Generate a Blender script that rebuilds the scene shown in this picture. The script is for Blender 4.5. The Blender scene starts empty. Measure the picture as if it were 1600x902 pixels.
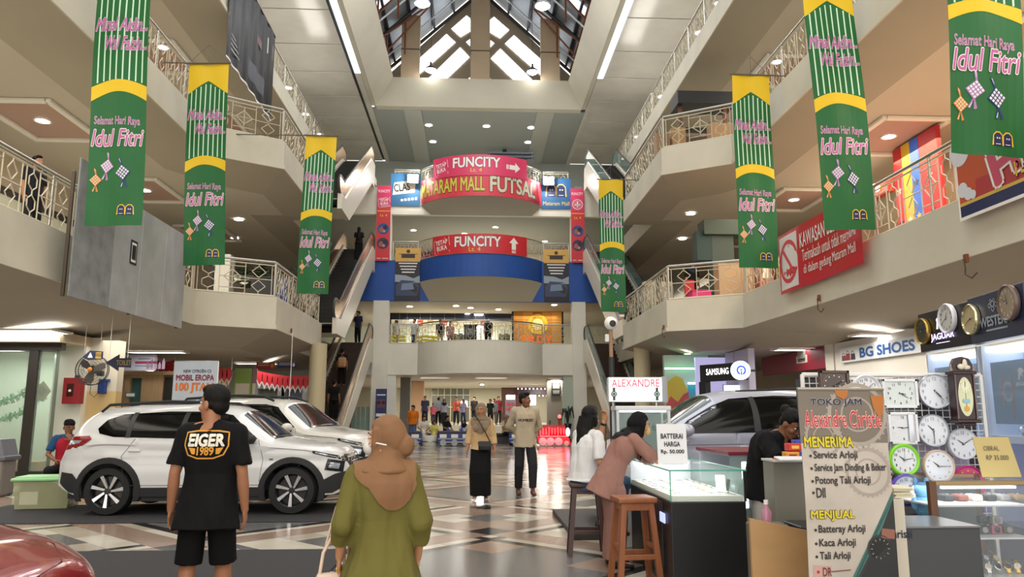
import bpy, bmesh, math, random
from mathutils import Vector, Matrix, noise
S = bpy.context.scene
C = S.collection
R = math.radians
PI = math.pi
random.seed(7)

# ---------------------------------------------------------------- camera
FPX = 1180.0
PITCH, YAW, EYE = R(9.33), R(2.9), 1.5
cam_data = bpy.data.cameras.new('camera')
cam_data.sensor_width = 36.0
cam_data.lens = 36.0 * FPX / 1600.0
cam_data.clip_start = 0.05
cam_data.clip_end = 300
cam = bpy.data.objects.new('camera', cam_data)
C.objects.link(cam)
cam.location = (0, 0, EYE)
cam.rotation_euler = (R(90) + PITCH, 0, -YAW)
S.camera = cam

# ---------------------------------------------------------------- colour management, world
S.view_settings.view_transform = 'Standard'
S.view_settings.look = 'None'
S.view_settings.gamma = 1.0
S.view_settings.use_curve_mapping = False
S.view_settings.exposure = 0.75
W = bpy.data.worlds.new('daylight')
S.world = W
W.use_nodes = True
bgn = W.node_tree.nodes['Background']
bgn.inputs['Color'].default_value = (1.0, 0.955, 0.88, 1)
bgn.inputs['Strength'].default_value = 1.65

def area(name, loc, sx, sy, power, color=(1, .93, .82), rot=(0, 0, 0), spread=180):
    l = bpy.data.lights.new(name, 'AREA')
    l.shape = 'RECTANGLE'; l.size = sx; l.size_y = sy
    l.energy = power; l.color = color; l.spread = R(spread)
    o = bpy.data.objects.new(name, l); C.objects.link(o)
    o.location = loc; o.rotation_euler = rot
    return o

# light falling through the glazed ridge and from the rows of lamps under each gallery
area('skylight_glow', (0.3, 20, 20.6), 8, 36, 1300, (.95, .97, 1.0))
for s in (-1, 1):
    area('gallery_lamps', (s * 9.3, 13, 3.38), 1.0, 20, 230, spread=150)
    area('ceiling_fill', (s * 8.3, 25, 15.7), 1.0, 26, 230, (1, .95, .86), (R(180), 0, 0))  # unseen upward fill, added to brighten the top ceiling
    area('gallery_lamps', (s * 9.3, 14, 8.3), 2.0, 22, 400, (1, .91, .79))
    area('gallery_lamps', (s * 10, 20, 13.0), 2.0, 26, 260, (1, .91, .8))
for hx in (-4, .4, 4.8):
    for hy in (44, 49, 54, 59): area('hall_lamps', (hx, hy, 3.35), .5, .5, 95)
area('hall_lamps', (0.4, 46, 7.1), 9, 6, 240)
area('hall_lamps', (0.4, 46, 12.0), 9, 6, 380)
area('hall_lamps', (0.4, 45, 18.2), 9, 6, 300)

# ---------------------------------------------------------------- pixel helpers (photo pixel -> point at a given depth)
_sp, _cp, _sy, _cy = math.sin(PITCH), math.cos(PITCH), math.sin(YAW), math.cos(YAW)
_fw = Vector((_sy * _cp, _cy * _cp, _sp)); _rt = Vector((_cy, -_sy, 0)); _up = Vector((-_sy * _sp, -_cy * _sp, _cp))
def ray(px, py): return _fw * FPX + _rt * (px - 800) + _up * (451 - py)
def PY(px, py, Y):
    d = ray(px, py); t = Y / d.y
    return Vector((d.x * t, Y, EYE + d.z * t))
def PZ(px, py, Z):
    d = ray(px, py); t = (Z - EYE) / d.z
    return Vector((d.x * t, d.y * t, Z))
def PX(px, py, X):
    d = ray(px, py); t = X / d.x
    return Vector((X, d.y * t, EYE + d.z * t))

# ---------------------------------------------------------------- materials
MATS = {}
def mat(name, col, rough=0.55, metal=0.0, emit=0.0, ecol=None, alpha=1.0, trans=0.0, noise_amt=0.0, nscale=6.0,
        bump=0.0, bscale=40.0, coat=0.0, spec=0.5, stretch=None):
    if name in MATS: return MATS[name]
    m = bpy.data.materials.new(name); m.use_nodes = True
    nt = m.node_tree; b = nt.nodes['Principled BSDF']
    b.inputs['Base Color'].default_value = (*col, 1)
    b.inputs['Roughness'].default_value = rough
    b.inputs['Metallic'].default_value = metal
    b.inputs['Specular IOR Level'].default_value = spec
    if coat: b.inputs['Coat Weight'].default_value = coat; b.inputs['Coat Roughness'].default_value = 0.05
    if alpha < 1: b.inputs['Alpha'].default_value = alpha
    if trans: b.inputs['Transmission Weight'].default_value = trans
    if emit:
        b.inputs['Emission Color'].default_value = (*(ecol or col), 1)
        b.inputs['Emission Strength'].default_value = emit
    if noise_amt or bump:
        tc = nt.nodes.new('ShaderNodeTexCoord'); src = tc.outputs['Object']
        if stretch:
            mp = nt.nodes.new('ShaderNodeMapping'); mp.inputs['Scale'].default_value = stretch
            nt.links.new(src, mp.inputs['Vector']); src = mp.outputs['Vector']
    if noise_amt:
        n = nt.nodes.new('ShaderNodeTexNoise'); n.inputs['Scale'].default_value = nscale; n.inputs['Detail'].default_value = 5
        nt.links.new(src, n.inputs['Vector'])
        r = nt.nodes.new('ShaderNodeMapRange')
        r.inputs['From Min'].default_value = .3; r.inputs['From Max'].default_value = .7
        r.inputs['To Min'].default_value = 1 - noise_amt; r.inputs['To Max'].default_value = 1 + noise_amt * .5
        nt.links.new(n.outputs['Fac'], r.inputs['Value'])
        mx = nt.nodes.new('ShaderNodeVectorMath'); mx.operation = 'SCALE'
        mx.inputs[0].default_value = col
        nt.links.new(r.outputs['Result'], mx.inputs['Scale'])
        nt.links.new(mx.outputs['Vector'], b.inputs['Base Color'])
    if bump:
        n2 = nt.nodes.new('ShaderNodeTexNoise'); n2.inputs['Scale'].default_value = bscale; n2.inputs['Detail'].default_value = 3
        nt.links.new(src, n2.inputs['Vector'])
        bp = nt.nodes.new('ShaderNodeBump'); bp.inputs['Strength'].default_value = bump; bp.inputs['Distance'].default_value = .01
        nt.links.new(n2.outputs['Fac'], bp.inputs['Height'])
        nt.links.new(bp.outputs['Normal'], b.inputs['Normal'])
    MATS[name] = m
    return m

def glass(name, tint, alpha, rough=0.02):
    return mat(name, tint, rough, 0, alpha=alpha, spec=0.6)

def rgb(h):
    h = h.lstrip('#'); c = [int(h[i:i + 2], 16) / 255 for i in (0, 2, 4)]
    return tuple(x / 12.92 if x <= .04045 else ((x + .055) / 1.055) ** 2.4 for x in c)

def M_(hexcol, rough=.55, **k):
    return mat('paint_%s_%d_%s' % (hexcol.strip('#'), int(rough * 100), '_'.join('%s%s' % (a, v) for a, v in k.items())), rgb(hexcol), rough, **k)

# ---------------------------------------------------------------- mesh builder
class MB:
    def __init__(self): self.v = []; self.f = []; self.m = []
    def add(self, vs, fs, mi=0, M=None):
        o = len(self.v)
        self.v += [tuple(M @ Vector(p)) if M else tuple(p) for p in vs]
        self.f += [tuple(i + o for i in f) for f in fs]
        self.m += [mi] * len(fs)
        return self
    def box(self, c, s, mi=0, rot=None, M=None, taper=None):
        hx, hy, hz = s[0] / 2, s[1] / 2, s[2] / 2
        vs = [Vector((x * hx * (taper if (taper and z > 0) else 1), y * hy * (taper if (taper and z > 0) else 1), z * hz)) for z in (-1, 1) for y in (-1, 1) for x in (-1, 1)]
        if rot: vs = [rot @ p for p in vs]
        vs = [p + Vector(c) for p in vs]
        return self.add(vs, [(0, 2, 3, 1), (4, 5, 7, 6), (0, 1, 5, 4), (2, 6, 7, 3), (0, 4, 6, 2), (1, 3, 7, 5)], mi, M)
    def bb(self, a, b, mi=0):
        return self.box([(p + q) / 2 for p, q in zip(a, b)], [abs(q - p) for p, q in zip(a, b)], mi)
    def rbox(self, c, s, r=.01, mi=0, rot=None, seg=2):
        bm = bmesh.new(); bmesh.ops.create_cube(bm, size=1)
        for v in bm.verts: v.co = Vector((v.co.x * s[0], v.co.y * s[1], v.co.z * s[2]))
        bmesh.ops.bevel(bm, geom=bm.edges[:], offset=min(r, min(s) * .49), segments=seg, profile=.5, affect='EDGES')
        vs = [v.co.copy() for v in bm.verts]; idx = {v: i for i, v in enumerate(bm.verts)}
        fs = [tuple(idx[v] for v in f.verts) for f in bm.faces]; bm.free()
        if rot: vs = [rot @ p for p in vs]
        return self.add([p + Vector(c) for p in vs], fs, mi)
    def cyl(self, p0, p1, r0, r1=None, n=12, mi=0, caps=True):
        r1 = r0 if r1 is None else r1
        p0, p1 = Vector(p0), Vector(p1); d = (p1 - p0)
        q = d.to_track_quat('Z', 'Y').to_matrix() if d.length > 1e-9 else Matrix.Identity(3)
        vs = []
        for p, r in ((p0, r0), (p1, r1)):
            for i in range(n):
                a = 2 * PI * i / n
                vs.append(p + q @ Vector((r * math.cos(a), r * math.sin(a), 0)))
        fs = [(i, (i + 1) % n, n + (i + 1) % n, n + i) for i in range(n)]
        if caps: fs += [tuple(range(n))[::-1], tuple(range(n, 2 * n))]
        return self.add(vs, fs, mi)
    def tube(self, pts, r, n=8, mi=0, closed=False):
        pts = [Vector(p) for p in pts]; k = len(pts); vs = []; rr = r if isinstance(r, (list, tuple)) else [r] * k
        up = Vector((0, 0, 1)); prev = None
        for i, p in enumerate(pts):
            a = pts[(i - 1) % k] if (closed or i > 0) else p; b = pts[(i + 1) % k] if (closed or i < k - 1) else p
            d = (b - a).normalized()
            x = d.cross(up if prev is None else prev)
            if x.length < 1e-4: x = d.cross(Vector((1, 0, 0)))
            x.normalize(); y = x.cross(d).normalized(); prev = y
            for j in range(n):
                t = 2 * PI * j / n
                vs.append(p + (x * math.cos(t) + y * math.sin(t)) * rr[i])
        fs = []
        for i in range(k if closed else k - 1):
            for j in range(n):
                a, b = i * n + j, i * n + (j + 1) % n
                c, d2 = ((i + 1) % k) * n + (j + 1) % n, ((i + 1) % k) * n + j
                fs.append((a, b, c, d2))
        if not closed: fs += [tuple(range(n))[::-1], tuple(range((k - 1) * n, k * n))]
        return self.add(vs, fs, mi)
    def lathe(self, prof, n=24, mi=0, M=None, caps=True):
        vs = []; k = len(prof)
        for r, z in prof:
            for j in range(n):
                a = 2 * PI * j / n; vs.append(Vector((r * math.cos(a), r * math.sin(a), z)))
        fs = [(i * n + j, i * n + (j + 1) % n, (i + 1) * n + (j + 1) % n, (i + 1) * n + j) for i in range(k - 1) for j in range(n)]
        if caps and prof[0][0] > 1e-5: fs.append(tuple(range(n))[::-1])
        if caps and prof[-1][0] > 1e-5: fs.append(tuple(range((k - 1) * n, k * n)))
        return self.add(vs, fs, mi, M)
    def prism(self, poly, d0, d1, mi=0, M=None):
        """2-D polygon (x, z) extruded along y from d0 to d1"""
        n = len(poly)
        a = sum(poly[i][0] * poly[(i + 1) % n][1] - poly[(i + 1) % n][0] * poly[i][1] for i in range(n))
        if a < 0: poly = poly[::-1]
        if d0 > d1: d0, d1 = d1, d0
        vs = [(x, d0, z) for x, z in poly] + [(x, d1, z) for x, z in poly]
        fs = [tuple(range(n)), tuple(range(n, 2 * n))[::-1]] + [((i + 1) % n, i, n + i, n + (i + 1) % n) for i in range(n)]
        return self.add(vs, fs, mi, M)
    def ell(self, c, r, n=16, k=10, mi=0, rot=None):
        vs = []; c = Vector(c)
        for i in range(k + 1):
            t = PI * i / k
            for j in range(n):
                a = 2 * PI * j / n
                p = Vector((r[0] * math.sin(t) * math.cos(a), r[1] * math.sin(t) * math.sin(a), -r[2] * math.cos(t)))
                vs.append(c + (rot @ p if rot else p))
        fs = [(i * n + j, i * n + (j + 1) % n, (i + 1) * n + (j + 1) % n, (i + 1) * n + j) for i in range(k) for j in range(n)]
        return self.add(vs, fs, mi)
    def loft(self, rings, mi=0, cap=True):
        n = len(rings[0]); vs = [p for r in rings for p in r]; k = len(rings)
        fs = [(i * n + j, i * n + (j + 1) % n, (i + 1) * n + (j + 1) % n, (i + 1) * n + j) for i in range(k - 1) for j in range(n)]
        if cap: fs += [tuple(range(n))[::-1], tuple(range((k - 1) * n, k * n))]
        return self.add(vs, fs, mi)
    def quad(self, a, b, c, d, mi=0): return self.add([a, b, c, d], [(0, 1, 2, 3)], mi)
    def mesh(self, name):
        me = bpy.data.meshes.new(name); me.from_pydata(self.v, [], self.f)
        me.polygons.foreach_set('material_index', self.m)
        return me
    def build(self, name, mats, parent=None, smooth=None, weld=False, M=None):
        me = self.mesh(name)
        if weld or smooth:
            bm = bmesh.new(); bm.from_mesh(me)
            bmesh.ops.remove_doubles(bm, verts=bm.verts, dist=1e-5)
            bmesh.ops.recalc_face_normals(bm, faces=bm.faces); bm.to_mesh(me); bm.free()
        if smooth:
            me.shade_smooth(); me.set_sharp_from_angle(angle=R(smooth))
        for m in (mats if isinstance(mats, (list, tuple)) else [mats]): me.materials.append(m)
        o = bpy.data.objects.new(name, me); C.objects.link(o)
        if parent: o.parent = parent
        if M: o.matrix_local = M
        return o

def thing(name, label, cat, loc=(0, 0, 0), rz=0, group=None, M=None):
    o = bpy.data.objects.new(name, None); C.objects.link(o); o.empty_display_size = .1
    o.location = loc; o.rotation_euler = (0, 0, rz)
    if M is not None: o.matrix_world = M
    o['label'] = label; o['category'] = cat
    if group: o['group'] = group
    return o
def tag(o, label, cat, group=None):
    o['label'] = label; o['category'] = cat
    if group: o['group'] = group
    return o
def struct(o):
    o['kind'] = 'structure'; return o
def dup(root, label=None, loc=None, rz=None, group=None):
    def cp(o, par):
        c = o.copy(); C.objects.link(c)
        if par: c.parent = par
        for ch in o.children: cp(ch, c)
        return c
    r = cp(root, None)
    if label: r['label'] = label
    if loc is not None: r.location = loc
    if rz is not None: r.rotation_euler = (0, 0, rz)
    if group: r['group'] = group
    return r

# ---------------------------------------------------------------- lettering and flat graphics
_txt = {}
def text2d(body, bold=0.0, shear=0.0, spacing=1.0, align='CENTER', res=3):
    k = (body, bold, shear, spacing, align)
    if k not in _txt:
        cu = bpy.data.curves.new('t', 'FONT'); cu.body = body; cu.size = 1; cu.offset = bold; cu.shear = shear
        cu.space_character = spacing; cu.align_x = align; cu.resolution_u = res; cu.space_line = .95
        o = bpy.data.objects.new('t', cu); me = bpy.data.meshes.new_from_object(o)
        vs = [(v.co.x, v.co.y) for v in me.vertices]; fs = [tuple(p.vertices) for p in me.polygons]
        bpy.data.objects.remove(o); bpy.data.curves.remove(cu); bpy.data.meshes.remove(me)
        _txt[k] = (vs, fs)
    return _txt[k]

class Sheet:
    """Flat graphic: named layers, each a list of shapes in (u right, v up) metres on the plane; deform maps (u, v, lift) -> point."""
    def __init__(self, deform=None): self.parts = {}; self.d = deform or (lambda u, v, l: (u, -l, v)); self.mats = {}
    def _put(self, part, m, vs, fs, lift):
        mb, ms = self.parts.setdefault(part, (MB(), []))
        if m not in ms: ms.append(m)
        mb.add([self.d(u, v, lift) for u, v in vs], fs, ms.index(m))
    def poly(self, part, m, pts, lift=.002):
        n = len(pts)
        a = sum(pts[i][0] * pts[(i + 1) % n][1] - pts[(i + 1) % n][0] * pts[i][1] for i in range(n))
        if a < 0: pts = pts[::-1]
        self._put(part, m, pts, [tuple(range(n))], lift)
    def rect(self, part, m, u0, v0, u1, v1, lift=.002, nu=1, nv=1):
        vs = [(u0 + (u1 - u0) * i / nu, v0 + (v1 - v0) * j / nv) for j in range(nv + 1) for i in range(nu + 1)]
        fs = [(j * (nu + 1) + i, j * (nu + 1) + i + 1, (j + 1) * (nu + 1) + i + 1, (j + 1) * (nu + 1) + i) for j in range(nv) for i in range(nu)]
        self._put(part, m, vs, fs, lift)
    def frame(self, part, m, u0, v0, u1, v1, w, lift=.002):
        for a in ((u0, v0, u1, v0 + w), (u0, v1 - w, u1, v1), (u0, v0 + w, u0 + w, v1 - w), (u1 - w, v0 + w, u1, v1 - w)): self.rect(part, m, *a, lift)
    def disc(self, part, m, u, v, r, lift=.002, n=28, ry=None, a0=0, a1=360):
        ry = ry or r
        full = abs(a1 - a0 - 360) < 1e-6
        k = n if full else n + 1
        self.poly(part, m, [(u + r * math.cos(R(a0 + (a1 - a0) * i / n)), v + ry * math.sin(R(a0 + (a1 - a0) * i / n))) for i in range(k)], lift)
    def ring(self, part, m, u, v, r0, r1, lift=.002, n=32, a0=0, a1=360, k=1.0):
        vs = []
        for i in range(n + 1):
            a = R(a0 + (a1 - a0) * i / n); c, s = math.cos(a), math.sin(a)
            vs += [(u + r0 * c, v + r0 * s * k), (u + r1 * c, v + r1 * s * k)]
        self._put(part, m, vs, [(2 * i, 2 * i + 1, 2 * i + 3, 2 * i + 2) for i in range(n)], lift)
    def line(self, part, m, a, b, w, lift=.002):
        a, b = Vector((*a, 0)), Vector((*b, 0)); d = (b - a).normalized() * (w / 2); p = Vector((-d.y, d.x, 0))
        self.poly(part, m, [tuple((a - p).xy), tuple((b - p).xy), tuple((b + p).xy), tuple((a + p).xy)], lift)
    def text(self, part, m, body, u, v, w=None, h=None, bold=.0, shear=0, rot=0, lift=.004, spacing=1, outline=None, ow=.03, align='C', arc=None):
        vs, fs = text2d(body, 0, shear, spacing)
        if not vs: return
        x0, x1 = min(p[0] for p in vs), max(p[0] for p in vs); y0, y1 = min(p[1] for p in vs), max(p[1] for p in vs)
        sx = (w / (x1 - x0)) if w else None; sy = (h / (y1 - y0)) if h else None
        sx = sx or sy; sy = sy or sx
        ax = {'C': (x0 + x1) / 2, 'L': x0, 'R': x1}[align]; c, s = math.cos(R(rot)), math.sin(R(rot))
        def go(mm, rad, lf):
            # weight comes from overlaid copies shifted round a small circle
            for q in range(8 if rad > 0 else 1):
                dx, dy = rad * math.cos(q * PI / 4), rad * math.sin(q * PI / 4)
                if rad <= 0: dx = dy = 0
                out = []
                for p in vs:
                    x, y = (p[0] + dx - ax) * sx, (p[1] + dy - (y0 + y1) / 2) * sy
                    if arc: y += arc * (x / (w or 1)) ** 2
                    out.append((u + x * c - y * s, v + x * s + y * c))
                self._put(part, mm, out, fs, lf + q * 1.2e-4)
        if outline: go(outline, max(bold, 0) + ow, lift - .0015)
        go(m, bold, lift)
    def build(self, parent, M=None):
        out = []
        for part, (mb, ms) in self.parts.items():
            o = mb.build(part, ms, parent)
            if M: o.matrix_local = M
            out.append(o)
        return out

def sign(name, label, cat, M, w, h, t, mback, group=None, edge=None, panel='panel'):
    """board in local x (right) z (up), front towards -y; origin at its centre"""
    o = thing(name, label, cat, M=M, group=group)
    MB().rbox((0, t / 2, 0), (w, t, h), min(.006, t * .3)).build(panel, mback, o)
    return o
def facing(loc, rz=0, rx=0):
    return Matrix.Translation(Vector(loc)) @ Matrix.Rotation(rz, 4, 'Z') @ Matrix.Rotation(rx, 4, 'X')

# ---------------------------------------------------------------- baking modifiers into one surface
_tmp = bpy.data.scenes.new('bake'); _vl = _tmp.view_layers[0]
def fused(mb, voxel, smooth_it=4, fold=0, fscale=(9, 9, 3), name='skin', decimate=None, seed=0):
    me = mb.mesh(name)
    bm = bmesh.new(); bm.from_mesh(me); bmesh.ops.remove_doubles(bm, verts=bm.verts, dist=1e-6)
    bmesh.ops.recalc_face_normals(bm, faces=bm.faces); bm.to_mesh(me); bm.free()
    o = bpy.data.objects.new(name, me); _tmp.collection.objects.link(o)
    r = o.modifiers.new('r', 'REMESH'); r.mode = 'VOXEL'; r.voxel_size = voxel
    if smooth_it:
        s = o.modifiers.new('s', 'SMOOTH'); s.factor = .5; s.iterations = smooth_it
    if decimate:
        d = o.modifiers.new('d', 'DECIMATE'); d.ratio = decimate
    _vl.update()
    dg = _vl.depsgraph; dg.update()
    out = bpy.data.meshes.new_from_object(o.evaluated_get(dg))
    bpy.data.objects.remove(o); bpy.data.meshes.remove(me)
    if fold:
        nv = len(out.vertices); co = [0.0] * (3 * nv); no = [0.0] * (3 * nv)
        out.vertices.foreach_get('co', co); out.vertices.foreach_get('normal', no)
        for i in range(0, 3 * nv, 3):
            p = Vector((co[i] * fscale[0] + seed, co[i + 1] * fscale[1], co[i + 2] * fscale[2]))
            d = noise.noise(p) * fold + noise.noise(p * 2.3) * fold * .4
            co[i] += no[i] * d; co[i + 1] += no[i + 1] * d; co[i + 2] += no[i + 2] * d
        out.vertices.foreach_set('co', co)
    out.shade_smooth(); out.name = name
    return out
def put(me, name, mats, parent):
    o = bpy.data.objects.new(name, me); C.objects.link(o); o.parent = parent
    me.materials.clear()
    for m in (mats if isinstance(mats, (list, tuple)) else [mats]): me.materials.append(m)
    return o
# ================================================================ LARGE STRUCTURE
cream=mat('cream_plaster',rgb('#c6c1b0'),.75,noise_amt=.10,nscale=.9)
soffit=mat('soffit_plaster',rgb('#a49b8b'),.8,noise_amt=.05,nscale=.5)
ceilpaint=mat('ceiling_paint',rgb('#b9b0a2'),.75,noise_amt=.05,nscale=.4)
warmwall=mat('warm_wall',rgb('#cdbfa6'),.8,noise_amt=.05,nscale=.7)
white_wall=mat('white_wall',rgb('#d9d7cd'),.7,noise_amt=.05,nscale=.8)
trimwhite=mat('white_moulding',rgb('#dcd8d0'),.5)
pinktray=mat('pink_tray',rgb('#ab8d82'),.7)
shinygrey=mat('glossy_grey_panel',rgb('#b3b0a8'),.16,noise_amt=.10,nscale=.7,bump=.5,bscale=.8,spec=.7)
steel=mat('brushed_steel',rgb('#b9b6ae'),.28,.9)
ironpaint=mat('ivory_iron',rgb('#c3bba6'),.45,.2)
bluepaint=mat('blue_fascia_paint',rgb('#1d4d9b'),.6,noise_amt=.1,nscale=.8)
darkgap=mat('dark_gap',rgb('#3a3834'),.8)
lampwhite=mat('lamp_white',(1,.97,.9),.5,emit=14,ecol=(1,.96,.9))
tubewhite=mat('tube_white',(1,.98,.95),.5,emit=5,ecol=(1,.98,.95))
daylit=mat('daylit_glass',(1,1,1),.4,emit=4.0,ecol=(.96,.98,1))
black=mat('black_matte',(.012,.012,.013),.6)
chrome=mat('chrome',(.75,.75,.75),.08,1)
redsat=mat('red_print',rgb('#c92b35'),.45)
pinkprint=mat('pink_print',rgb('#cf2a5e'),.45)
whiteprint=mat('white_print',rgb('#e6e2de'),.5)
yellowprint=mat('yellow_print',rgb('#e0bc1e'),.5)
navyprint=mat('navy_print',rgb('#16224f'),.5)
blackprint=mat('black_print',rgb('#17171a'),.5)
woodlt=mat('light_wood',rgb('#a98b66'),.55,noise_amt=.15,nscale=3,stretch=(6,6,.6))
def plan(mb,poly,z0,z1,mi=0):
 n=len(poly)
 a=sum(poly[i][0]*poly[(i+1)%n][1]-poly[(i+1)%n][0]*poly[i][1]for i in range(n))
 if a<0:poly=poly[::-1]
 vs=[(x,y,z0)for x,y in poly]+[(x,y,z1)for x,y in poly]
 mb.add(vs,[tuple(range(n))[::-1],tuple(range(n,2*n))]+[(i,(i+1)%n,n+(i+1)%n,n+i)for i in range(n)],mi)
def offset_path(p,d):
 out=[]
 for i in range(len(p)):
  a=Vector(p[max(i-1,0)]);b=Vector(p[i]);c=Vector(p[min(i+1,len(p)-1)])
  d1=(b-a).normalized()if i>0 else(c-b).normalized();d2=(c-b).normalized()if i<len(p)-1 else d1
  n1=Vector((-d1.y,d1.x));n2=Vector((-d2.y,d2.x));m=(n1+n2).normalized()
  out.append(tuple(b+m*(d/max(.3,m.dot(n1)))))
 return out
def ribbon(mb,p,q,z0,z1,mi=0):
 n=len(p)
 mb.add([(x,y,z0)for x,y in p]+[(x,y,z1)for x,y in q],[(i,i+1,n+i+1,n+i)for i in range(n-1)],mi)
tile=lambda n,c,r=.17:mat(n,rgb(c),r,noise_amt=.14,nscale=1.7,spec=.4)
fm=[tile('marble_cream','#c6c1b2'),tile('marble_pink','#957f71'),tile('marble_black','#2a2a2b'),tile('marble_grey','#6a6a6a'),tile('marble_beige','#b3aa9a')]
mb=MB()
P0=4.95
hc=[0,.06,.134,.224,.255,.285,.40,.5]
cuts=[-c for c in hc[:0:-1]]+hc
X0,Y0=.22,11.3
def fcol(i,j,a,b):
 ku,kw=(i-7 if i>6 else 6-i),(j-7 if j>6 else 6-j)
 lo,hi=min(ku,kw),max(ku,kw);same=(i>6)==(j>6)
 if lo==hi==2:return 2
 if 4 in(ku,kw):return 1 if 2 in(ku,kw)else 2
 if 2 in(ku,kw):return 1
 if hi==0:return 3
 if hi==1:return 1 if same else 0
 if lo==6:return 3
 if lo>=5:return 3 if hi==6 else 1
 if hi==6 and lo==0:return 3
 return 4 if hi>=5 and(ku+a+b)%2 else 0
q2=1/math.sqrt(2)
for a in range(-9,13):
 for b in range(-9,13):
  cx,cy=X0+(a-b)*P0*q2,Y0+(a+b)*P0*q2
  if abs(cx)>18 or cy<-9 or cy>66:continue
  for i in range(14):
   for j in range(14):
    pts=[]
    for(s,t)in((cuts[i],cuts[j]),(cuts[i+1],cuts[j]),(cuts[i+1],cuts[j+1]),(cuts[i],cuts[j+1])):
     u,w=(a+s)*P0,(b+t)*P0
     pts.append((X0+(u-w)*q2,Y0+(u+w)*q2,0))
    mb.add(pts,[(0,1,2,3)],fcol(i,j,a,b))
mb.bb((-17.5,-8,-.3),(17.5,68,-.012),4)
struct(mb.build('floor',fm))
PATH2=[(7.75,-5),(7.75,21.2),(5.8,22.3),(5.8,29.0),(7.1,29.0),(7.1,40)]
PATH3=[(7.75,-5),(7.75,21.5),(5.9,22.7),(5.9,29.0),(7.1,29.0),(7.1,40)]
PATH4=[(7.65,-5),(7.65,40)]
INN2=[(11.0,-5),(11.0,19.8),(8.9,23.0),(7.3,23.9),(7.3,27.6),(8.3,27.6),(8.3,40)]
INN3=[(9.3,-5),(9.3,22.3),(8.2,24.0),(7.1,24.9),(7.1,27.6),(8.3,27.6),(8.3,40)]
INN4=[(9.2,-5),(9.2,40)]
def mirror(p,s):return[(x*s,y)for x,y in p]
for s in(-1,1):
 for nm,path,inn,fb,ft,cz in(('second',PATH2,INN2,3.9,4.85,3.45),('third',PATH3,INN3,8.9,9.8,8.72),('fourth',PATH4,INN4,13.6,14.4,13.4)):
  p=mirror(path,s);q=offset_path(p,-.22*s);ii=mirror(inn,s)
  mb=MB()
  ribbon(mb,p,p,fb,ft);ribbon(mb,q,q,fb,ft);ribbon(mb,p,q,ft,ft);ribbon(mb,p,q,fb,fb)
  o1=offset_path(p,.04*s);ribbon(mb,o1,o1,fb,fb+.12);ribbon(mb,o1,p,fb+.12,fb+.12);ribbon(mb,o1,p,fb,fb)
  struct(mb.build('slab_edge',cream))
  mb=MB()
  if len(p)==len(ii):ribbon(mb,p,ii,fb,cz)
  else:
   pp=[p[0],p[1],((p[1][0]+p[2][0])/2,(p[1][1]+p[2][1])/2),p[2],p[3],p[4],p[5]]
   ribbon(mb,pp,ii,fb,cz)
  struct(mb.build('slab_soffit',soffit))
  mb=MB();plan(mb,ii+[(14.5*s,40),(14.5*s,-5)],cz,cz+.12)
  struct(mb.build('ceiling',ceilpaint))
  mb=MB();plan(mb,q+[(14.5*s,40),(14.5*s,-5)],ft-.22,ft-.02)
  struct(mb.build('slab',cream))
 for z0,z1,m in((4.85,8.72,warmwall),(9.8,13.4,warmwall),(14.4,18.5,warmwall)):
  mb=MB();mb.bb((13.2*s,-5,z0),(13.5*s,52,z1));struct(mb.build('wall_'+('right' if s>0 else 'left'),m))
mb=MB();mb.bb((13.5,-5,0),(13.8,62,3.45));struct(mb.build('wall_right',warmwall))
mb=MB();mb.bb((-15.8,-5,0),(-15.5,62,3.45));struct(mb.build('wall_left',white_wall))
for s in(-1,1):
 mb=MB();x,y=(-5.6,27.6)if s<0 else(6.2,27.6)
 mb.cyl((x,y,0),(x,y,3.95),.30,n=28);mb.cyl((x,y,0),(x,y,.12),.34,n=28)
 struct(mb.build('column',mat('column_paint',rgb('#bdb090'),.5),smooth=40))
FY,FX=40.0,.35
def bow(sag=2.0,hw=3.3,n=24):
 r=(hw*hw+sag*sag)/(2*sag);out=[]
 a=math.asin(hw/r)
 for i in range(n+1):
  t=-a+2*a*i/n
  out.append((FX+r*math.sin(t),FY-(r*math.cos(t)-(r-sag))))
 return out
BOW=bow()
def landing(zb,zt,zbb,m,ms):
 mb=MB()
 full=[(-9,FY)]+BOW+[(9,FY)]
 plan(mb,full+[(9,FY+.3),(-9,FY+.3)],zbb,zt)
 if zbb>zb:mb.bb((-9,FY,zb),(9,FY+.3,zbb))
 struct(mb.build('slab_edge',m))
 if zbb>zb or zt>13:
  q=[(FX-2.75+5.5*i/(len(BOW)-1),FY-.01)for i in range(len(BOW))]
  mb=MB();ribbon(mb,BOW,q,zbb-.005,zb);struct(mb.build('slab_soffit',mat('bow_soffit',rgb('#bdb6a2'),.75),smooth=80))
 mb=MB();mb.bb((-14.5,FY+.3,zt-.5),(14.5,62,zt-.02));struct(mb.build('slab',cream))
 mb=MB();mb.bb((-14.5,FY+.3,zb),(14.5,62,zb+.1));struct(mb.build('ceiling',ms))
facade=mat('facade_lit_cream',rgb('#dedacc'),.75,noise_amt=.07,nscale=.9)  # cream lightened in colour so the far facade looks better lit
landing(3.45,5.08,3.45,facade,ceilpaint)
landing(7.36,9.56,8.38,bluepaint,ceilpaint)
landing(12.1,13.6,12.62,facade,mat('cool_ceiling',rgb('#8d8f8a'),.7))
for s in(-1,1):
 for zt in(4.98,9.7,14.0):
  mb=MB();mb.bb((6.0 if s>0 else-5.36,38.9,zt-.35),(7.3*s,FY-.02,zt));struct(mb.build('slab',cream))
for x0,x1 in((-5.32,-4.5),(5.25,5.97)):
 mb=MB();mb.bb((x0,FY-.12,0),(x1,FY+.5,7.36));mb.bb((x0,FY+.02,9.5),(x1,FY+.5,12.15));struct(mb.build('pillar',facade))
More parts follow.
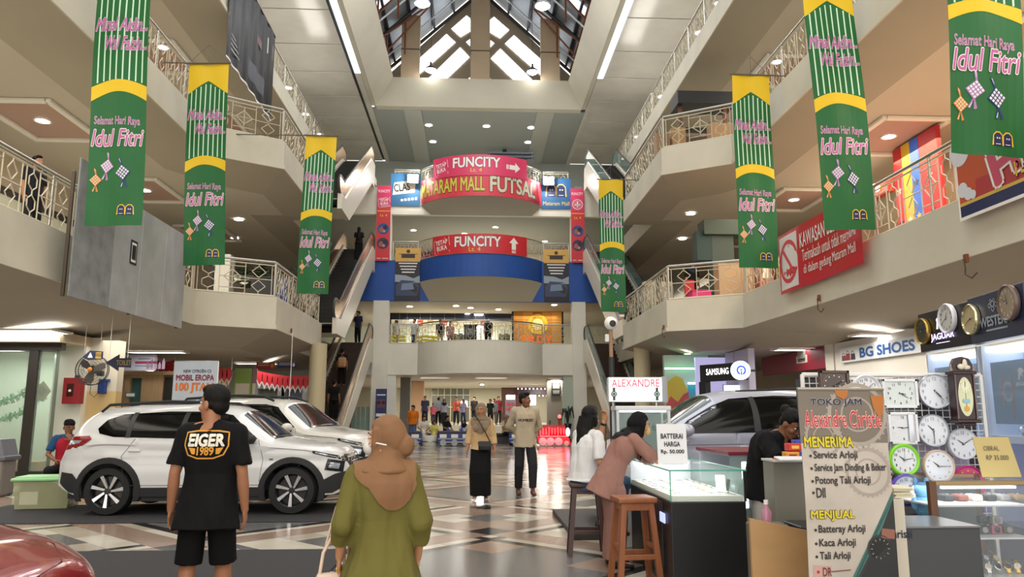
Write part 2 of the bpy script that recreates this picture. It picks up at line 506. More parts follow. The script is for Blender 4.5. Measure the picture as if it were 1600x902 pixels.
mb=MB();mb.bb((-4.5,FY+.05,0),(-4.05,FY+.5,3.45));struct(mb.build('pillar',white_wall))
mb=MB();mb.bb((-4.1,FY+3,0),(-3.55,FY+3.5,3.45));struct(mb.build('pillar',mat('grey_column',rgb('#77726b'),.6)))
mb=MB();mb.bb((-3.9,FY+8,0),(-3.1,FY+8.6,3.45));struct(mb.build('pillar',mat('peach_column',rgb('#d0a882'),.6)))
mb=MB();mb.bb((4.75,FY+.1,0),(5.25,FY+.5,3.45));struct(mb.build('pillar',mat('mint_column',rgb('#a9b5a4'),.6)))
mb=MB();mb.bb((-14.5,62,0),(14.5,62.3,3.45));struct(mb.build('wall_back',mat('hall_wall',rgb('#b3ae99'),.7)))
mb=MB();mb.bb((-14.5,50,9.5),(14.5,50.3,12.1));struct(mb.build('wall_back',warmwall))
mb=MB();mb.bb((-14.5,50,13.6),(14.5,50.3,18.5));struct(mb.build('wall_back',mat('bluegrey_wall',rgb('#8f9694'),.7)))
mb=MB();mb.bb((-14.5,52,5),(14.5,52.3,7.4));struct(mb.build('wall_back',mat('shop_wall',rgb('#dadfcf'),.7)))
bigY=[-5,3,9,14.5,19,23,26.8,30.3,33.4,36.3,39.3,42.2,46,50]
for s in(-1,1):
 for i in range(len(bigY)-1):
  mb=MB();mb.rbox((s*10.1,(bigY[i]+bigY[i+1])/2,18.53),(7.6,bigY[i+1]-bigY[i]-.07,.06),.02)
  struct(mb.build('ceiling_panel',shinygrey))
 mb=MB();mb.bb((s*6.0,-5,18.58),(s*14.5,50,18.7));struct(mb.build('ceiling',darkgap))
 mb=MB()
 a,b=s*5.78+.2,s*4.93+.3
 mb.add([(a,-5,18.46),(a,40.4,18.46),(b,40.4,20.05),(b,-5,20.05),(s*6.02+.2,-5,18.46),(s*6.02+.2,40.4,18.46),(s*6.02+.2,-5,20.05),(s*6.02+.2,40.4,20.05)],[(0,1,2,3),(4,5,1,0),(4,5,7,6),(3,2,7,6)])
 struct(mb.build('beam',mat('beam_plaster',rgb('#aaa595'),.7,noise_amt=.06,nscale=.8)))
 mb=MB();mb.bb((s*6.03+.2,16,18.44),(s*6.33+.2,36.3,18.5));o=struct(mb.build('window_1' if s<0 else 'window_2',mat('slit_glazing',(.7,.82,.95),.2,emit=.9,ecol=(.72,.84,1),noise_amt=.3,nscale=3,stretch=(2,.4,2))))
 mb=MB();mb.bb((s*6.03+.2,36.3,18.44),(s*6.33+.2,50,18.5));struct(mb.build('ceiling_panel',shinygrey))
mb=MB();mb.add([(-5.58,40.4,18.46),(5.98,40.4,18.46),(5.23,40.1,20.05),(-4.63,40.1,20.05),(-5.58,40.9,18.46),(5.98,40.9,18.46),(5.23,40.9,20.05),(-4.63,40.9,20.05)],[(0,1,2,3),(4,5,1,0),(3,2,6,7),(4,7,6,5)])
struct(mb.build('beam',mat('beam_plaster',rgb('#aaa595'),.7)))
mb=MB();mb.bb((-5.9,40.9,18.5),(6.3,50,18.6));struct(mb.build('ceiling',mat('bluegrey_ceiling',rgb('#858b89'),.5)))
for x in(-3.6,4.0):
 mb=MB();mb.bb((x-.5,40.9,18.42),(x+.5,50,18.5));struct(mb.build('ceiling_panel',mat('bluegrey_light',rgb('#9a9d98'),.5)))
for x0,x1,z1 in((-.31,.78,27.3),(-4.25,-3.21,24.0),(3.70,4.8,24.0)):
 mb=MB();mb.bb((x0,40.45,20.0),(x1,40.85,z1));struct(mb.build('column',mat('tan_column',rgb('#a8957c'),.7,noise_amt=.08,nscale=1)))
 mb=MB();mb.bb((x0-.02,40.43,21.9),(x1+.02,40.87,21.95));struct(mb.build('trim_1',darkgap))
tan=mat('gable_plaster',rgb('#9c8f7d'),.8)
mb=MB();mb.prism([(-6.2,18.7),(6.9,18.7),(6.9,21.3),(.3,27.8),(-6.2,21.3)],44.2,44.5);struct(mb.build('wall_gable',tan))
panes=[[(598,187),(693,105),(717,125),(717,203),(655,240)],[(390,380),(516,268),(570,322),(390,480)],[(520,264),(565,222),(622,275),(574,318)],[(445,512),(650,310),(710,372),(560,515)],[(690,272),(717,253),(717,300)],[(690,520),(717,498),(717,520)]]
k=0
for right in(0,1):
 for poly in panes:
  pts=[]
  for(x,y)in poly:
   if right:x=1562-x;y=y+8
   w=PY(560+x/4.103,y/4.103,44.18);pts.append((w.x,w.z))
  k+=1
  c=(sum(p[0]for p in pts)/len(pts),sum(p[1]for p in pts)/len(pts))
  o=MB();o.prism(pts,44.12,44.16);w=struct(o.build('window_%d'%(k+2),daylit))
  big=[(c[0]+(p[0]-c[0])*1.05,c[1]+(p[1]-c[1])*1.05)for p in pts]
  o=MB()
  for i in range(len(big)):
   a,b=big[i],big[(i+1)%len(big)]
   o.cyl((a[0],44.14,a[1]),(b[0],44.14,b[1]),.04,n=4)
  f=o.build('window_frame',mat('white_sash',rgb('#d8d4ca'),.5),w)
roofm=mat('roof_sheet',rgb('#8a929a'),.5,.3,noise_amt=.2,nscale=1.2,bump=.6,bscale=6,stretch=(.3,5,.3))
for s in(-1,1):
 mb=MB()
 xe,ze=(.3+s*7.6),20.9
 mb.add([(.3,8,28.1),(.3,44.3,28.1),(xe,44.3,ze),(xe,8,ze),(.3,8,28.2),(.3,44.3,28.2),(xe,44.3,ze+.1),(xe,8,ze+.1)],[(0,1,2,3),(4,5,6,7),(0,3,7,4),(1,2,6,5),(2,3,7,6)])
 struct(mb.build('roof',roofm))
 for y in(14,22,30,37):
  mb=MB();A=Vector((.3+s*1.2,y,28.1-1.2*.947-.06));B=Vector((.3+s*6.6,y,28.1-6.6*.947-.06))
  mb.add([A,A+Vector((0,.8,0)),B+Vector((0,.8,0)),B],[(0,1,2,3)])
  struct(mb.build('window_20',mat('skylight_sheet',(.8,.88,1),.5,emit=.8,ecol=(.85,.92,1))))
 dark=mat('dark_purlin',rgb('#24252a'),.6)
 mb=MB()
 for d in(.5,1.7,2.9,4.1,5.3,6.5):mb.box((.3+s*d,26,28.1-d*.947-.16),(.12,36,.22))
 struct(mb.build('beam',dark))
 mb=MB()
 for y in range(12,45,4):
  mb.cyl((.3,y,27.7),(xe,y,ze-.35),.10,n=6)
 struct(mb.build('beam',dark))
 mb=MB()
 for y in range(14,45,4):
  mb.cyl((.3+s*.3,y,27.2),(.3+s*6.6,y,21.2),.05,n=8)
 struct(mb.build('beam',mat('white_pipe',rgb('#cfd2d6'),.4,.3),smooth=40))
 rust=mat('rust_steel',rgb('#7a4022'),.7,noise_amt=.2,nscale=3)
 mb=MB()
 for y in range(20,44,4):
  x=.3+s*5.6
  mb.cyl((x,y,20.0),(x,y,22.6),.07,n=6);mb.cyl((x-.4,y,20),(x+.3,y+4,22.6),.05,n=6);mb.cyl((x+.3,y,22.6),(x-.4,y+4,20),.05,n=6)
  mb.cyl((x,y,22.4),(x-s*2.6,y,24.4),.06,n=6);mb.cyl((x-s*1.3,y,21.4),(x-s*1.3,y,23.4),.05,n=6);mb.cyl((x,y,21.2),(x-s*2.6,y,24.3),.05,n=6)
 mb.cyl((.3+s*5.6,14,20.1),(.3+s*5.6,44,20.1),.09,n=6);mb.cyl((.3+s*5.6,14,22.6),(.3+s*5.6,44,22.6),.08,n=6)
 struct(mb.build('beam',rust))
def tray(c,w,d,rz=0):
 x,y,z=c
 mb=MB()
 for(cx,cy,sx,sy)in((0,d/2,w,.16),(0,-d/2,w,.16),(w/2,0,.16,d+.16),(-w/2,0,.16,d+.16)):
  mb.rbox((cx,cy,-.05),(sx,sy,.1),.03)
 o=struct(mb.build('trim_2',trimwhite));o.location=(x,y,z);o.rotation_euler=(0,0,rz)
 mb=MB();mb.bb((-w/2+.07,-d/2+.07,-.012),(w/2-.07,d/2-.07,-.004))
 p=struct(mb.build('ceiling_panel',pinktray));p.location=(x,y,z);p.rotation_euler=(0,0,rz)
for y in(12.5,18.5,24.5,30.5):
 tray((-10.8,y,8.72),1.7,2.6);tray((10.9,y,8.72),1.7,2.6)
 tray((-10.6,y,13.4),1.6,2.4);tray((10.6,y,13.4),1.6,2.4)
def downlight_proto(r=.17):
 o=thing('downlight','','ceiling light')
 mb=MB();mb.lathe([(r,-.02),(r*1.28,-.025),(r*1.32,0),(r,.0)],24,caps=False);mb.build('trim_ring',trimwhite,o,smooth=40)
 mb=MB();mb.lathe([(0,-.018),(r,-.018),(r,-.004),(0,-.004)],24);mb.build('lamp',lampwhite,o)
 return o
_first={}
def downlights(spots,label,group,z,r=.16):
 for i,(x,y)in enumerate(spots):
  if r not in _first:
   o=downlight_proto(r);_first[r]=o
   o.location=(x,y,z)
  else:o=dup(_first[r],loc=(x,y,z))
  o['label']=label;o['group']=group
downlights([(-10.8,18.5),(-8.9,28.2),(-10.0,31.3),(-10.8,12.5),(-10.8,24.5)],'round white downlight in the ceiling below the left third-floor gallery','left downlights below the third floor',8.70)
downlights([(10.9,18.5),(7.9,26.5),(9.3,28.0),(8.7,30.5),(10.9,12.5),(10.9,24.5)],'round white downlight in the ceiling below the right third-floor gallery','right downlights below the third floor',8.70)
downlights([(-10.3,23.8),(-10.6,18.5)],'round white downlight in the ceiling below the left top-floor gallery','left downlights below the top floor',13.38)
downlights([(10.3,23.8),(10.6,18.5)],'round white downlight in the ceiling below the right top-floor gallery','right downlights below the top floor',13.38)
downlights([(6.9+.2,24.8),(8.6,28.2),(8.9,25.6)],'round white downlight in the ground-floor ceiling at right','right ground-floor downlights',3.44,.11)
downlights([(-9.95,38.3),(-9.8,41.9),(-9.6,45.1)],'round lamp in the glossy grey top ceiling behind the left railing','left top ceiling lamps',18.49,.2)
downlights([(10.2,28.9),(10.1,31.4),(10.1,38.4),(10.1,44.5)],'round lamp in the glossy grey top ceiling behind the right railing','right top ceiling lamps',18.49,.2)
downlights([(-2.8,43.2),(-2.7,46.0),(.65,43.2),(3.35,43.3),(3.34,45.8)],'round lamp in the blue-grey ceiling above the top landing','top landing ceiling lamps',18.49,.2)
downlights([(-3.6,42),(-1.0,41.6),(-.2,42.4),(1.4,43),(4.4,41),(-.4,45)],'round lamp in the ceiling above the shop with hanging price tags','lamps above the second-floor shop',7.35,.16)
downlights([(1.2,42.5),(.9,44.6),(-3.6,43.5),(-.6,44.2),(4.4,46)],'round lamp in the ceiling between the two bowed balconies','lamps between the bowed balconies',12.09,.16)
def panel_light(c,w,d,label):
 o=thing('ceiling_light',label,'ceiling light',c)
 mb=MB()
 for(cx,cy,sx,sy)in((0,d/2,w+.1,.06),(0,-d/2,w+.1,.06),(w/2,0,.06,d),(-w/2,0,.06,d)):mb.rbox((cx,cy,-.02),(sx,sy,.05),.01)
 mb.build('frame',trimwhite,o)
 mb=MB();mb.bb((-w/2,-d/2,-.02),(w/2,d/2,-.008));mb.build('diffuser',tubewhite,o)
panel_light((-10.9,18.6,3.44),2.0,.9,'long white ceiling light panel above the glass shop front')
panel_light((-10.2,24.9,3.44),1.8,.5,'long white ceiling light panel above the wooden booth')
panel_light((-8.6,30.5,3.44),1.6,.6,'long white ceiling light panel behind the car poster')
panel_light((10.5,18.4,3.44),1.9,.6,'long white ceiling light panel above the blue-lettered shoe shop sign')
panel_light((10.2,22.9,3.44),1.8,.5,'long white ceiling light panel above the red shop fascia')
panel_light((-2.2,43.0,3.44),1.6,.3,'thin ceiling light left of the middle under the end balcony')
panel_light((1.0,43.0,3.44),1.7,.35,'thin ceiling light in the middle under the end balcony')
panel_light((.6,53.0,3.44),.3,2.2,'fluorescent ceiling light running deep into the back hall')
for px,py,Y in((660,6,30),(848,10,30),(673,110,40),(832,113,40)):
 p=PY(px,py,Y)
 o=thing('high_bay_lamp','bright bell-shaped lamp hanging in the light well, %s %s'%('left' if px<750 else 'right','near' if Y<35 else 'far by the gable windows'),'lamp',tuple(p))
 mb=MB();mb.lathe([(.06,.5),(.08,.3),(.3,.12),(.34,0)],24,caps=False);mb.build('shade',M_('#4a4a4c',.4),o,smooth=40)
 mb=MB();mb.ell((0,0,.02),(.27,.27,.16),18,10);mb.build('bulb',mat('bay_bulb',(1,1,1),.4,emit=18,ecol=(1,.98,.93)),o,smooth=60)
 mb=MB();mb.cyl((0,0,.5),(0,0,27.9-.947*abs(p.x-.3)-p.z),.012,n=5);mb.build('cord',M_('#2a2a2c'),o)
 l=bpy.data.lights.new('bay','POINT');l.energy=150 if Y<35 else 25;l.shadow_soft_size=.3;l.color=(1,.97,.92);lo=bpy.data.objects.new('bay',l);C.objects.link(lo);lo.location=(p.x,p.y-.45,p.z-.3)
# ================================================================ RAILINGS
def railing(name_label,pts,z,h=1.05,motif=True,off=.06):
 """pts: plan polyline; one thing with handrail, rails, posts and wrought infill"""
 pts=[Vector((x,y,0))for x,y in pts]
 o=thing('balcony_railing',name_label,'railing',(pts[0].x,pts[0].y,z))
 L=[p-pts[0]for p in pts]
 seg=[];tot=0
 for a,b in zip(L[:-1],L[1:]):seg.append((tot,a,b));tot+=(b-a).length
 def at(u,zz):
  u=min(max(u,0),tot)
  for t0,a,b in seg:
   l=(b-a).length
   if u<=t0+l+1e-6:return tuple(a.lerp(b,(u-t0)/l)+Vector((0,0,zz)))
 mb=MB();mb.tube([p+Vector((0,0,h))for p in L],.038,8);mb.build('handrail',steel,o,smooth=50)
 mb=MB();mb.tube([p+Vector((0,0,.04))for p in L],.03,6);mb.tube([p+Vector((0,0,h-.1))for p in L],.018,6);mb.build('rail',ironpaint,o,smooth=50)
 n=max(1,round(tot/1.9))
 for i in range(n+1):
  u=tot*i/n
  mb=MB();mb.cyl(at(u,0),at(u,h),.026,n=8);mb.build('post',steel,o,smooth=50)
 mb=MB()
 def bar(u0,z0,u1,z1,r=.013):
  if 0<=min(u0,u1)and max(u0,u1)<=tot:mb.cyl(at(u0,z0),at(u1,z1),r,n=4,caps=False)
 k=max(1,round(tot/1.55));P=tot/k;zt=h-.1
 for i in range(k):
  b=i*P
  def X(f):return b+f*P
  for f in(.04,.30,.62,.96):bar(X(f),.04,X(f),zt)
  for cz,hh in((.30,.16),(.70,.16)):
   c,w=.17,.075
   for(f0,z0,f1,z1)in((c,cz+hh,c+w,cz+hh*.45),(c+w,cz+hh*.45,c+w,cz-hh*.45),(c+w,cz-hh*.45,c,cz-hh),(c,cz-hh,c-w,cz-hh*.45),(c-w,cz-hh*.45,c-w,cz+hh*.45),(c-w,cz+hh*.45,c,cz+hh)):
    bar(X(f0),z0,X(f1),z1)
  bar(X(.17),.04,X(.17),.14);bar(X(.17),.46,X(.17),.54);bar(X(.17),.86,X(.17),zt)
  c,w,hh,cz=.46,.11,.21,.52
  for(f0,z0,f1,z1)in((c,cz+hh,c+w,cz),(c+w,cz,c,cz-hh),(c,cz-hh,c-w,cz),(c-w,cz,c,cz+hh)):bar(X(f0),z0,X(f1),z1,.015)
  bar(X(.30),cz,X(.62),cz);bar(X(c),.2,X(c),.84)
  for zz in(.2,.84):bar(X(.30),zz,X(.62),zz)
  c,w=.79,.09
  for cz in(.30,.72):
   for(f0,z0,f1,z1)in((c,cz+.17,c+w,cz),(c+w,cz,c,cz-.17),(c,cz-.17,c-w,cz),(c-w,cz,c,cz+.17)):bar(X(f0),z0,X(f1),z1)
  bar(X(c),.04,X(c),.13);bar(X(c),.89,X(c),zt);bar(X(.62),.51,X(.96),.51)
 mb.build('wrought_infill',ironpaint,o)
 return o
nm={2:'second',3:'third',4:'top'}
for s,sd in((-1,'left'),(1,'right')):
 for lv,path,z in((2,PATH2,4.85),(3,PATH3,9.8)):
  p=mirror(offset_path(path,-.1),s)
  railing('ornate ivory railing along the near straight %s %s-floor gallery'%(sd,nm[lv]),[(p[0][0],5.0),(p[1][0],p[1][1]-.1)],z)
  railing('ornate ivory railing across the slanted corner of the %s %s-floor bay'%(sd,nm[lv]),[p[1],p[2]],z)
  railing('ornate ivory railing along the front of the %s %s-floor bay by the escalator'%(sd,nm[lv]),[(p[2][0],p[2][1]+.1),(p[3][0],p[3][1]-.1)],z)
 railing('ornate ivory railing running the length of the %s top gallery'%sd,[((7.75)*s,12),(7.75*s,38.8)],14.4)
for z,f in((5.08,'second'),(9.56,'third'),(13.6,'top')):
 inner=[(x,y+.15)for x,y in BOW]
 railing('railing on the bowed %s-floor balcony across the hall'%f,inner,z)
 railing('short straight railing left of the bowed %s-floor balcony'%f,[(-4.4,FY+.1),(BOW[0][0]-.1,FY+.1)],z)
 railing('short straight railing right of the bowed %s-floor balcony'%f,[(BOW[-1][0]+.1,FY+.1),(5.15,FY+.1)],z)
 railing('short railing beyond the right pillar on the %s floor'%f,[(6.05,FY+.1),(7.2,FY+.1)],z)
 # ================================================================ ESCALATORS
escwhite=mat('escalator_white',rgb('#d5d0c0'),.35)
warmlitsteel=mat('warm_lit_steel',rgb('#b08a5a'),.25,.85)  # glow of reflected warm light is mixed into the steel colour
stepm=mat('step_black',rgb('#17150f'),.5,.3)
stepbrown=mat('step_brown',rgb('#3a2a1e'),.5,.3)
handrub=mat('handrail_rubber',rgb('#3b3d3a'),.35)
escglass=glass('escalator_glass',rgb('#7fa09a'),.45)
def escalator(label,xc,y0,z0,z1,inner,steps=stepm,panel=None):
 """climbs towards +Y; inner = sign of the side facing the hall"""
 o=thing('escalator',label,'escalator',(xc,y0,z0),group=None)
 H=z1-z0;run=H/math.tan(R(30));w=.62
 prof=[(-.9,.02),(0,.02),(run,H),(run+1.0,H),(run+1.0,H-.9),(run+.1,H-.9),(.9,-.35 if z0>1 else 0.0),(-.9,-.35 if z0>1 else 0.0)]
 tr=MB()
 for sx in(-1,1):
  deck=[(-.9,.25),(.0,.25),(run,H+.25),(run+1.0,H+.25),(run+1.0,H-.95),(run+.15,H-.95),(.95,-.38 if z0>1 else 0.0),(-.9,-.38 if z0>1 else 0.0)]
  x0,x1=sx*(w+.02),sx*(w+.20)
  n=len(deck)
  vs=[(x0,a,b)for a,b in deck]+[(x1,a,b)for a,b in deck]
  tr.add(vs,[tuple(range(n)),tuple(range(n,2*n))]+[(i,(i+1)%n,n+(i+1)%n,n+i)for i in range(n)])
 vs=[(-w,a,b)for a,b in prof[4:]]+[(w,a,b)for a,b in prof[4:]]
 tr.add(vs,[(0,1,5,4),(1,2,6,5),(2,3,7,6)])
 tr.build('truss',escwhite,o,weld=True)
 n=int(H/.205)
 for i in range(n):
  mb=MB();mb.bb((-w+.02,0,-.2),(w-.02,run/n+.03,0));mb.bb((-w+.02,-.015,-.03),(w-.02,0,-.005))
  st=mb.build('step',steps,o);st.location=(0,i*run/n,(i+1)*H/n)
 mb=MB();mb.bb((-w,-.9,.0),(w,.05,.03));mb.bb((-w,run,H-.03),(w,run+1.0,H+.01));mb.build('comb_plate',steel,o)
 for sx in(-1,1):
  x=sx*(w+.11)
  line=[]
  for i in range(9):
   t=R(270-180*i/8);line.append((-.85+.36*math.cos(t),.62+.36*math.sin(t)))
  line+=[(.15,1.0)]if False else[]
  line+=[(0,.98),(run,H+.98)]
  for i in range(9):
   t=R(90-180*i/8);line.append((run+.85+.36*math.cos(t),H+.62+.36*math.sin(t)))
  n2=len(line)
  base=line+[(run+.8,H+.25),(run,H+.25),(0,.25),(-.8,.25)]
  mb=MB();k=len(base)
  vs=[(x-.012,a,b)for a,b in base]+[(x+.012,a,b)for a,b in base]
  mb.add(vs,[tuple(range(k))[::-1],tuple(range(k,2*k))])
  mb.build('balustrade',panel or(warmlitsteel if True else escglass),o)
  mb=MB();mb.tube([(x,a,b)for a,b in line],.045,8);mb.build('handrail',handrub,o,smooth=50)
  mb=MB();mb.cyl((x,0,.27),(x,run,H+.27),.06,n=6);mb.build('skirt_deck',steel,o)
 return o
escalator('ground-floor escalator at left with brown steps, climbing behind the round column',-6.05,30.0,0.0,4.98,1,stepbrown)
escalator('left middle escalator with black steps, from second to third floor',-6.05,29.9,4.85,9.7,1)
escalator('left upper escalator with black steps, from third floor to top',-6.05,30.0,9.8,14.0,1)
escalator('right ground-floor escalator behind the illuminated watch sign',6.6,30.0,0.0,4.98,-1,stepbrown,escglass)
escalator('right middle escalator with glass sides, from second to third floor',6.6,29.9,4.85,9.7,-1,stepm,escglass)
escalator('right upper escalator with glass sides, from third floor to top',6.6,30.0,9.8,14.0,-1,stepm,escglass)
# ================================================================ SIGNS ON THE FACADE
def bow_deform(off,z0,sag=2.0,hw=3.3):
 r=(hw*hw+sag*sag)/(2*sag)
 def f(u,v,l):
  t=u/(r+off);return((r+off+l)*math.sin(t),-((r+off+l)*math.cos(t)-(r-sag)),v)
 return f
def arrow(sh,part,m,u,v,s,rot=0,lift=.004):
 pts=[(-.5,-.2),(.05,-.2),(.05,-.45),(.55,0),(.05,.45),(.05,.2),(-.5,.2)]
 c,q=math.cos(R(rot)),math.sin(R(rot))
 sh.poly(part,m,[(u+s*(a*c-b*q),v+s*(a*q+b*c))for a,b in pts],lift)
 for k in(-.62,-.74):
  sh.poly(part,m,[(u+s*(a*c-b*q),v+s*(a*q+b*c))for a,b in((k-.04,-.2),(k+.04,-.2),(k+.04,.2),(k-.04,.2))],lift)
def tetap(sh,u,v,s):
 sh.text('lettering',whiteprint,'TETAP',u,v+.17*s,w=.78*s,h=.24*s,bold=.02,rot=8)
 sh.text('lettering',whiteprint,'BUKA',u+.03*s,v-.15*s,w=.66*s,h=.26*s,bold=.02,rot=8)
 c,q=math.cos(R(8)),math.sin(R(8))
 def ln(a,b):
  sh.line('lettering',whiteprint,(u+(a[0]*c-a[1]*q)*s,v+(a[0]*q+a[1]*c)*s),(u+(b[0]*c-b[1]*q)*s,v+(b[0]*q+b[1]*c)*s),.025*s,.004)
 ln((-.48,-.42),(-.48,.30));ln((.52,-.1),(.52,.42));ln((-.45,.36),(.3,.36));ln((-.3,-.38),(.5,-.38));ln((-.42,-.46),(.5,-.46))
def hung_sheet(sh,part,m,u0,v0,u1,v1,nu=24):sh.rect(part,m,u0,v0,u1,v1,.0,nu,1)
o=thing('banner','red banner with an upward arrow tied to the middle bowed railing','banner',(FX,FY,9.6))
sh=Sheet(bow_deform(.06,0));hung_sheet(sh,'cloth',redsat,-2.8,-.02,2.6,1.0)
sh.text('lettering',whiteprint,'FUNCITY',-.2,.6,w=2.4,h=.52,bold=.03,outline=blackprint,ow=.03)
sh.text('lettering',yellowprint,'Lt. 4',-.35,.18,w=.6,h=.22,bold=.01)
tetap(sh,-2.2,.48,.95);arrow(sh,'arrow',whiteprint,1.75,.55,.62,90)
sh.build(o)
o=thing('banner','wide red futsal banner with yellow and white capitals on the top bowed balcony','banner',(FX,FY,12.6))
sh=Sheet(bow_deform(.07,0));hung_sheet(sh,'cloth',mat('red_print_b',rgb('#d13a49'),.45),-3.95,.02,3.95,1.3)
sh.text('lettering',mat('straw_print',rgb('#cfc04a'),.5),'MATARAM MALL',-1.85,.68,w=4.0,h=.72,bold=.025,outline=blackprint,ow=.035)
sh.text('lettering',mat('pale_print',rgb('#cfc9b0'),.5),'FUTSAL',1.85,.68,w=2.8,h=.80,bold=.03,outline=blackprint,ow=.035)
sh.text('lettering',blackprint,'Lantai 4',3.2,.16,w=1.0,h=.16)
sh.build(o)
o=thing('banner','pink banner with a rightward arrow, tied above the wide futsal banner','banner',(FX,FY,13.72))
sh=Sheet(bow_deform(.10,0));hung_sheet(sh,'cloth',mat('pink_print_b',rgb('#d23a63'),.45),-2.85,0,2.6,1.12)
sh.text('lettering',whiteprint,'FUNCITY',-.3,.72,w=2.5,h=.52,bold=.03,outline=blackprint,ow=.03)
sh.text('lettering',yellowprint,'Lt. 4',-.3,.28,w=.6,h=.2,bold=.01)
tetap(sh,-2.3,.55,.85);arrow(sh,'arrow',whiteprint,1.8,.55,.62,0)
sh.build(o)
for x0,lab,left in((-4.91,'tall pink and red banner with two round pictures on the left pillar',1),(5.61,'tall pink and red banner with two round pictures on the right pillar',0)):
 o=thing('pillar_banner',lab,'banner',(x0,FY-.16,9.5))
 sh=Sheet();w=.37;H=4.15
 sh.rect('cloth',redsat,-w,0,w,2.9,0);sh.rect('cloth',pinkprint,-w,2.9,w,H,0)
 sh.text('lettering',whiteprint,'FUNCITY',0,3.85,w=.62,h=.15,bold=.01)
 if left:tetap(sh,0,3.25,.62)
 else:
  sh.ring('emblem',whiteprint,0,3.25,.26,.29);sh.disc('emblem',mat('rose_print',rgb('#c76a80'),.5),0,3.25,.24,.001);sh.rect('emblem',whiteprint,-.16,3.2,.16,3.26)
  sh.rect('emblem',whiteprint,-.03,3.1,.03,3.42)
 sh.rect('stripe',yellowprint,-w,2.72,w,2.76);sh.text('lettering',yellowprint,'Lt. 4',0,2.5,w=.36,h=.13,bold=.01)
 for cy,col in((1.75,'#234a8a'),(.95,'#3a2a52')):
  sh.disc('picture',M_(col),0,cy,.31);sh.disc('picture',M_('#9a5a48'),-.08,cy-.04,.15,.003);sh.disc('picture',M_('#1b1f36'),.1,cy+.08,.12,.004);sh.disc('picture',M_('#b98a7a'),.05,cy-.13,.07,.005)
 sh.rect('lettering',whiteprint,-.3,.12,-.1,.15);sh.rect('lettering',whiteprint,-.02,.12,.3,.15)
 sh.build(o)
for x0,z0,lab in((-3.55,7.38,'dark drinks poster with a yellow top hung left of the blue bowed fascia'),(4.42,7.38,'dark drinks poster with a yellow top hung right of the blue bowed fascia')):
 o=thing('poster',lab,'poster',(x0,FY-.06,z0))
 sh=Sheet(lambda u,v,l:(u,-l-.02*math.sin(v*3),v));H=2.85;w=.68
 sh.rect('cloth',M_('#26232a'),-w,0,w,H,0,1,8);sh.rect('cloth',M_('#d0a456'),-w,2.1,w,H,.003,1,4)
 sh.poly('wave',M_('#8e9aa2'),[(-w,1.0),(w,.95),(w,1.38),(.3,1.2),(-.1,1.35),(-w,1.4)],.004)
 sh.poly('picture',M_('#39415e'),[(-.6,.25),(.5,.25),(.6,.8),(.35,1.05),(-.35,1.1),(-.62,.8)],.006);sh.poly('picture',M_('#70809a'),[(-.35,.55),(.35,.6),(.25,.95),(-.3,.9)],.008)
 for i in range(4):sh.rect('lettering',whiteprint,-.5+.06*i,1.98-.16*i,.5-.05*i,2.04-.16*i,.006)
 sh.disc('emblem',M_('#3a3026'),0,2.66,.1,.006);sh.rect('emblem',M_('#3a3026'),-.36,2.3,.36,2.5,.006);sh.rect('emblem',M_('#3a3026'),-.5,2.5,.5,2.53,.006)
 sh.build(o)
def mall_emblem(sh,u,v,s,gold=None,navy=None):
 gold=gold or yellowprint;navy=navy or navyprint
 for k in(-1,1):
  c=u+k*.26*s
  sh.poly('emblem',gold,[(c-.30*s,v-.33*s),(c-.2*s,v-.3*s),(c+.2*s,v-.3*s),(c+.30*s,v-.33*s),(c+.25*s,v+.2*s),(c+.1*s,v+.36*s),(c-.1*s,v+.36*s),(c-.25*s,v+.2*s)],.004)
  sh.poly('emblem',navy,[(c-.22*s,v-.34*s),(c+.22*s,v-.34*s),(c+.21*s,v+.17*s),(c+.08*s,v+.30*s),(c-.08*s,v+.30*s),(c-.21*s,v+.17*s)],.006)
  for dx in(-.08,.04):
   sh.rect('emblem',whiteprint,c+dx*s,v,c+(dx+.06)*s,v+.07*s,.008)
  sh.rect('emblem',whiteprint,c-.13*s,v-.27*s,c+.13*s,v-.24*s,.008)
o=thing('poster','blue cigarette poster with a tilted white card beside the left floodlight','poster',(-3.78,FY-.05,12.55))
sh=Sheet();sh.rect('cloth',M_('#2c6690'),-.8,0,.8,1.85,0)
sh.poly('card',M_('#d8d4c8'),[(-.7,.62),(.5,.78),(.55,1.5),(-.62,1.32)],.003);sh.text('lettering',blackprint,'CLAS',-.2,1.06,w=.85,h=.42,bold=.02,rot=8,lift=.006)
for i in range(5):sh.rect('lettering',whiteprint,-.25+.19*i,.28+.02*i,-.12+.19*i,.4+.03*i)
sh.build(o)
o=thing('poster','blue mall poster with a twin-door emblem beside the right floodlight','poster',(4.45,FY-.05,12.5))
sh=Sheet();sh.rect('cloth',M_('#1f5687'),-.82,0,.82,1.75,0);mall_emblem(sh,0,1.05,1.05,M_('#c9b36a'));sh.text('lettering',M_('#c9b36a'),'Mataram Mall',0,.32,w=1.45,h=.22,bold=.01)
sh.build(o)
for x,lab in((-3.35,'glaring floodlight on the railing left of the red futsal banner'),(4.0,'glaring floodlight on the railing right of the red futsal banner')):
 o=thing('floodlight',lab,'floodlight',(x,FY-.55,13.95))
 mb=MB();mb.rbox((0,.08,0),(.62,.12,.5),.03);mb.build('housing',M_('#4a4c50'),o)
 mb=MB();mb.rbox((0,0,0),(.56,.05,.44),.02);mb.build('lens',mat('flood_lens',(1,1,1),.5,emit=30,ecol=(1,1,.97)),o)
 mb=MB();mb.tube([(-.34,.1,0),(-.34,.62,-.1),(.34,.62,-.1),(.34,.1,0)],.02,6);mb.build('bracket',steel,o)
 l=area('flood',(x,FY-.65,13.95),.5,.4,150,(1,.98,.92),(R(95),0,0),170)
SY=45.0
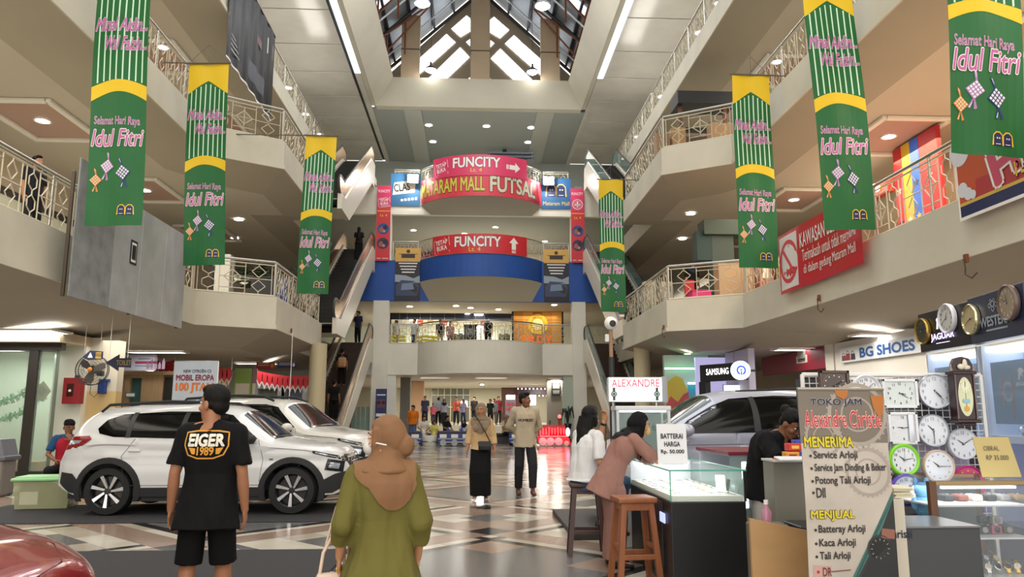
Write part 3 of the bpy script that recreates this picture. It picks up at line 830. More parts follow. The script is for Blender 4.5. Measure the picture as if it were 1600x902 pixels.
a=PY(612,472,SY);b=PY(800,534,SY)
mb=MB();mb.bb((-6,SY,6.98),(b.x+.05,SY+.12,7.36));struct(mb.build('lintel',M_('#161c2c')))
mb=MB();mb.bb((a.x-.25,SY,5.06),(a.x,SY+.2,7.36));struct(mb.build('trim_3',M_('#20262c')))
mb=MB();mb.bb((b.x,SY,5.06),(b.x+.5,SY+.2,7.36));struct(mb.build('trim_4',M_('#20262c')))
for i,(px,col)in enumerate(((637,'#cfc9bd'),(657,'#c4532e'),(673,'#b29a62'),(695,'#b8432c'),(711,'#b59c5c'),(743,'#b59c5c'),(757,'#c4442e'),(625,'#d8d5cc'))):
 p=PY(px,471,SY-.2)
 o=thing('hanging_tag','small price card hanging over the bright second-floor shop front','sign',(p.x,p.y,6.62),group='cards over the shop front')
 mb=MB();mb.rbox((0,0,.14),(.36,.02,.34),.008);mb.build('card',M_(col),o)
 mb=MB();mb.rbox((0,-.013,.1),(.2,.006,.08),.002);mb.build('print',whiteprint,o)
 mb=MB();mb.cyl((0,0,.31),(0,0,.74),.006,n=5);mb.build('cord',steel,o)
for i,(px,py)in enumerate(((640,480),(646,485),(653,490),(700,488),(750,479),(748,486),(662,497))):
 p=PY(px,py,45.8+i*1.4 if i<5 else 40.7+i*.9);o=thing('strip_light','lit strip lamp inside the bright second-floor shop','ceiling light',(p.x,p.y,7.26),group='strip lamps in the upstairs shop')
 mb=MB();mb.rbox((0,0,0),(.5,1.2,.06),.02);mb.build('tube',tubewhite,o);mb=MB();mb.rbox((0,0,.06),(.6,1.24,.05),.01);mb.build('batten',trimwhite,o)
area('upstairs_shop_lamps',(-1.2,48.5,7.2),4,5,260,(1,1,.95))
o=thing('shop_sign','lit orange plank wall with a round yellow sign and red letters','sign',(PY(840,500,44).x,44,5.06))
mb=MB();w2=1.42
for i in range(14):
 for j in range(5):
  mb.rbox((-w2+.28+j*.57+(i%2)*.0,.05+.012*((i*7+j*3)%4),.09+i*.165),(.57,.08,.155),.008,(i*3+j*5)%3)
mb.build('plank',[mat('plank_a',rgb('#c98525'),.5,emit=.04),mat('plank_b',rgb('#a8640f'),.5,emit=.03),mat('plank_c',rgb('#d99a3a'),.5,emit=.04)],o)
mb=MB();mb.bb((-w2-.1,-.06,0),(-w2,.16,2.3));mb.bb((w2,-.06,0),(w2+.1,.16,2.3));mb.bb((-w2-.1,-.06,2.3),(w2+.1,.16,2.4));mb.build('frame',M_('#1b1d20'),o)
sh=Sheet(lambda u,v,l:(u,-.02-l,v));Y_=mat('yellow_lit',rgb('#e6b81c'),.5,emit=.12);
sh.disc('round_board',Y_,0,1.55,.6,.03,40);sh.ring('round_board',M_('#7a5510'),0,1.55,.36,.38,.034);sh.disc('round_board',M_('#f6e6a0'),0,1.55,.34,.033)
sh.text('lettering',M_('#7a4a10'),'MR.D.I.Y.',0,1.98,w=.62,h=.12,bold=.01,arc=-.25,lift=.04)
sh.text('lettering',mat('red_lit',rgb('#d84a18'),.5,emit=.4),'MR.DIY',-.05,.66,w=1.7,h=.42,bold=.012,outline=Y_,ow=.03,lift=.06)
sh.build(o)
l=area('sign_wash',(o.location.x+.6,43.4,7.2),1.5,.3,2,(1,.75,.4),(R(25),0,0))
ymat=M_('#d9cf1e')
for i,(px,py)in enumerate(((613,529),(628,527),(654,527),(664,524),(674,520),(680,526))):
 p=PY(px,534,41.9+.3*(i%3));o=thing('shopping_basket_stand','yellow shopping basket stand behind the second-floor railing','basket',(p.x,p.y,5.06),group='yellow baskets upstairs')
 mb=MB()
 for q in range(3):mb.rbox((0,0,.2+q*.2),(.45-.03*q,.34,.14),.03)
 mb.build('basket',ymat,o);mb=MB();mb.tube([(-.2,0,.72),(-.15,0,.88),(.15,0,.88),(.2,0,.72)],.014,6);mb.build('handle',ymat,o)
 mb=MB();mb.rbox((0,0,.05),(.5,.4,.1),.02);mb.build('base',M_('#3a3a3a'),o)
p=PY(735,534,43.5);o=thing('display_kiosk','tall black display kiosk behind the second-floor railing','kiosk',(p.x,p.y,5.06))
mb=MB();mb.rbox((0,0,.68),(.72,.5,1.36),.03);mb.build('cabinet',M_('#15161a'),o);mb=MB();mb.rbox((0,-.26,1.0),(.6,.02,.4),.01);mb.build('screen',M_('#2b3038',.2),o);mb=MB();mb.rbox((0,0,1.4),(.8,.56,.08),.02);mb.build('top',M_('#24262a'),o)
for px,lab in((717,'round rack of green bags behind the second-floor railing'),(788,'rack of olive bags at the right end of the upstairs shop')):
 p=PY(px,534,44.4);o=thing('stock_rack',lab,'rack',(p.x,p.y,5.06))
 mb=MB();mb.cyl((0,0,0),(0,0,1.3),.03);mb.cyl((0,0,0),(0,0,.05),.3,n=16);mb.build('stand',steel,o)
 for k in range(6):
  mb=MB();t=k*PI/3;mb.rbox((.24*math.cos(t),.24*math.sin(t),.72+.06*(k%2)),(.2,.16,.5),.04);mb.build('bag',M_(['#5f6648','#7a7450','#4d5a50'][k%3]),o)
mb=MB();mb.bb((PY(641,365,49).x,49.6,9.6),(PY(704,365,49).x,49.9,12.05));tag(mb.build('wall_panel',M_('#6f1329',.6)),'dark maroon wall panel behind the middle bowed balcony at left','panel')
mb=MB();mb.bb((PY(875,365,47).x,48.6,9.6),(PY(892,365,47).x+.1,48.9,11.9));tag(mb.build('wall_panel',M_('#7a1838',.6)),'narrow maroon panel left of the right pillar on the third floor','panel')
o=thing('roof_truss_bar','dark blue metal canopy on the back wall above the top banner','canopy',(PY(798,238,47).x,47,PY(798,246,47).z))
mb=MB();mb.rbox((0,0,.25),(3.0,.25,.12),.02);mb.rbox((0,0,0),(3.0,.25,.10),.02);mb.build('beam',M_('#1f2a3e'),o)
mb=MB();mb.bb((1.35,-.1,-2.0),(1.45,.1,.3));mb.bb((-1.45,-.1,-2.0),(-1.35,.1,.3));mb.build('leg',M_('#1f2a3e'),o)
mb=MB();mb.rbox((-.4,0,.42),(.25,.2,.2),.03);mb.build('lamp_head',black,o)
rnd=random.Random(3)
for i,(px,py,w,h,col)in enumerate(((597,262,.9,1.0,'#8f7a62'),(600,276,1.0,.7,'#3c3f5a'),(622,274,.7,.8,'#2c3148'),(640,268,.9,1.5,'#9aa0a8'),(873,270,.5,1.6,'#bdbab2'),(884,274,.55,1.3,'#8a6a58'),(895,268,.4,.8,'#6e5546'),(904,274,.5,1.2,'#8f8f92'),(862,272,.5,1.3,'#a9aaa6'))):
 p=PY(px,284,44+.3*(i%3));z=13.6
 nmx=['brown','violet','navy','grey','white','tan','dark brown','ash grey','pale'][i]
 o=thing('stall_board','%s poster stall board standing on the top landing %s'%(nmx,'at left' if px<700 else 'at right'),'board',(p.x,p.y,z))
 mb=MB();mb.rbox((0,0,h/2+.35),(w,.06,h),.01);mb.build('panel',M_(col),o)
 mb=MB();mb.bb((-w*.4,-.2,0),(-w*.36,.2,.36));mb.bb((w*.36,-.2,0),(w*.4,.2,.36));mb.build('foot',steel,o)
 sh=Sheet(lambda u,v,l:(u,-.032-l,v))
 for r in range(4):sh.rect('print',M_('#d8d4c8')if i in(1,2)else M_('#5a4a44'),-w*.36,.45+h*.2*r,w*(.1+.25*rnd.random()),.52+h*.2*r,.002)
 sh.build(o)
# ================================================================ HANGING BANNERS
green=mat('banner_green',rgb('#045c28'),.6,noise_amt=.08,nscale=2)
byellow=mat('banner_yellow',rgb('#d9b611'),.6)
pale=mat('banner_stripe',rgb('#bfe3c4'),.6)
rose=mat('banner_rose',rgb('#b65a9a'),.6)
lilac=mat('ketupat_lilac',rgb('#a274a8'),.6);orange=mat('ketupat_orange',rgb('#c87a35'),.6);deepblue=mat('ketupat_blue',rgb('#1a3470'),.6)
paleweave=mat('ketupat_weave',rgb('#dcd8e4'),.6);tanweave=mat('ketupat_tan',rgb('#e0c9a0'),.6)
def ketupat(sh,part,u,v,s,dk,lt,tilt):
 c,q=math.cos(R(tilt)),math.sin(R(tilt))
 def T(a,b):return(u+(a*c-b*q)*s,v+(a*q+b*c)*s)
 sh.poly(part,dk,[T(-.5,0),T(0,-.56),T(.5,0),T(0,.56)],.008)
 for i in range(4):
  for j in range(4):
   a=-.36+.24*i;b=-.36+.24*j
   p=[(a-.085,b-.085),(a+.085,b-.085),(a+.085,b+.085),(a-.085,b+.085)]
   r=[((x-y)*.5*1.0,(x+y)*.56)for x,y in p]
   sh.poly(part,lt,[T(*w)for w in r],.018)
 sh.poly(part,dk,[T(-.05,.52),T(.05,.52),T(-.02,.95),T(-.16,1.1),T(-.18,.95)],.008);sh.poly(part,lt,[T(-.05,.7),T(-.03,.7),T(-.1,1.0),T(-.14,1.0)],.010)
 sh.poly(part,dk,[T(-.06,-.5),T(.0,-.5),T(-.12,-1.05),T(-.26,-1.0)],.008);sh.poly(part,dk,[T(0,-.5),T(.06,-.5),T(.24,-1.0),T(.08,-1.08)],.008)
 sh.poly(part,lt,[T(-.08,-.72),T(-.05,-.72),T(-.15,-1.0),T(-.2,-.98)],.010)
def idul_banner(label,tl,tr,bl,Y,L,seed):
 """top-left, top-right and bottom-left pixels give hang point, width and lean at depth Y"""
 A,B,D=PY(*tl,Y),PY(*tr,Y),PY(*bl,Y)
 w=(B-A).length;top=(A+B)/2
 down=(D-A).normalized();right=(B-A).normalized()
 right=(right-down*right.dot(down)).normalized();back=(-down).cross(right).normalized()
 if L is None:L=(D-A).length
 Mx=Matrix((right,back,-down)).transposed().to_4x4();Mx.translation=top
 o=thing('hanging_banner',label,'banner',M=Mx,group=None)
 def df(u,v,l):
  return(u,.05*math.sin(v*1.1+seed)+.018*math.sin(u*9+v*.7+seed)-l,v)
 sh=Sheet(df);h=w/2
 sh.rect('cloth',green,-h,-L,h,0,0,10,30)
 def arch(vc,ve,n=16,pw=1.6):return[(-h+2*h*i/n,vc+(ve-vc)*abs(2*i/n-1)**pw)for i in range(n+1)]
 def strip(part,m,lo,hi,lift):
  for i in range(len(lo)-1):
   sh.poly(part,m,[lo[i],lo[i+1],hi[i+1],hi[i]],lift)
 k=L/5.0
 cr=arch(-.46*k,-.75*k,16,1.0)
 strip('crown',byellow,[(u,v+.03*math.cos(u/h*PI))for u,v in cr],[(-h+2*h*i/16,0)for i in range(17)],.003)
 a1=arch(-2.36*k,-2.50*k,16,2.0);a2=arch(-2.58*k,-2.76*k,16,2.0)
 for i in range(8):
  u=-h+2*h*(i+.85)/8.7
  t=abs(u/h);top_v=-.46*k+(-.29*k)*t-.03
  for j in range(8):
   v0=top_v+(-2.36*k-.1*t*t-top_v)*j/8;v1=top_v+(-2.36*k-.1*t*t-top_v)*(j+1)/8
   sh.rect('stripe',pale,u-.013,v1,u+.013,v0,.003)
 strip('band',byellow,a2,a1,.004)
 sh.text('lettering',rose,'Minal Aidin...',0,-1.32*k,w=w*.95,h=.27,bold=.015,shear=.35,outline=paleweave,ow=.02,lift=.010)
 sh.text('lettering',rose,'Wal Faizin...',.1*w,-1.68*k,w=w*.75,h=.27,bold=.015,shear=.35,outline=paleweave,ow=.02,lift=.010)
 sh.text('lettering',rose,'Selamat Hari Raya',-.02,-3.13*k,w=w*.82,h=.20,bold=0,outline=paleweave,ow=.02,lift=.010,rot=-2)
 sh.text('lettering',rose,'Idul Fitri',0,-3.42*k,w=w*.92,h=.31,bold=.01,shear=.22,outline=whiteprint,ow=.03,lift=.012)
 ketupat(sh,'ketupat_lilac',-.17*w,-3.93*k,.25*w,lilac,paleweave,-8)
 ketupat(sh,'ketupat_blue',.12*w,-4.05*k,.27*w,deepblue,paleweave,8)
 ketupat(sh,'ketupat_orange',-.36*w,-4.18*k,.21*w,orange,tanweave,0)
 mall_emblem(sh,.2*w,-4.72*k,.28)
 sh.build(o)
 mb=MB();mb.cyl((-h-.06,0,.01),(h+.06,0,.01),.022,n=8);mb.build('rod',M_('#5a5348'),o,smooth=50)
 mb=MB();mb.cyl((0,.0,.02),(0,0,.6),.006,n=5);mb.cyl((-h,0,.02),(0,0,.5),.005,n=5);mb.cyl((h,0,.02),(0,0,.5),.005,n=5);mb.build('cord',M_('#5a5348'),o)
 sx=1 if top.x>0 else-1;e=(7.85 if abs(top.x)>5.6 or top.x<0 else 6.0)*sx;mi=Mx.inverted()
 mb=MB();mb.cyl((0,.03,.02),mi@Vector((e,top.y,top.z)),.016,n=6);mb.build('support_arm',M_('#5a5348'),o)
 return o
idul_banner('nearest green festive banner on the left, in front of the metal sheets',(157,-69),(240,-62),(131,349),13.6,None,.3)
idul_banner('second green festive banner on the left, between the sheets and the third-floor railing',(295,99),(357,100),(285,414),18.2,None,1.1)
idul_banner('farthest green festive banner on the left, in front of the escalators',(478,212),(526,213),(463,459),21.9,None,2.0)
idul_banner('nearest green festive banner on the right, beside the cartoon playground banner',(1470,-195),(1577,-200),(1489,246),9.2,None,.8)
idul_banner('second green festive banner on the right, above the red no-smoking banner',(1253,-32),(1329,-35),(1290,361),13.4,None,1.7)
idul_banner('third green festive banner on the right, left of the no-smoking banner',(1144,118),(1202,117),(1155,420),17.6,None,2.6)
idul_banner('farthest green festive banner on the right, beside the right pillar',(935,281),(973,281),(939,488),26.0,None,3.3)
A,B,D,E_=PX(352,-70,-7.58),PX(428,110,-7.58),PX(352,85,-7.58),PX(424,172,-7.58)
o=thing('hanging_poster','large glossy black poster hung on the left top gallery railing','poster',(-7.56,D.y,0))
def dfp(u,v,l):return(l+.025*math.sin(u*7),u,v)
sh=Sheet(dfp)
W_=E_.y-D.y;zt=15.5;zb=min(D.z,E_.z)
gl=mat('glossy_black_vinyl',rgb('#0b0a0e'),.38,bump=.25,bscale=3,stretch=(1,5,.5),spec=.06)
sh.rect('sheet',gl,0,D.z,W_,zt,0,40,10);sh.rect('edge',whiteprint,0,D.z-.06,W_,D.z,.003,40,1)
sh.rect('print',M_('#5c1a22'),W_*.55,(D.z+zt)/2+.25,W_*.68,(D.z+zt)/2+.55,.004);sh.rect('print',M_('#c9c7c2'),W_*.82,zt-1.1,W_*.94,zt-.5,.004)
sh.rect('print',M_('#2e3140'),W_*.40,D.z+.35,W_*.78,D.z+1.0,.003,12,1)
for i in range(4):sh.rect('print',M_('#9a9896'),W_*.06,D.z+.35+i*.16,W_*(.22-.02*i),D.z+.40+i*.16,.004)
sh.build(o)
mb=MB();mb.cyl((0,0,zt),(0,W_,zt),.03,n=8);mb.build('rod',steel,o)
o=thing('metal_hoarding','bare zinc sheets boarded over the left second-floor railing','hoarding',(-7.32,0,0))
zinc=mat('zinc_sheet',rgb('#a9acad'),.42,.25,noise_amt=.22,nscale=1.4,bump=.2,bscale=2)
zinc2=mat('zinc_dull',rgb('#868a8b'),.6,.15,noise_amt=.3,nscale=3)
x=0
y0,y1=PX(103,470,-7.32).y,PX(285,480,-7.32).y
z0,z1=PX(284,514,-7.32).z,PX(284,365,-7.32).z
ys=[y0+(y1-y0)*f for f in(.28,.52,.76,1.0)]
for a_,b_ in zip([y0+(y1-y0)*.28]+ys[1:-1],ys[1:]):
 mb=MB();mb.rbox((0,(a_+b_)/2,(z0+z1)/2),(.03,b_-a_-.01,z1-z0),.008);mb.build('sheet',zinc,o)
mb=MB();mb.rbox((.02,y0+(y1-y0)*.14,(z0+z1)/2+.12),(.03,(y1-y0)*.28,z1-z0+.25),.008);mb.build('sheet',zinc2,o)
for yy in(y0+.05,y0+(y1-y0)*.5,y1-.05):
 mb=MB();mb.rbox((-.10,yy,(z0+z1)/2),(.06,.06,z1-z0),.01);mb.build('batten',M_('#4a4035'),o)
p=PX(209,395,-7.30)
sh=Sheet(lambda u,v,l:(.02+l,u,v));sh.rect('number_plate',blackprint,p.y-.16,p.z-.26,p.y+.16,p.z+.26,.002);sh.rect('number_plate',whiteprint,p.y-.11,p.z-.21,p.y+.11,p.z+.21,.004);sh.text('lettering',blackprint,'1',p.y,p.z,h=.30,w=.13,bold=.02,lift=.008)
sh.build(o)
o=thing('banner','red no-smoking banner tied to the right second-floor railing','banner',(7.62,0,0))
p0,p1=PX(1220,448,7.62),PX(1351,400,7.62)
Lb=p0.y-p1.y;zb,zt2=4.38,5.85
def dfr(u,v,l):return(-l-.03*math.sin(u*2.1)*(1 if v<4.9 else.4),p0.y-u,v)
sh=Sheet(dfr);gloss_red=mat('gloss_red_vinyl',rgb('#b9242f'),.25,bump=.3,bscale=4)
sh.rect('cloth',gloss_red,0,zb,Lb,zt2,0,24,3);sh.rect('white_panel',M_('#d3cfcc',.3),.08,zb+.08,Lb*.27,zt2-.08,.004,6,1)
cu,cv=Lb*.145,(zb+zt2)/2
sh.rect('symbol',blackprint,cu-.32,cv-.12,cu+.22,cv-.02,.008);sh.ring('symbol',blackprint,cu+.26,cv+.2,.07,.1,.008,16,0,270);sh.ring('symbol',blackprint,cu+.12,cv+.34,.07,.1,.008,16)
sh.ring('symbol',redsat,cu,cv,.43,.53,.010);sh.line('symbol',redsat,(cu-.33,cv+.33),(cu+.33,cv-.33),.1,.010)
sh.text('lettering',whiteprint,'KAWASAN BEBAS ASAP',Lb*.64,zt2-.38,w=Lb*.66,h=.34,bold=.01,lift=.012)
sh.text('lettering',whiteprint,'Terimakasih untuk tidak merokok',Lb*.64,cv-.02,w=Lb*.62,h=.27,lift=.012)
sh.text('lettering',whiteprint,'di dalam gedung Mataram Mall',Lb*.64,zb+.36,w=Lb*.60,h=.27,lift=.012)
sh.build(o)
o=thing('banner','orange and red playground banner with a big pink letter at the right edge','banner',(7.6,0,0))
q0,q1=PX(1503,345,7.6),6.2
Lb=q0.y-q1;zb,zt3=4.5,5.75
def dfq(u,v,l):return(-l,q0.y-u,v)
sh=Sheet(dfq);orangep=mat('orange_vinyl',rgb('#b8502f'),.25);
sh.rect('cloth',orangep,0,zb+.2,Lb,zt3,0,12,2);sh.rect('cloth',M_('#aa3338',.3),.4,zb+.22,Lb,zb+.5,.002,12,1)
sh.rect('stripe',navyprint,0,zb,Lb,zb+.17,.002,12,1);sh.rect('stripe',M_('#c9a94a'),0,zb+.17,Lb,zb+.22,.004,12,1);sh.rect('edge',whiteprint,-.04,zb-.05,Lb,zb,.003);sh.rect('edge',whiteprint,-.04,zb,0,zt3,.003)
cl=M_('#cfd0d6',.3)
for q_,(u,v,r)in enumerate(((.1,zt3-.2,.24),(.3,zt3-.1,.2),(.1,zb+.42,.12),(.22,zb+.33,.10),(.33,zb+.29,.07))):sh.disc('cloud',cl,u,v,r,.006+.001*q_)
sh.text('lettering',M_('#c24a66',.3),'H',1.05,zb+.58,w=.5,h=.5,bold=.05,rot=14,outline=whiteprint,ow=.05,lift=.014);
sh.poly('gold_patch',M_('#c99a2e',.3),[(1.1,zt3),(1.25,zb+.75),(3.4,zb+.9),(3.4,zt3)],.003)
sh.text('lettering',yellowprint,'PLAYGROUND',1.95,zb+.46,w=1.4,h=.22,bold=.02,rot=6,outline=blackprint,ow=.05,lift=.014)
sh.build(o)
# ================================================================ LEFT GROUND FLOOR
o=thing('glass_shopfront','tall glass shop front with dark frame at the left edge','shop front',(0,0,0))
gy=19.3
fr=M_('#2c2620',.5)
xL=PY(-120,650,gy).x;xP=PY(46,650,gy).x;xR=PY(83,650,gy).x
shopg=glass('shop_glass',rgb('#9fb0a0'),.30)
mb=MB();mb.bb((xP-.11,gy-.08,0),(xP+.11,gy+.08,3.05));mb.build('mullion',fr,o)
mb=MB();mb.bb((xL,gy-.1,3.02),(xR+.1,gy+.1,3.22));mb.build('head_rail',fr,o)
mb=MB();mb.bb((xL,gy-.1,0),(xR-.1,gy+.1,.1));mb.build('sill',fr,o)
mb=MB();mb.bb((xR-.035,gy-.04,.1),(xR+.01,gy+.04,3.02));mb.build('mullion',M_('#5d6a60',.3),o)
for a_,b_ in((xL,xP-.11),(xP+.11,xR-.03)):
 mb=MB();mb.bb((a_,gy-.01,.1),(b_,gy+.01,3.02));mb.build('pane',shopg,o)
mb=MB();mb.bb((xL-1,18.9,3.2),(xR+.2,21,3.45));struct(mb.build('lintel',M_('#b7a98e',.7)))
mb=MB();mb.bb((xL-1,22.0,0),(xR-.2,22.2,3.2));struct(mb.build('wall_shop',M_('#b9c2b0',.7)))
area('shop_light',((xL+xP)/2,20.6,3.0),2.5,1.2,70,(.9,1,.92))
gar=mat('green_tinsel',rgb('#2fa060'),.5,noise_amt=.5,nscale=40)
for j,(zz,lab)in enumerate(((2.2,'upper green tinsel garland looped behind the shop glass'),(1.95,'lower green tinsel garland looped behind the shop glass'))):
 mb=MB();pts=[(xL+(xP-xL)*t/20,gy+.3+.35*j,zz-(.5+.15*j)*math.sin(PI*t/20))for t in range(21)]
 rnd=random.Random(j)
 for a_,b_ in zip(pts[:-1],pts[1:]):
  for q in range(7):
   t=rnd.random();c=Vector(a_).lerp(Vector(b_),t);d=Vector((rnd.uniform(-1,1),rnd.uniform(-.4,.4),rnd.uniform(-1,1))).normalized()*.12
   mb.cyl(c-d,c+d,.018,.004,n=4)
 tag(mb.build('garland',gar),lab,'garland')
o=thing('mannequin','white dressed mannequin behind the shop glass at the left edge','mannequin',(xL+.75,gy+1.3,.0))
mb=MB();mb.lathe([(.3,.25),(.33,.5),(.26,.9),(.17,1.25),(.22,1.5),(.2,1.68),(.07,1.78)],20);mb.build('dress',M_('#cfe0dc',.6),o,smooth=60)
mb=MB();mb.ell((0,0,1.95),(.09,.1,.13));mb.cyl((0,0,1.75),(0,0,1.9),.045);mb.cyl((-.2,0,1.6),(-.32,-.05,1.1),.045,.03);mb.cyl((.2,0,1.6),(.34,-.1,1.15),.045,.03);mb.build('figure',M_('#e4e6e0',.4),o,smooth=60)
mb=MB();mb.cyl((0,0,0),(0,0,.3),.3,n=24);mb.build('stand',steel,o)
for dx,w,h,c in((1.5,.9,.42,'#b39a74'),(2.3,.6,.3,'#a8906c')):
 mb=MB();mb.rbox((xL+dx,gy+.75,h/2),(w,.7,h),.02);tag(mb.build('plinth',M_(c)),'%s tan display plinth behind the shop glass'%('taller' if h>.4 else 'lower'),'plinth')
o=thing('sign_card','small red sale card at the foot of the shop glass','sign',(xP-.55,gy-.14,.55))
mb=MB();mb.rbox((0,0,0),(.42,.015,.22),.004);mb.build('card',M_('#c9302a'),o);mb=MB();mb.bb((-.15,-.01,-.03),(.15,-.008,.03));mb.build('print',whiteprint,o)
o=thing('diamond_ornament','gold diamond ornament stuck inside the shop glass','ornament',(xP+.22,gy+.06,2.02))
mb=MB();mb.prism([(-.2,0),(0,-.25),(.2,0),(0,.25)],-.015,.015);mb.build('plate',M_('#8a7848',.4),o);mb=MB();mb.prism([(-.12,0),(0,-.15),(.12,0),(0,.15)],-.02,.02);mb.build('centre',M_('#57503a',.4),o)
wy=20.2
x0,x1,x2=PY(83,650,wy).x,PY(125,650,wy).x,PY(171,650,wy).x
mb=MB();mb.bb((x0-.1,wy,0),(x1,wy+.6,3.45));struct(mb.build('wall_pier',white_wall))
mb=MB();mb.bb((x1,wy+.25,0),(x2,wy+.6,2.05),1);mb.bb((x1,wy+.25,2.05),(x2,wy+.6,3.45),0);struct(mb.build('wall_return',[M_('#c9c3b2',.7),M_('#c6ac78',.7)]))
p=PY(116,611,wy-.1)
o=thing('fire_hose_box','red fire hose box with dark window on the white pier','fire box',(p.x,wy,p.z))
mb=MB();mb.rbox((0,-.13,0),(.42,.26,.66),.01);mb.build('box',M_('#8e1f26',.45),o)
mb=MB();mb.rbox((-.02,-.265,.02),(.17,.02,.32),.005);mb.build('window',M_('#3b1418',.2),o);mb=MB();mb.lathe([(0,0),(.035,.0),(.03,.02),(0,.03)],12,M=Matrix.Translation((-.02,-.275,.0))@Matrix.Rotation(R(90),4,'X'));mb.build('emblem',whiteprint,o)
mb=MB();mb.rbox((.05,-.1,.36),(.1,.1,.08),.01);mb.build('bell',M_('#2d2d2d'),o)
p=PY(143,578,19.6)
o=thing('wall_fan','black industrial wall fan above the beige dado','fan',tuple(p),rz=R(4))
fanm=M_('#232220',.5)
mb=MB();Rf=.385
for r in(Rf,Rf*.96):mb.tube([(r*math.cos(t*PI/20),0 if r==Rf else.13,r*math.sin(t*PI/20))for t in range(40)],.012,5,closed=True)
for i in range(44):
 t=2*PI*i/44
 mb.tube([(.08*math.cos(t),-.10,.08*math.sin(t)),(.25*math.cos(t),-.09,.25*math.sin(t)),(Rf*math.cos(t),0,Rf*math.sin(t)),(.25*math.cos(t),.17,.25*math.sin(t)),(.1*math.cos(t),.18,.1*math.sin(t))],.0035,3)
for r in(.14,.2,.27,.33):mb.tube([(r*math.cos(t*PI/16),-.10+.25*max(0,r-.25),r*math.sin(t*PI/16))for t in range(32)],.004,3,closed=True)
mb.build('cage',fanm,o)
for k in range(3):
 t0=R(25+120*k);c,s_=math.cos(t0),math.sin(t0)
 poly=[(.05,-.05),(.2,-.12),(.33,-.10),(.35,.03),(.25,.08),(.05,.05)]
 mb=MB();n=len(poly);vs=[(a*c-b*s_,.02+b*.35,a*s_+b*c)for a,b in poly]+[(a*c-b*s_,.03+b*.35,a*s_+b*c)for a,b in poly]
 mb.add(vs,[tuple(range(n)),tuple(range(n,2*n))[::-1]]+[((i+1)%n,i,n+i,n+(i+1)%n)for i in range(n)]);mb.build('blade',M_('#4a463f',.4),o)
mb=MB();mb.ell((0,-.1,0),(.06,.04,.06));mb.build('hub_badge',M_('#c4741c'),o,smooth=60)
mb=MB();mb.cyl((0,.05,0),(0,.38,0),.11,.08,16);mb.build('motor',fanm,o,smooth=40);mb=MB();mb.cyl((0,.3,0),(.0,.5,-.06),.03);mb.rbox((0,.56,-.06),(.14,.18,.14),.02);mb.build('bracket',fanm,o)
mb=MB();mb.tube([(-.02,.1,-.36),(-.05,.15,-.6),(.04,.2,-.68),(.1,.3,-.55)],.008,5);mb.build('cable',fanm,o)
o=thing('junction_box','navy blue control box on the wall right of the fan','box',tuple(PY(160,606,wy+.2)))
mb=MB();mb.rbox((0,0,0),(.2,.12,.32),.02);mb.build('body',M_('#1d3a7c'),o);mb=MB();mb.rbox((.04,0,.19),(.26,.12,.07),.02);mb.build('lid',M_('#24458f'),o)
def arrow_sign(label,px0,px1,py,Y,hh,txt,head,tint,rz):
 a,b=PY(px0,py,Y),PY(px1,py,Y);w=b.x-a.x;c=(a+b)/2
 o=thing('arrow_sign',label,'sign',tuple(c),rz=rz)
 nv=M_('#141c3c',.5);h=hh
 if head=='arrow':poly=[(-w/2,0),(-w/2+.28,h*.95),(-w/2+.28,h*.5),(w/2,h*.55),(w/2,-h*.55),(-w/2+.28,-h*.5),(-w/2+.28,-h*.95)]
 else:poly=[(-w/2,-.04),(-w/2+.16,h*.75),(w/2,h*.62),(w/2,-h*.5),(-w/2+.28,-h*.6),(-w/2+.14,-h*.7)]
 mb=MB();mb.prism(poly,-.015,.015);mb.build('board',nv,o)
 sh=Sheet(lambda u,v,l:(u,-.016-l,v))
 if head=='arrow':sh.text('lettering',M_('#8f7a34'),txt,.12,0,w=w*.58,h=h*.55,bold=.02)
 else:
  sh.rect('panel',M_('#a8892e'),-w/2+.3,-h*.42,w/2-.03,h*.5);sh.text('lettering',nv,txt,.13,.02,w=w*.5,h=h*.5,bold=.02);sh.poly('symbol',whiteprint,[(-w/2+.12,-.05),(-w/2+.18,.08),(-w/2+.24,-.05)])
 sh.build(o)
 mb=MB();mb.cyl((-.2,0,h*.45),(-.2,0,3.8-c.z),.006,n=5);mb.cyl((w*.35,0,h*.45),(w*.35,0,3.8-c.z),.006,n=5);mb.build('cord',steel,o)
arrow_sign('small navy and yellow mosque sign hanging above the fan',130,160,556,19.3,.17,'MUSHOLLA','house',None,R(6))
arrow_sign('navy left-pointing arrow sign hanging right of the fan',166,204,567,17.5,.2,'TOILET','arrow',None,R(6))
by=26.0
x0,x1=PY(168,650,by).x,PY(272,650,by).x
o=thing('wooden_booth','pale wooden booth with teal door behind the white car','booth',(0,by,0))
zt4=PY(200,585,by).z
mb=MB();mb.bb((x0,0,0),(x0+.45,1.2,zt4));mb.build('post',mat('mid_wood',rgb('#8d7358'),.6,noise_amt=.15,nscale=2,stretch=(5,5,.6)),o)
dx=PY(198,650,by).x;dx2=PY(216,650,by).x;ex=PY(250,650,by).x
mb=MB();mb.bb((x0+.45,.05,0),(dx,1.2,zt4));mb.bb((dx2,.05,0),(ex,1.2,zt4));mb.bb((dx,.05,zt4-.12),(dx2,1.2,zt4));mb.bb((x0+.3,-.05,zt4-.02),(x1+.1,1.25,zt4+.10));mb.build('panel',woodlt,o)
mb=MB();mb.bb((dx,.2,0),(dx2,.26,zt4-.12));mb.build('door',M_('#40605f',.4),o)
mb=MB();mb.bb((ex,.15,0),(x1,.2,zt4-.1));mb.build('dark_panel',M_('#2a2824',.4),o)
sh=Sheet();sh.rect('notice',M_('#3d7a70'),x0+.52,2.0,x0+.85,2.16,.0);sh.rect('notice',whiteprint,x0+.55,2.03,x0+.82,2.13,.002);sh.build(o)
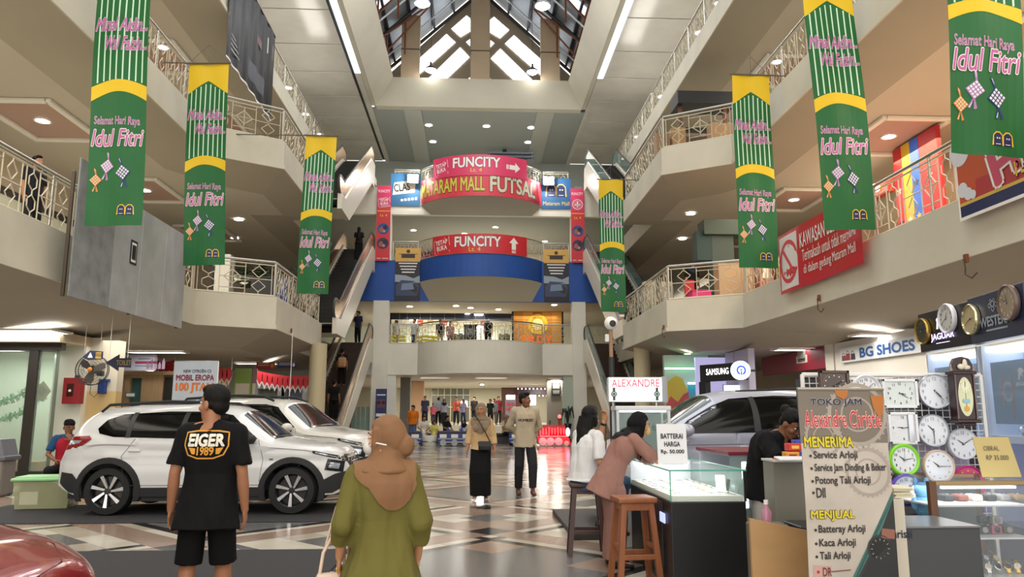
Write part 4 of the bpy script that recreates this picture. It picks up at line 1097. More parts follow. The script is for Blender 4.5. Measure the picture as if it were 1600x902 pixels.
o=thing('counter_sign','turquoise counter sign of the wooden booth above the car roof','sign',((dx2+ex)/2-.2,by-.8,1.35))
mb=MB();mb.rbox((0,0,.1),(1.1,.04,.26),.01);mb.build('panel',M_('#4f9a94'),o);mb=MB();mb.rbox((0,-.025,.1),(.8,.005,.1),.002);mb.build('print',whiteprint,o);mb=MB();mb.rbox((0,0,-.69),(.1,.08,1.35),.01);mb.rbox((0,0,-1.33),(.5,.4,.04),.01);mb.build('post',steel,o)
a_=PY(178,553,by-.4);b_=PY(243,586,by-.4)
o=thing('advert_board','white and lilac advertising board on top of the wooden booth','sign',((a_.x+b_.x)/2,by-.35,zt4+.10),rz=R(-4))
w=(b_.x-a_.x)/2;h=a_.z-zt4-.12
mb=MB();mb.rbox((0,0,h/2),(2*w,.05,h),.01);mb.build('panel',M_('#c3c2d4',.4),o)
sh=Sheet(lambda u,v,l:(u,-.026-l,v));sh.text('lettering',M_('#7a2a4a'),'PARTISI',.35,h*.5,w=1.0,h=.18,bold=.02)if False else None
sh.rect('print',M_('#9a3a58'),.0,h*.42,.75,h*.58);sh.rect('print',M_('#55557a'),-w*.9,h*.78,-.2,h*.84);sh.rect('print',M_('#8488a8'),.0,h*.25,.6,h*.32);sh.rect('print',M_('#55557a'),.1,h*.7,.5,h*.75)
for i in range(5):sh.poly('skyline',M_('#a58a9c'),[(w*.55+i*.13,.05),(w*.55+i*.13+.1,.05),(w*.55+i*.13+.1,.2+.1*(i%3)),(w*.55+i*.13+.05,.3+.12*(i%3)),(w*.55+i*.13,.2+.1*(i%3))])
sh.build(o)
py_=18.2
a_,b_=PY(273,565,py_),PY(341,565,py_);zb=PY(300,655,py_).z
o=thing('car_poster','tall white car advertising banner standing behind the white car','poster',((a_.x+b_.x)/2,py_,0))
w=(b_.x-a_.x)/2;zt5=a_.z
mb=MB();mb.rbox((0,0,(zt5+.75)/2),(2*w,.02,zt5-.75),.004);mb.build('sheet',mat('poster_sky',rgb('#b9c2cc'),.4,noise_amt=.12,nscale=1.5),o)
sh=Sheet(lambda u,v,l:(u,-.012-l,v));mar=M_('#7e1a33')
sh.text('lettering',M_('#2a3040'),'NEW CITROËN C3',.04,zt5-.22,w=w*1.25,h=.085,bold=.025);sh.text('lettering',mar,'MOBIL EROPA',0,zt5-.38,w=w*1.72,h=.13,bold=.035)
sh.text('lettering',mat('orange_print',rgb('#d9742a'),.5),'100 JTAN',0,zt5-.62,w=w*1.7,h=.23,bold=.03,outline=M_('#8a4a2a'),ow=.015)
sh.poly('road',M_('#8094a4'),[(-w,zt5-1.25),(-w,zt5-1.0),(.1,zt5-.84),(w,zt5-.9),(w,zt5-1.25)],.001);sh.poly('car_picture',M_('#1c2a66'),[(.05,zt5-1.15),(.25,zt5-.92),(.42,zt5-.85),(w,zt5-.85),(w,zt5-1.2)],.003);sh.line('streak',whiteprint,(-w*.8,zt5-1.12),(.1,zt5-.9),.015,.003)
sh.build(o)
mb=MB();mb.cyl((-w,.03,0),(-w,.03,zt5),.02,n=8);mb.cyl((w,.03,0),(w,.03,zt5),.02,n=8);mb.cyl((-w,.03,zt5),(w,.03,zt5),.02,n=8);mb.build('frame',steel,o);mb=MB();mb.rbox((0,.05,.02),(2*w,.4,.04),.01);mb.build('base',steel,o)
ly=33.0
mb=MB();mb.bb((PY(240,650,ly).x,ly+3.2,0),(-7.6,ly+3.4,3.45));struct(mb.build('wall_lobby',M_('#c3c4bd',.7)))
for px0,px1,c,lab in((402,433,'#8f9788','grey-green glazed office bay under the red and white bunting'),(445,472,'#7f8298','violet-grey glazed office bay left of the round column')):
 a_,b_=PY(px0,640,ly).x,PY(px1,640,ly).x
 o=thing('office_bay',lab,'booth',((a_+b_)/2,ly,0));w=(b_-a_)/2
 mb=MB();mb.bb((-w,.3,0),(w,.4,2.5));mb.build('back',M_(c,.5),o);mb=MB();mb.bb((-w-.15,-.1,0),(-w,.4,2.75));mb.bb((w,-.1,0),(w+.3,.4,2.75));mb.bb((-w,-.1,2.5),(w,.4,2.75));mb.build('frame',M_('#d3d5d6',.5),o)
 mb=MB();mb.rbox((-w*.45,.2,1.25),(w*.7,.1,.9),.02);mb.build('screen',M_('#3c4448',.3),o);mb=MB();mb.rbox((0,.0,.5),(2*w,.3,1.0),.02);mb.build('counter',M_('#d5d6d8',.4),o)
def bunting(label,pts,n,L,w):
 o=thing('bunting',label,'bunting',pts[0])
 A,B=Vector((0,0,0)),Vector(pts[1])-Vector(pts[0])
 mb=MB();k=12;P=[A.lerp(B,i/k)+Vector((0,0,-.10*math.sin(PI*i/k)))for i in range(k+1)]
 for i in range(k):mb.add([P[i],P[i+1],P[i+1]+Vector((0,0,.12)),P[i]+Vector((0,0,.12))],[(0,1,2,3)])
 mb.build('ribbon',redsat,o)
 mb=MB();mb.cyl(A,A+Vector((0,0,3.46-pts[0][2])),.008,n=5);mb.cyl(B,B+Vector((0,0,3.46-pts[1][2])),.008,n=5);mb.build('cord',steel,o)
 for i in range(n):
  c=A.lerp(B,(i+.5)/n)+Vector((0,0,-.10*math.sin(PI*(i+.5)/n)))
  d=(B-A).normalized()*w/2
  for m,s_,lf,nmn in((redsat,1,0,'pennant_red'),(whiteprint,1.35,.01,'pennant_white')):
   q=[c-d,c+d,c+d-Vector((0,0,L*.45*s_)),c-Vector((0,0,L*s_)),c-d-Vector((0,0,L*.45*s_))]
   mb=MB();mb.add([p+Vector((0,lf,0))for p in q],[(0,1,2,3,4)]);mb.build(nmn,m,o)
bunting('red and white bunting strung left of the round column',(tuple(PY(402,584,31)),tuple(PY(490,592,31.0))),11,.42,.24)
bunting('short red and white bunting between the advert board and car poster',(tuple(PY(241,566,27.5)),tuple(PY(273,567,27.5))),4,.38,.2)
bunting('short red and white bunting right of the car poster',(tuple(PY(341,577,27.5)),tuple(PY(362,578,27.5))),3,.38,.2)
def hang_sign(label,px0,px1,py0,py1,Y,col,bars,extra=None):
 a_,b_=PY(px0,py0,Y),PY(px1,py1,Y);w=(b_.x-a_.x);h=a_.z-b_.z
 o=thing('hanging_sign',label,'sign',((a_.x+b_.x)/2,Y,(a_.z+b_.z)/2))
 mb=MB();mb.rbox((0,0,0),(w,.05,h),.01);mb.build('board',M_(col),o)
 sh=Sheet(lambda u,v,l:(u,-.026-l,v))
 for i in range(bars):sh.rect('print',M_('#c9b8a8'),-w*.42,h*(.25-.28*i),w*.2,h*(.37-.28*i))
 sh.disc('symbol',extra or whiteprint,w*.36,0,h*.22,ry=h*.34)
 sh.build(o)
 zt=(3.45 if Y<40 else 3.5)-o.location.z
 mb=MB();mb.cyl((-w*.4,0,h/2),(-w*.4,0,zt),.008,n=5);mb.cyl((w*.4,0,h/2),(w*.4,0,zt),.008,n=5);mb.build('rod',steel,o)
hang_sign('red hanging direction sign above the bunting',401,429,566,577,29.5,'#9c2c22',2,M_('#c98a2a'))
hang_sign('navy hanging direction sign left of the round column',434,463,566,575,29.5,'#1c2560',2)
for px0,px1,c,lab in((343,358,'#c9b21e','yellow flag panel right of the car poster'),(367,394,'#8fae58','lime green leaflet banner behind the second white car'),(395,402,'#9a7a80','narrow mauve banner beside the lime banner'),(243,252,'#c9bf4a','yellow flag panel left of the car poster')):
 Yb=28.5;a_,b_=PY(px0,578,Yb),PY(px1,578,Yb);w=b_.x-a_.x;z=a_.z
 o=thing('standing_banner',lab,'banner',((a_.x+b_.x)/2,Yb,0))
 mb=MB();mb.rbox((0,0,(z+.1)/2+.05),(w,.03,z-.1),.008);mb.build('sheet',M_(c),o)
 sh=Sheet(lambda u,v,l:(u,-.017-l,v));sh.rect('print',M_('#e3ddc9'),-w*.4,z-.9,w*.4,z-.5);sh.rect('print',M_('#a8662e'),-w*.4,z-1.5,w*.4,z-1.15);sh.build(o)
 mb=MB();mb.rbox((0,0,.03),(w*1.05,.4,.06),.01);mb.build('base',steel,o)
p=PZ(-2,755,0)
o=thing('litter_bin','grey swing-top litter bin at the left edge','bin',(PY(-2,700,14.6).x,14.6,0))
mb=MB();mb.rbox((0,0,.33),(.46,.46,.66),.05);mb.build('bin_body',M_('#76706a',.5),o)
mb=MB();mb.rbox((0,0,.68),(.56,.54,.09),.03);mb.build('rim',M_('#5c5c62',.5),o)
mb=MB();mb.prism([(-.24,.72),(.24,.72),(.15,1.02),(-.15,1.02)],-.22,.22);mb.build('swing_lid',M_('#6d6e78',.5),o)
pL=PZ(17,797,0)
o=thing('storage_box','clear plastic storage box with pale green lid beside the seated man','storage box',(-6.75,12.75,0),rz=R(9))
clr=glass('cloudy_plastic',rgb('#b9b98e'),.55,.2)
mb=MB();
vs=[]
for z,s_ in((0.02,.9),(.44,1.0)):
 for(x,y)in((-.41,-.27),(.41,-.27),(.41,.27),(-.41,.27)):vs.append((x*s_,y*s_,z))
mb.add(vs,[(0,3,2,1),(0,1,5,4),(1,2,6,5),(2,3,7,6),(3,0,4,7)]);mb.build('tub',clr,o)
mb=MB();mb.rbox((0,0,.465),(.90,.60,.05),.02);mb.rbox((0,0,.495),(.8,.5,.03),.012);mb.build('lid',M_('#8fc48a',.45),o)
mb=MB();mb.rbox((-.2,-.05,.22),(.3,.3,.36),.03);mb.build('blue_tub',M_('#3a4c5c'),o);mb=MB();mb.rbox((-.22,-.06,.38),(.2,.3,.07),.02);mb.build('blue_lid',M_('#22326e'),o);mb=MB();mb.rbox((.12,.02,.2),(.28,.3,.34),.05);mb.build('dark_bundle',M_('#4a5a4c'),o);mb=MB();mb.rbox((-.19,-.225,.18),(.26,.01,.2),.003);mb.build('label',whiteprint,o)
for i,(px,py,X_,lab)in enumerate(((1037,515,5.75,'stub of wire on the lower edge of the right bay'),(1280,470,7.68,'rusty hook and wire under the right slab above the shoe shop'),(1510,410,7.68,'rusty hook and wire under the right slab near the playground banner'),(455,520,-5.7,'white cord hanging from the left second-floor bay'))):
 p=PX(px,py,X_)
 o=thing('hook_wire',lab,'wire',tuple(p))
 s_=-1 if X_>0 else 1
 mb=MB();mb.rbox((0,0,.06),(.05,.08,.14),.01);mb.build('hook',mat('rust_steel',rgb('#7a4022'),.7),o)
 mb=MB();mb.tube([(s_*.04,0,.05),(s_*.06,-.05,-.1),(s_*.05,-.02,-.2),(s_*.04,-.15,-.28),(s_*.05,-.3,-.22)]if i<3 else[(.04,0,0),(.05,0,-1.0),(.03,0,-2.3)],.012,5);mb.build('wire',M_('#4a4038')if i<3 else whiteprint,o)
# ================================================================ CARS
def curve(pts,rad=.05):
 def lin(x):
  if x<=pts[0][0]:return pts[0][1]
  for(a,b),(c,d)in zip(pts[:-1],pts[1:]):
   if x<=c:return b+(d-b)*(x-a)/(c-a)
  return pts[-1][1]
 return lambda x:sum(lin(x+rad*k/3)for k in range(-3,4))/7
tyre=M_('#121213',.75);rimdark=M_('#15161a',.35);alloy=mat('alloy',rgb('#c8c9cb'),.22,.9)
clad=M_('#1a1b1d',.7);carglass=mat('tinted_glass',rgb('#050607'),.10,spec=.25);lampglass=mat('lamp_glass',rgb('#aeb6bf'),.08,.5);lampdark=M_('#1b1e24',.1);tailred=mat('tail_red',rgb('#7e1218'),.12)
class Car:
 def __init__(s,zt,zs,w,zb,wheels,rad,arch,n=3.0,tum=.22):
  s.zt,s.zs,s.w,s.zb0=curve(zt),curve(zs,.12),curve(w,.06),curve(zb,.03)
  s.x0,s.x1=zt[0][0],zt[-1][0];s.wheels=wheels;s.r=rad;s.arch=arch;s.n=n;s.tum=tum
 def zb(s,x):
  b=s.zb0(x)
  for xw in s.wheels:
   d=abs(x-xw)
   if d<s.arch:b=max(b,s.r+math.sqrt(max(0,s.arch**2-d*d)))
  return b
 def Y(s,x,z):
  w,zs=s.w(x),s.zs(x)
  if z>=zs:
   h=max(s.zt(x)-zs,.02);q=min(1,(z-zs)/h)
   return w*(1-q**s.n)**(1/s.n)*(1-s.tum*(z-zs))
  q=(z-.62)/.5
  return w*(1-.045*q*q)-.012*math.exp(-((z-.78)/.05)**2)
 def Z(s,x,y):
  lo,hi=s.zs(x),s.zt(x)
  for _ in range(24):
   m=(lo+hi)/2
   if s.Y(x,m)>abs(y):lo=m
   else:hi=m
  return lo
 def XF(s,y,z,sgn=1):
  x=s.x1 if sgn>0 else s.x0
  for _ in range(120):
   if z<=s.zt(x)and s.Y(x,z)>=abs(y):return x
   x-=.01*sgn
  return x
 def body(s,paint,root):
  xs=[s.x0+(s.x1-s.x0)*i/150 for i in range(151)]
  for xw in s.wheels:xs+=[xw-s.arch-.002,xw-s.arch+.002,xw+s.arch-.002,xw+s.arch+.002]
  xs=sorted(xs);rings=[]
  for x in xs:
   zb,zs,zt=s.zb(x),s.zs(x),s.zt(x);zs2=max(zs,zb+.02);half=[]
   for i in range(14):
    z=zb+(zs2-zb)*i/13;half.append((s.Y(x,z),z))
   for i in range(1,22):
    th=PI/2*i/21;q=math.sin(th)**(2/s.n);z=zs+(max(zt,zs+.02)-zs)*q
    z=max(z,zs2);half.append((s.Y(x,min(z,max(zt,zs+.02)))if i<21 else 0,z))
   rings.append([(x,y,z)for y,z in half]+[(x,-y,z)for y,z in half[::-1][1:]])
  mb=MB();n=len(rings[0]);vs=[p for r in rings for p in r]
  mb.add(vs,[(i*n+j,i*n+j+1,(i+1)*n+j+1,(i+1)*n+j)for i in range(len(rings)-1)for j in range(n-1)])
  mb.add(rings[0],[tuple(range(n))]);mb.add(rings[-1],[tuple(range(n))[::-1]])
  mb.build('body',paint,root,smooth=38)
  mb=MB();L0,L1=s.x0+.12,s.x1-.15
  mb.bb((L0,-.62,.22),(L1-.3,.62,.58));mb.bb((L0+.3,-.78,.24),(L1-.3,.78,.36))if False else None
  mb.build('underbody',black,root)
  a,b=sorted(s.wheels)
  mb=MB();mb.bb((a+s.arch,-s.w(0)+.06,.2),(b-s.arch,s.w(0)-.06,.34));mb.build('floor_pan',black,root)
 def patch(s,poly,fn,cuts=3):
  bm=bmesh.new();vs=[bm.verts.new((a,b,0))for a,b in poly];bm.faces.new(vs)
  bmesh.ops.triangulate(bm,faces=bm.faces[:])
  for _ in range(cuts):bmesh.ops.subdivide_edges(bm,edges=[e for e in bm.edges if e.calc_length()>.06],cuts=1,use_grid_fill=True);bmesh.ops.triangulate(bm,faces=[f for f in bm.faces if len(f.verts)>3])
  bm.verts.index_update();out=[fn(v.co.x,v.co.y)for v in bm.verts];fs=[tuple(v.index for v in f.verts)for f in bm.faces];bm.free()
  return out,fs
 def side(s,name,m,poly,root,sides=(-1,1),eps=.004,cuts=4):
  for sd in sides:
   o,f=s.patch(poly,lambda a,b:(a,sd*(s.Y(a,b)+eps),b),cuts)
   MB().add(o,f).build(name,m,root,smooth=40)
 def top(s,name,m,poly,root,eps=.004):
  o,f=s.patch(poly,lambda a,b:(a,b,s.Z(a,b)+eps),5);MB().add(o,f).build(name,m,root,smooth=50)
 def front(s,name,m,poly,root,eps=.006,sgn=1):
  o,f=s.patch(poly,lambda a,b:(s.XF(a,b,sgn)+eps*sgn,a,b),4);MB().add(o,f).build(name,m,root,smooth=50)
 def seam(s,pts,root,sides=(-1,1)):
  for sd in sides:
   mb=MB();P=[]
   for(a,b),(c,d)in zip(pts[:-1],pts[1:]):
    k=max(2,int(math.hypot(c-a,d-b)/.04));P+=[(a+(c-a)*i/k,b+(d-b)*i/k)for i in range(k)]
   P.append(pts[-1]);mb.tube([(a,sd*(s.Y(a,b)+.001),b)for a,b in P],.004,4);mb.build('door_seam',M_('#3a3b3d',.6),root)
 def arches(s,root,m,t=.075):
  for xw in s.wheels:
   for sd in(-1,1):
    mb=MB();vs=[];n=22
    for i in range(n+1):
     a=R(-22+224*i/n)
     for rr,e in((s.arch-.012,.0),(s.arch,.022),(s.arch+t,.02),(s.arch+t+.012,-.004)):
      x,z=xw+rr*math.cos(a),max(.2,s.r+rr*math.sin(a));vs.append((x,sd*(s.Y(x,z)+e),z))
    mb.add(vs,[(4*i+j,4*i+j+1,4*i+j+5,4*i+j+4)for i in range(n)for j in range(3)]);mb.build('wheel_arch',m,root,smooth=40)
 def wheel(s,root,style=0):
  for xw in s.wheels:
   for sd in(-1,1):
    yy=sd*(s.w(xw)-.02);r=s.r
    o=MB();M0=Matrix.Translation((xw,yy-sd*.11,r))@Matrix.Rotation(R(-90*sd),4,'X')
    o.lathe([(r*.66,-.11),(r*.95,-.11),(r,-.07),(r,.07),(r*.95,.11),(r*.70,.115),(r*.66,.09)],40,0,M0,caps=False)
    w=o.build('wheel',tyre,root,smooth=45)
    o=MB();o.lathe([(0,.02),(r*.60,.02),(r*.66,.10),(r*.70,.11),(r*.71,.10),(r*.68,.0),(0,.0)],40,0,M0,caps=False);o.build('rim',rimdark,w,smooth=40)
    sp=MB()
    for k in range(7):
     a0=2*PI*k/7
     pts=[(.045,-.014),(.045,.014),(r*.66,.066),(r*.68,.012)]
     c,q=math.cos(a0),math.sin(a0)
     vs=[(x*c-y*q,x*q+y*c,z)for(x,y)in pts for z in(.05,.085+.02*(x>.1))]
     sp.add(vs,[(0,2,4,6),(1,7,5,3),(0,1,3,2),(2,3,5,4),(4,5,7,6),(6,7,1,0)],0,M0)
    sp.build('spokes',alloy,w);o=MB();o.lathe([(0,.098),(.045,.095),(.05,.06)],16,0,M0);o.build('hub_cap',rimdark,w,smooth=40)
def mirror_part(root,x,y,z,sd,m,s=1.0):
 o=MB();o.ell((x,sd*(y+.12),z),(.09*s,.12*s,.075*s),16,10);mm=o.build('wing_mirror',m,root,smooth=60)
 o=MB();o.cyl((x+.02,sd*(y-.03),z-.06),(x,sd*(y+.08),z-.04),.025);o.build('mirror_arm',clad,mm)
def white_suv(label,paint,M,claddark=True,mirror=clad,lampx=0):
 c=Car(zt=[(-2.13,.70),(-2.10,.95),(-2.02,1.18),(-1.86,1.44),(-1.70,1.55),(-1.2,1.605),(-.3,1.62),(.30,1.59),(.48,1.53),(1.02,1.12),(1.25,1.07),(1.8,1.0),(2.02,.93),(2.11,.80),(2.15,.62)],zs=[(-2.13,.68),(-2.0,.96),(-1.5,1.03),(0,1.0),(.9,.985),(1.6,.93),(2.0,.84),(2.15,.58)],w=[(-2.13,.66),(-2.05,.76),(-1.85,.84),(-1.4,.885),(0,.89),(1.4,.885),(1.8,.83),(2.03,.72),(2.15,.58)],zb=[(-2.13,.42),(-1.9,.32),(-1.75,.27),(1.75,.27),(1.95,.28),(2.15,.36)],wheels=(-1.335,1.335),rad=.345,arch=.405)
 o=thing('car',label,'car',M=M)
 c.body(paint,o)
 c.side('side_window',carglass,[(-1.30,1.13),(-1.52,1.18),(-1.56,1.25),(-1.46,1.38),(-1.25,1.46),(-.6,1.505),(.1,1.50),(.36,1.45),(.80,1.10),(.2,1.09)],o,eps=.005)
 for a in(-1.13,-.36):c.side('window_pillar',M_('#1d1f22',.4),[(a,1.12),(a+.07,1.12),(a+.09,1.49),(a+.02,1.49)],o,eps=.009,cuts=3)
 c.top('windscreen',carglass,[(.50,-.56),(.50,.56),(1.03,.70),(1.07,.4),(1.08,0),(1.07,-.4),(1.03,-.70)],o)
 c.front('rear_window',carglass,[(-.55,1.12),(.55,1.12),(.48,1.45),(-.48,1.45)],o,sgn=-1)
 c.arches(o,clad);c.wheel(o)
 c.side('sill_cladding',clad,[(-.95,.27),(.95,.27),(.95,.40),(-.95,.40)],o,eps=.014)
 c.side('rear_cladding',clad,[(-2.09,.46),(-1.90,.33),(-1.70,.30),(-1.72,.45),(-1.86,.60),(-2.06,.62)],o,eps=.012)
 c.side('front_cladding',clad,[(1.72,.30),(1.92,.30),(2.11,.40),(2.12,.62),(1.95,.58),(1.76,.48)],o,eps=.012)
 c.front('front_bumper',clad,[(-.60,.36),(.60,.36),(.66,.6),(-.66,.6)],o,eps=.012)
 c.front('grille',clad,[(-.55,.68),(.55,.68),(.62,.80),(-.62,.80)],o,eps=.008);c.front('grille_bar',chrome,[(-.62,.83),(.62,.83),(.60,.86),(-.60,.86)],o,eps=.014)
 c.side('headlamp',lampdark,[(1.62,.885),(2.02,.79),(2.04,.84),(1.62,.925)],o,eps=.008);c.side('headlamp_lens',lampglass,[(1.66,.892),(2.00,.81),(2.0,.826),(1.66,.91)],o,eps=.012,cuts=3)
 c.side('fog_lamp',lampdark,[(1.80,.64),(2.06,.60),(2.08,.76),(1.84,.80)],o,eps=.008);c.side('fog_lamp_lens',lampglass,[(1.86,.67),(2.0,.65),(2.02,.73),(1.88,.75)],o,eps=.013,cuts=3)
 c.front('headlamp',lampdark,[(-.70,.76),(-.5,.76),(-.48,.85),(-.70,.83)],o,eps=.01);c.front('headlamp',lampdark,[(.70,.76),(.5,.76),(.48,.85),(.70,.83)],o,eps=.01)
 c.side('tail_lamp',tailred,[(-2.04,.94),(-1.78,.98),(-1.62,1.10),(-1.66,1.15),(-1.98,1.13)],o,eps=.012);c.side('tail_lamp_lens',lampglass,[(-1.97,1.01),(-1.8,1.04),(-1.76,1.08),(-1.96,1.08)],o,eps=.016,cuts=3)
 for pts in([(-1.10,.45),(-1.16,.85),(-.98,1.10)],[(-.34,.42),(-.33,1.09)],[(.86,.48),(.90,.8),(.82,1.08)],[(-1.0,.43),(.86,.43)]):c.seam(pts,o)
 for x in(-.98,-.18):
  for sd in(-1,1):
   mb=MB();mb.rbox((x,sd*(c.Y(x,.93)+.02),.93),(.19,.03,.035),.014);mb.build('door_handle',paint,o,smooth=40)
 for sd in(-1,1):
  mb=MB();mb.tube([(-1.62,sd*.60,1.50),(-1.5,sd*.62,1.60),(-.6,sd*.64,1.655),(.05,sd*.63,1.64),(.25,sd*.61,1.56)],.022,8);mb.build('roof_rail',clad,o,smooth=50)
  mirror_part(o,.72,c.Y(.72,1.08),1.10,sd,mirror)
  mb=MB();mb.rbox((1.02,sd*(c.Y(1.02,.8)+.003),.80),(.06,.01,.025),.004);mb.build('side_marker',M_('#5a5a5c'),o)
 return o
wpaint=mat('car_white',rgb('#c8c9ca'),.25,coat=.6);pearl=mat('car_pearl',rgb('#c9c7c0'),.28,coat=.8);silver=mat('car_silver',rgb('#a6a9ba'),.35,.1,coat=.5);redpaint=mat('car_red',rgb('#86151c'),.25,.2,coat=.9)
white_suv('white compact SUV with black wheel arches nearest on the left, parked on black matting',wpaint,Matrix.Translation((-4.02,12.55,.012)))
white_suv('second pearl white SUV, half hidden behind the nearer white SUV',pearl,Matrix.Translation((-4.0,15.9,.012))@Matrix.Rotation(R(-14),4,'Z')@Matrix.Diagonal((1.08,1.1,1.10,1)),mirror=pearl)
def silver_mpv():
 c=Car(zt=[(-2.2,.8),(-2.15,1.2),(-2.0,1.6),(-1.7,1.72),(-.6,1.75),(.1,1.73),(.4,1.67),(1.25,1.17),(1.6,1.06),(1.88,.92),(1.97,.7)],zs=[(-2.2,.75),(-2.0,1.12),(-1.0,1.13),(.8,1.08),(1.3,1.02),(1.8,.85),(1.97,.65)],w=[(-2.2,.72),(-1.9,.86),(-1,.90),(1.0,.90),(1.5,.87),(1.85,.76),(1.97,.6)],zb=[(-2.2,.4),(-1.9,.3),(1.7,.28),(1.97,.35)],wheels=(-1.32,1.22),rad=.33,arch=.39,n=3.2,tum=.2)
 o=thing('car','silver people carrier behind the watch counter at right','car',M=Matrix.Translation((3.55,10.5,.07))@Matrix.Rotation(PI,4,'Z'))
 c.body(silver,o)
 c.side('side_window',carglass,[(.99,1.165),(.80,1.33),(.45,1.52),(.2,1.61),(-.4,1.65),(-1.6,1.62),(-1.85,1.25),(-1.0,1.19)],o,eps=.005)
 for a in(-.12,-1.1):c.side('window_pillar',M_('#1d1f22',.4),[(a,1.19),(a+.09,1.19),(a+.07,1.63),(a,1.64)],o,eps=.009,cuts=3)
 c.top('windscreen',mat('green_tint_glass',rgb('#1c2825'),.08,spec=.4),[(.42,-.6),(.42,.6),(1.05,.74),(1.2,.5),(1.25,0),(1.2,-.5),(1.05,-.74)],o)
 c.arches(o,silver,.05);c.wheel(o)
 c.side('headlamp',lampglass,[(1.45,.86),(1.8,.76),(1.78,.88),(1.45,.95)],o,eps=.008)
 c.side('sill_cladding',clad,[(-.9,.27),(.85,.27),(.85,.36),(-.9,.36)],o,eps=.012)
 for pts in([(-.12,.42),(-.10,1.18)],[(-1.05,.45),(-1.1,1.18)],[(.88,.5),(.95,1.12)],[(1.0,1.02),(-1.9,1.06)]):c.seam(pts,o)
 for x in(.08,-.88):
  for sd in(-1,1):
   mb=MB();mb.rbox((x,sd*(c.Y(x,1.0)+.022),1.0),(.2,.03,.035),.014);mb.build('door_handle',silver,o,smooth=40);mb=MB();mb.ell((x,sd*c.Y(x,1.0),1.0),(.07,.012,.04));mb.build('handle_cup',M_('#6f7280',.4),o,smooth=60)
 for sd in(-1,1):mirror_part(o,.88,c.Y(.88,1.15),1.21,sd,silver,1.1)
 mb=MB();mb.bb((-1.6,-.55,1.735),(-.1,.55,1.752))if False else mb.tube([(-1.7,.62,1.70),(-.6,.64,1.73),(.1,.62,1.71)],.012,6);mb.build('roof_gutter',clad,o)
silver_mpv()
mb=MB();mb.rbox((3.6,10.5,.035),(4.8,2.4,.07),.01);tag(mb.build('display_platform',M_('#33302c')),'low dark platform under the silver people carrier','platform')
def red_car():
 c=Car(zt=[(-2.2,.7),(-2.1,1.0),(-1.5,1.12),(-1.0,1.42),(-.2,1.46),(.2,1.42),(.85,1.02),(1.3,.96),(1.75,.86),(2.02,.74),(2.12,.62),(2.16,.5)],zs=[(-2.2,.65),(-2,.9),(0,.93),(1.2,.84),(1.8,.72),(2.05,.62),(2.16,.48)],w=[(-2.2,.7),(-1.9,.83),(0,.88),(1.4,.87),(1.8,.80),(2.05,.66),(2.16,.45)],zb=[(-2.2,.35),(-1.8,.25),(1.8,.22),(2.16,.28)],wheels=(-1.3,1.35),rad=.33,arch=.38,n=2.6)
 o=thing('car','dark red car with only its nose in view at the lower left corner','car',M=Matrix.Translation((-4.09,3.78,.012)))
 c.body(redpaint,o);c.wheel(o)
 c.side('side_window',carglass,[(.72,1.0),(.15,1.32),(-.3,1.36),(-1.0,1.3),(-1.4,1.02),(0,.98)],o);c.top('windscreen',carglass,[(.25,-.5),(.25,.5),(.82,.66),(.88,0),(.82,-.66)],o)
 for sd in(-1,1):
  c.front('headlamp',lampdark,[(sd*.34,.50),(sd*.52,.48),(sd*.54,.545),(sd*.36,.575)],o,eps=.012);c.side('headlamp_wrap',lampdark,[(1.92,.54),(2.08,.48),(2.07,.56),(1.94,.61)],o,sides=(sd,),eps=.01)
  c.front('headlamp_lens',lampglass,[(sd*.38,.515),(sd*.49,.50),(sd*.50,.525),(sd*.39,.55)],o,eps=.02)
 c.front('grille',black,[(-.36,.40),(.36,.40),(.32,.58),(-.32,.58)],o,eps=.01);c.front('lower_grille',black,[(-.5,.28),(.5,.28),(.5,.36),(-.5,.36)],o,eps=.01);c.front('emblem',chrome,[(-.06,.5),(0,.44),(.06,.5),(0,.56)],o,eps=.025)
 for sd in(-1,1):
  mb=MB();mb.tube([(x,sd*y,c.Z(x,y)+.001)for x,y in((.95,.74),(1.3,.72),(1.6,.66),(1.85,.56),(2.0,.36),(2.04,.0))],.004,4);mb.build('bonnet_seam',M_('#2a0a0c'),o)
red_car()
matm=mat('black_matting',rgb('#26262a'),.85,bump=.3,bscale=120)
mb=MB();mb.rbox((-4.6,12.05,.006),(5.9,2.15,.012),.004);tag(mb.build('floor_mat',matm),'black floor matting under the nearest white SUV','mat')
mb=MB();mb.rbox((-4.2,6.3,.006),(5.7,5.0,.012),.004);tag(mb.build('floor_mat',matm),'black floor matting in the foreground beneath the man in black','mat')
mb=MB();mb.rbox((-4.2,15.9,.006),(5.4,2.6,.012),.004);tag(mb.build('floor_mat',matm),'black floor matting under the second white SUV','mat')
# ================================================================ PEOPLE
from mathutils.bvhtree import BVHTree
def skin_m(h,n):return mat('skin_'+n,rgb(h),.5,spec=.35)
skinA=skin_m('#9a6a4e','tan');skinB=skin_m('#b58463','light');skinC=skin_m('#7a503a','deep')
hairm=mat('hair_black',rgb('#0c0a0a'),.6,bump=.4,bscale=60,stretch=(4,4,.6),spec=.2)
eyewhite=mat('eye_white',rgb('#d8d2ca'),.3);eyedark=mat('eye_dark',rgb('#120c0a'),.2);lipm=mat('lip',rgb('#8a4a42'),.5)
def cloth(h,n=None,r=.85):return mat('cloth_'+h.strip('#'),rgb(h),r,bump=.15,bscale=220,spec=.2)
V=Vector
def ring_at(c,ax,ay,rx,ry,n=20,p=2.0):
 out=[]
 for i in range(n):
  t=2*PI*i/n;a,b=math.cos(t),math.sin(t)
  e=2/p
  out.append(c+ax*(rx*math.copysign(abs(a)**e,a))+ay*(ry*math.copysign(abs(b)**e,b)))
 return out
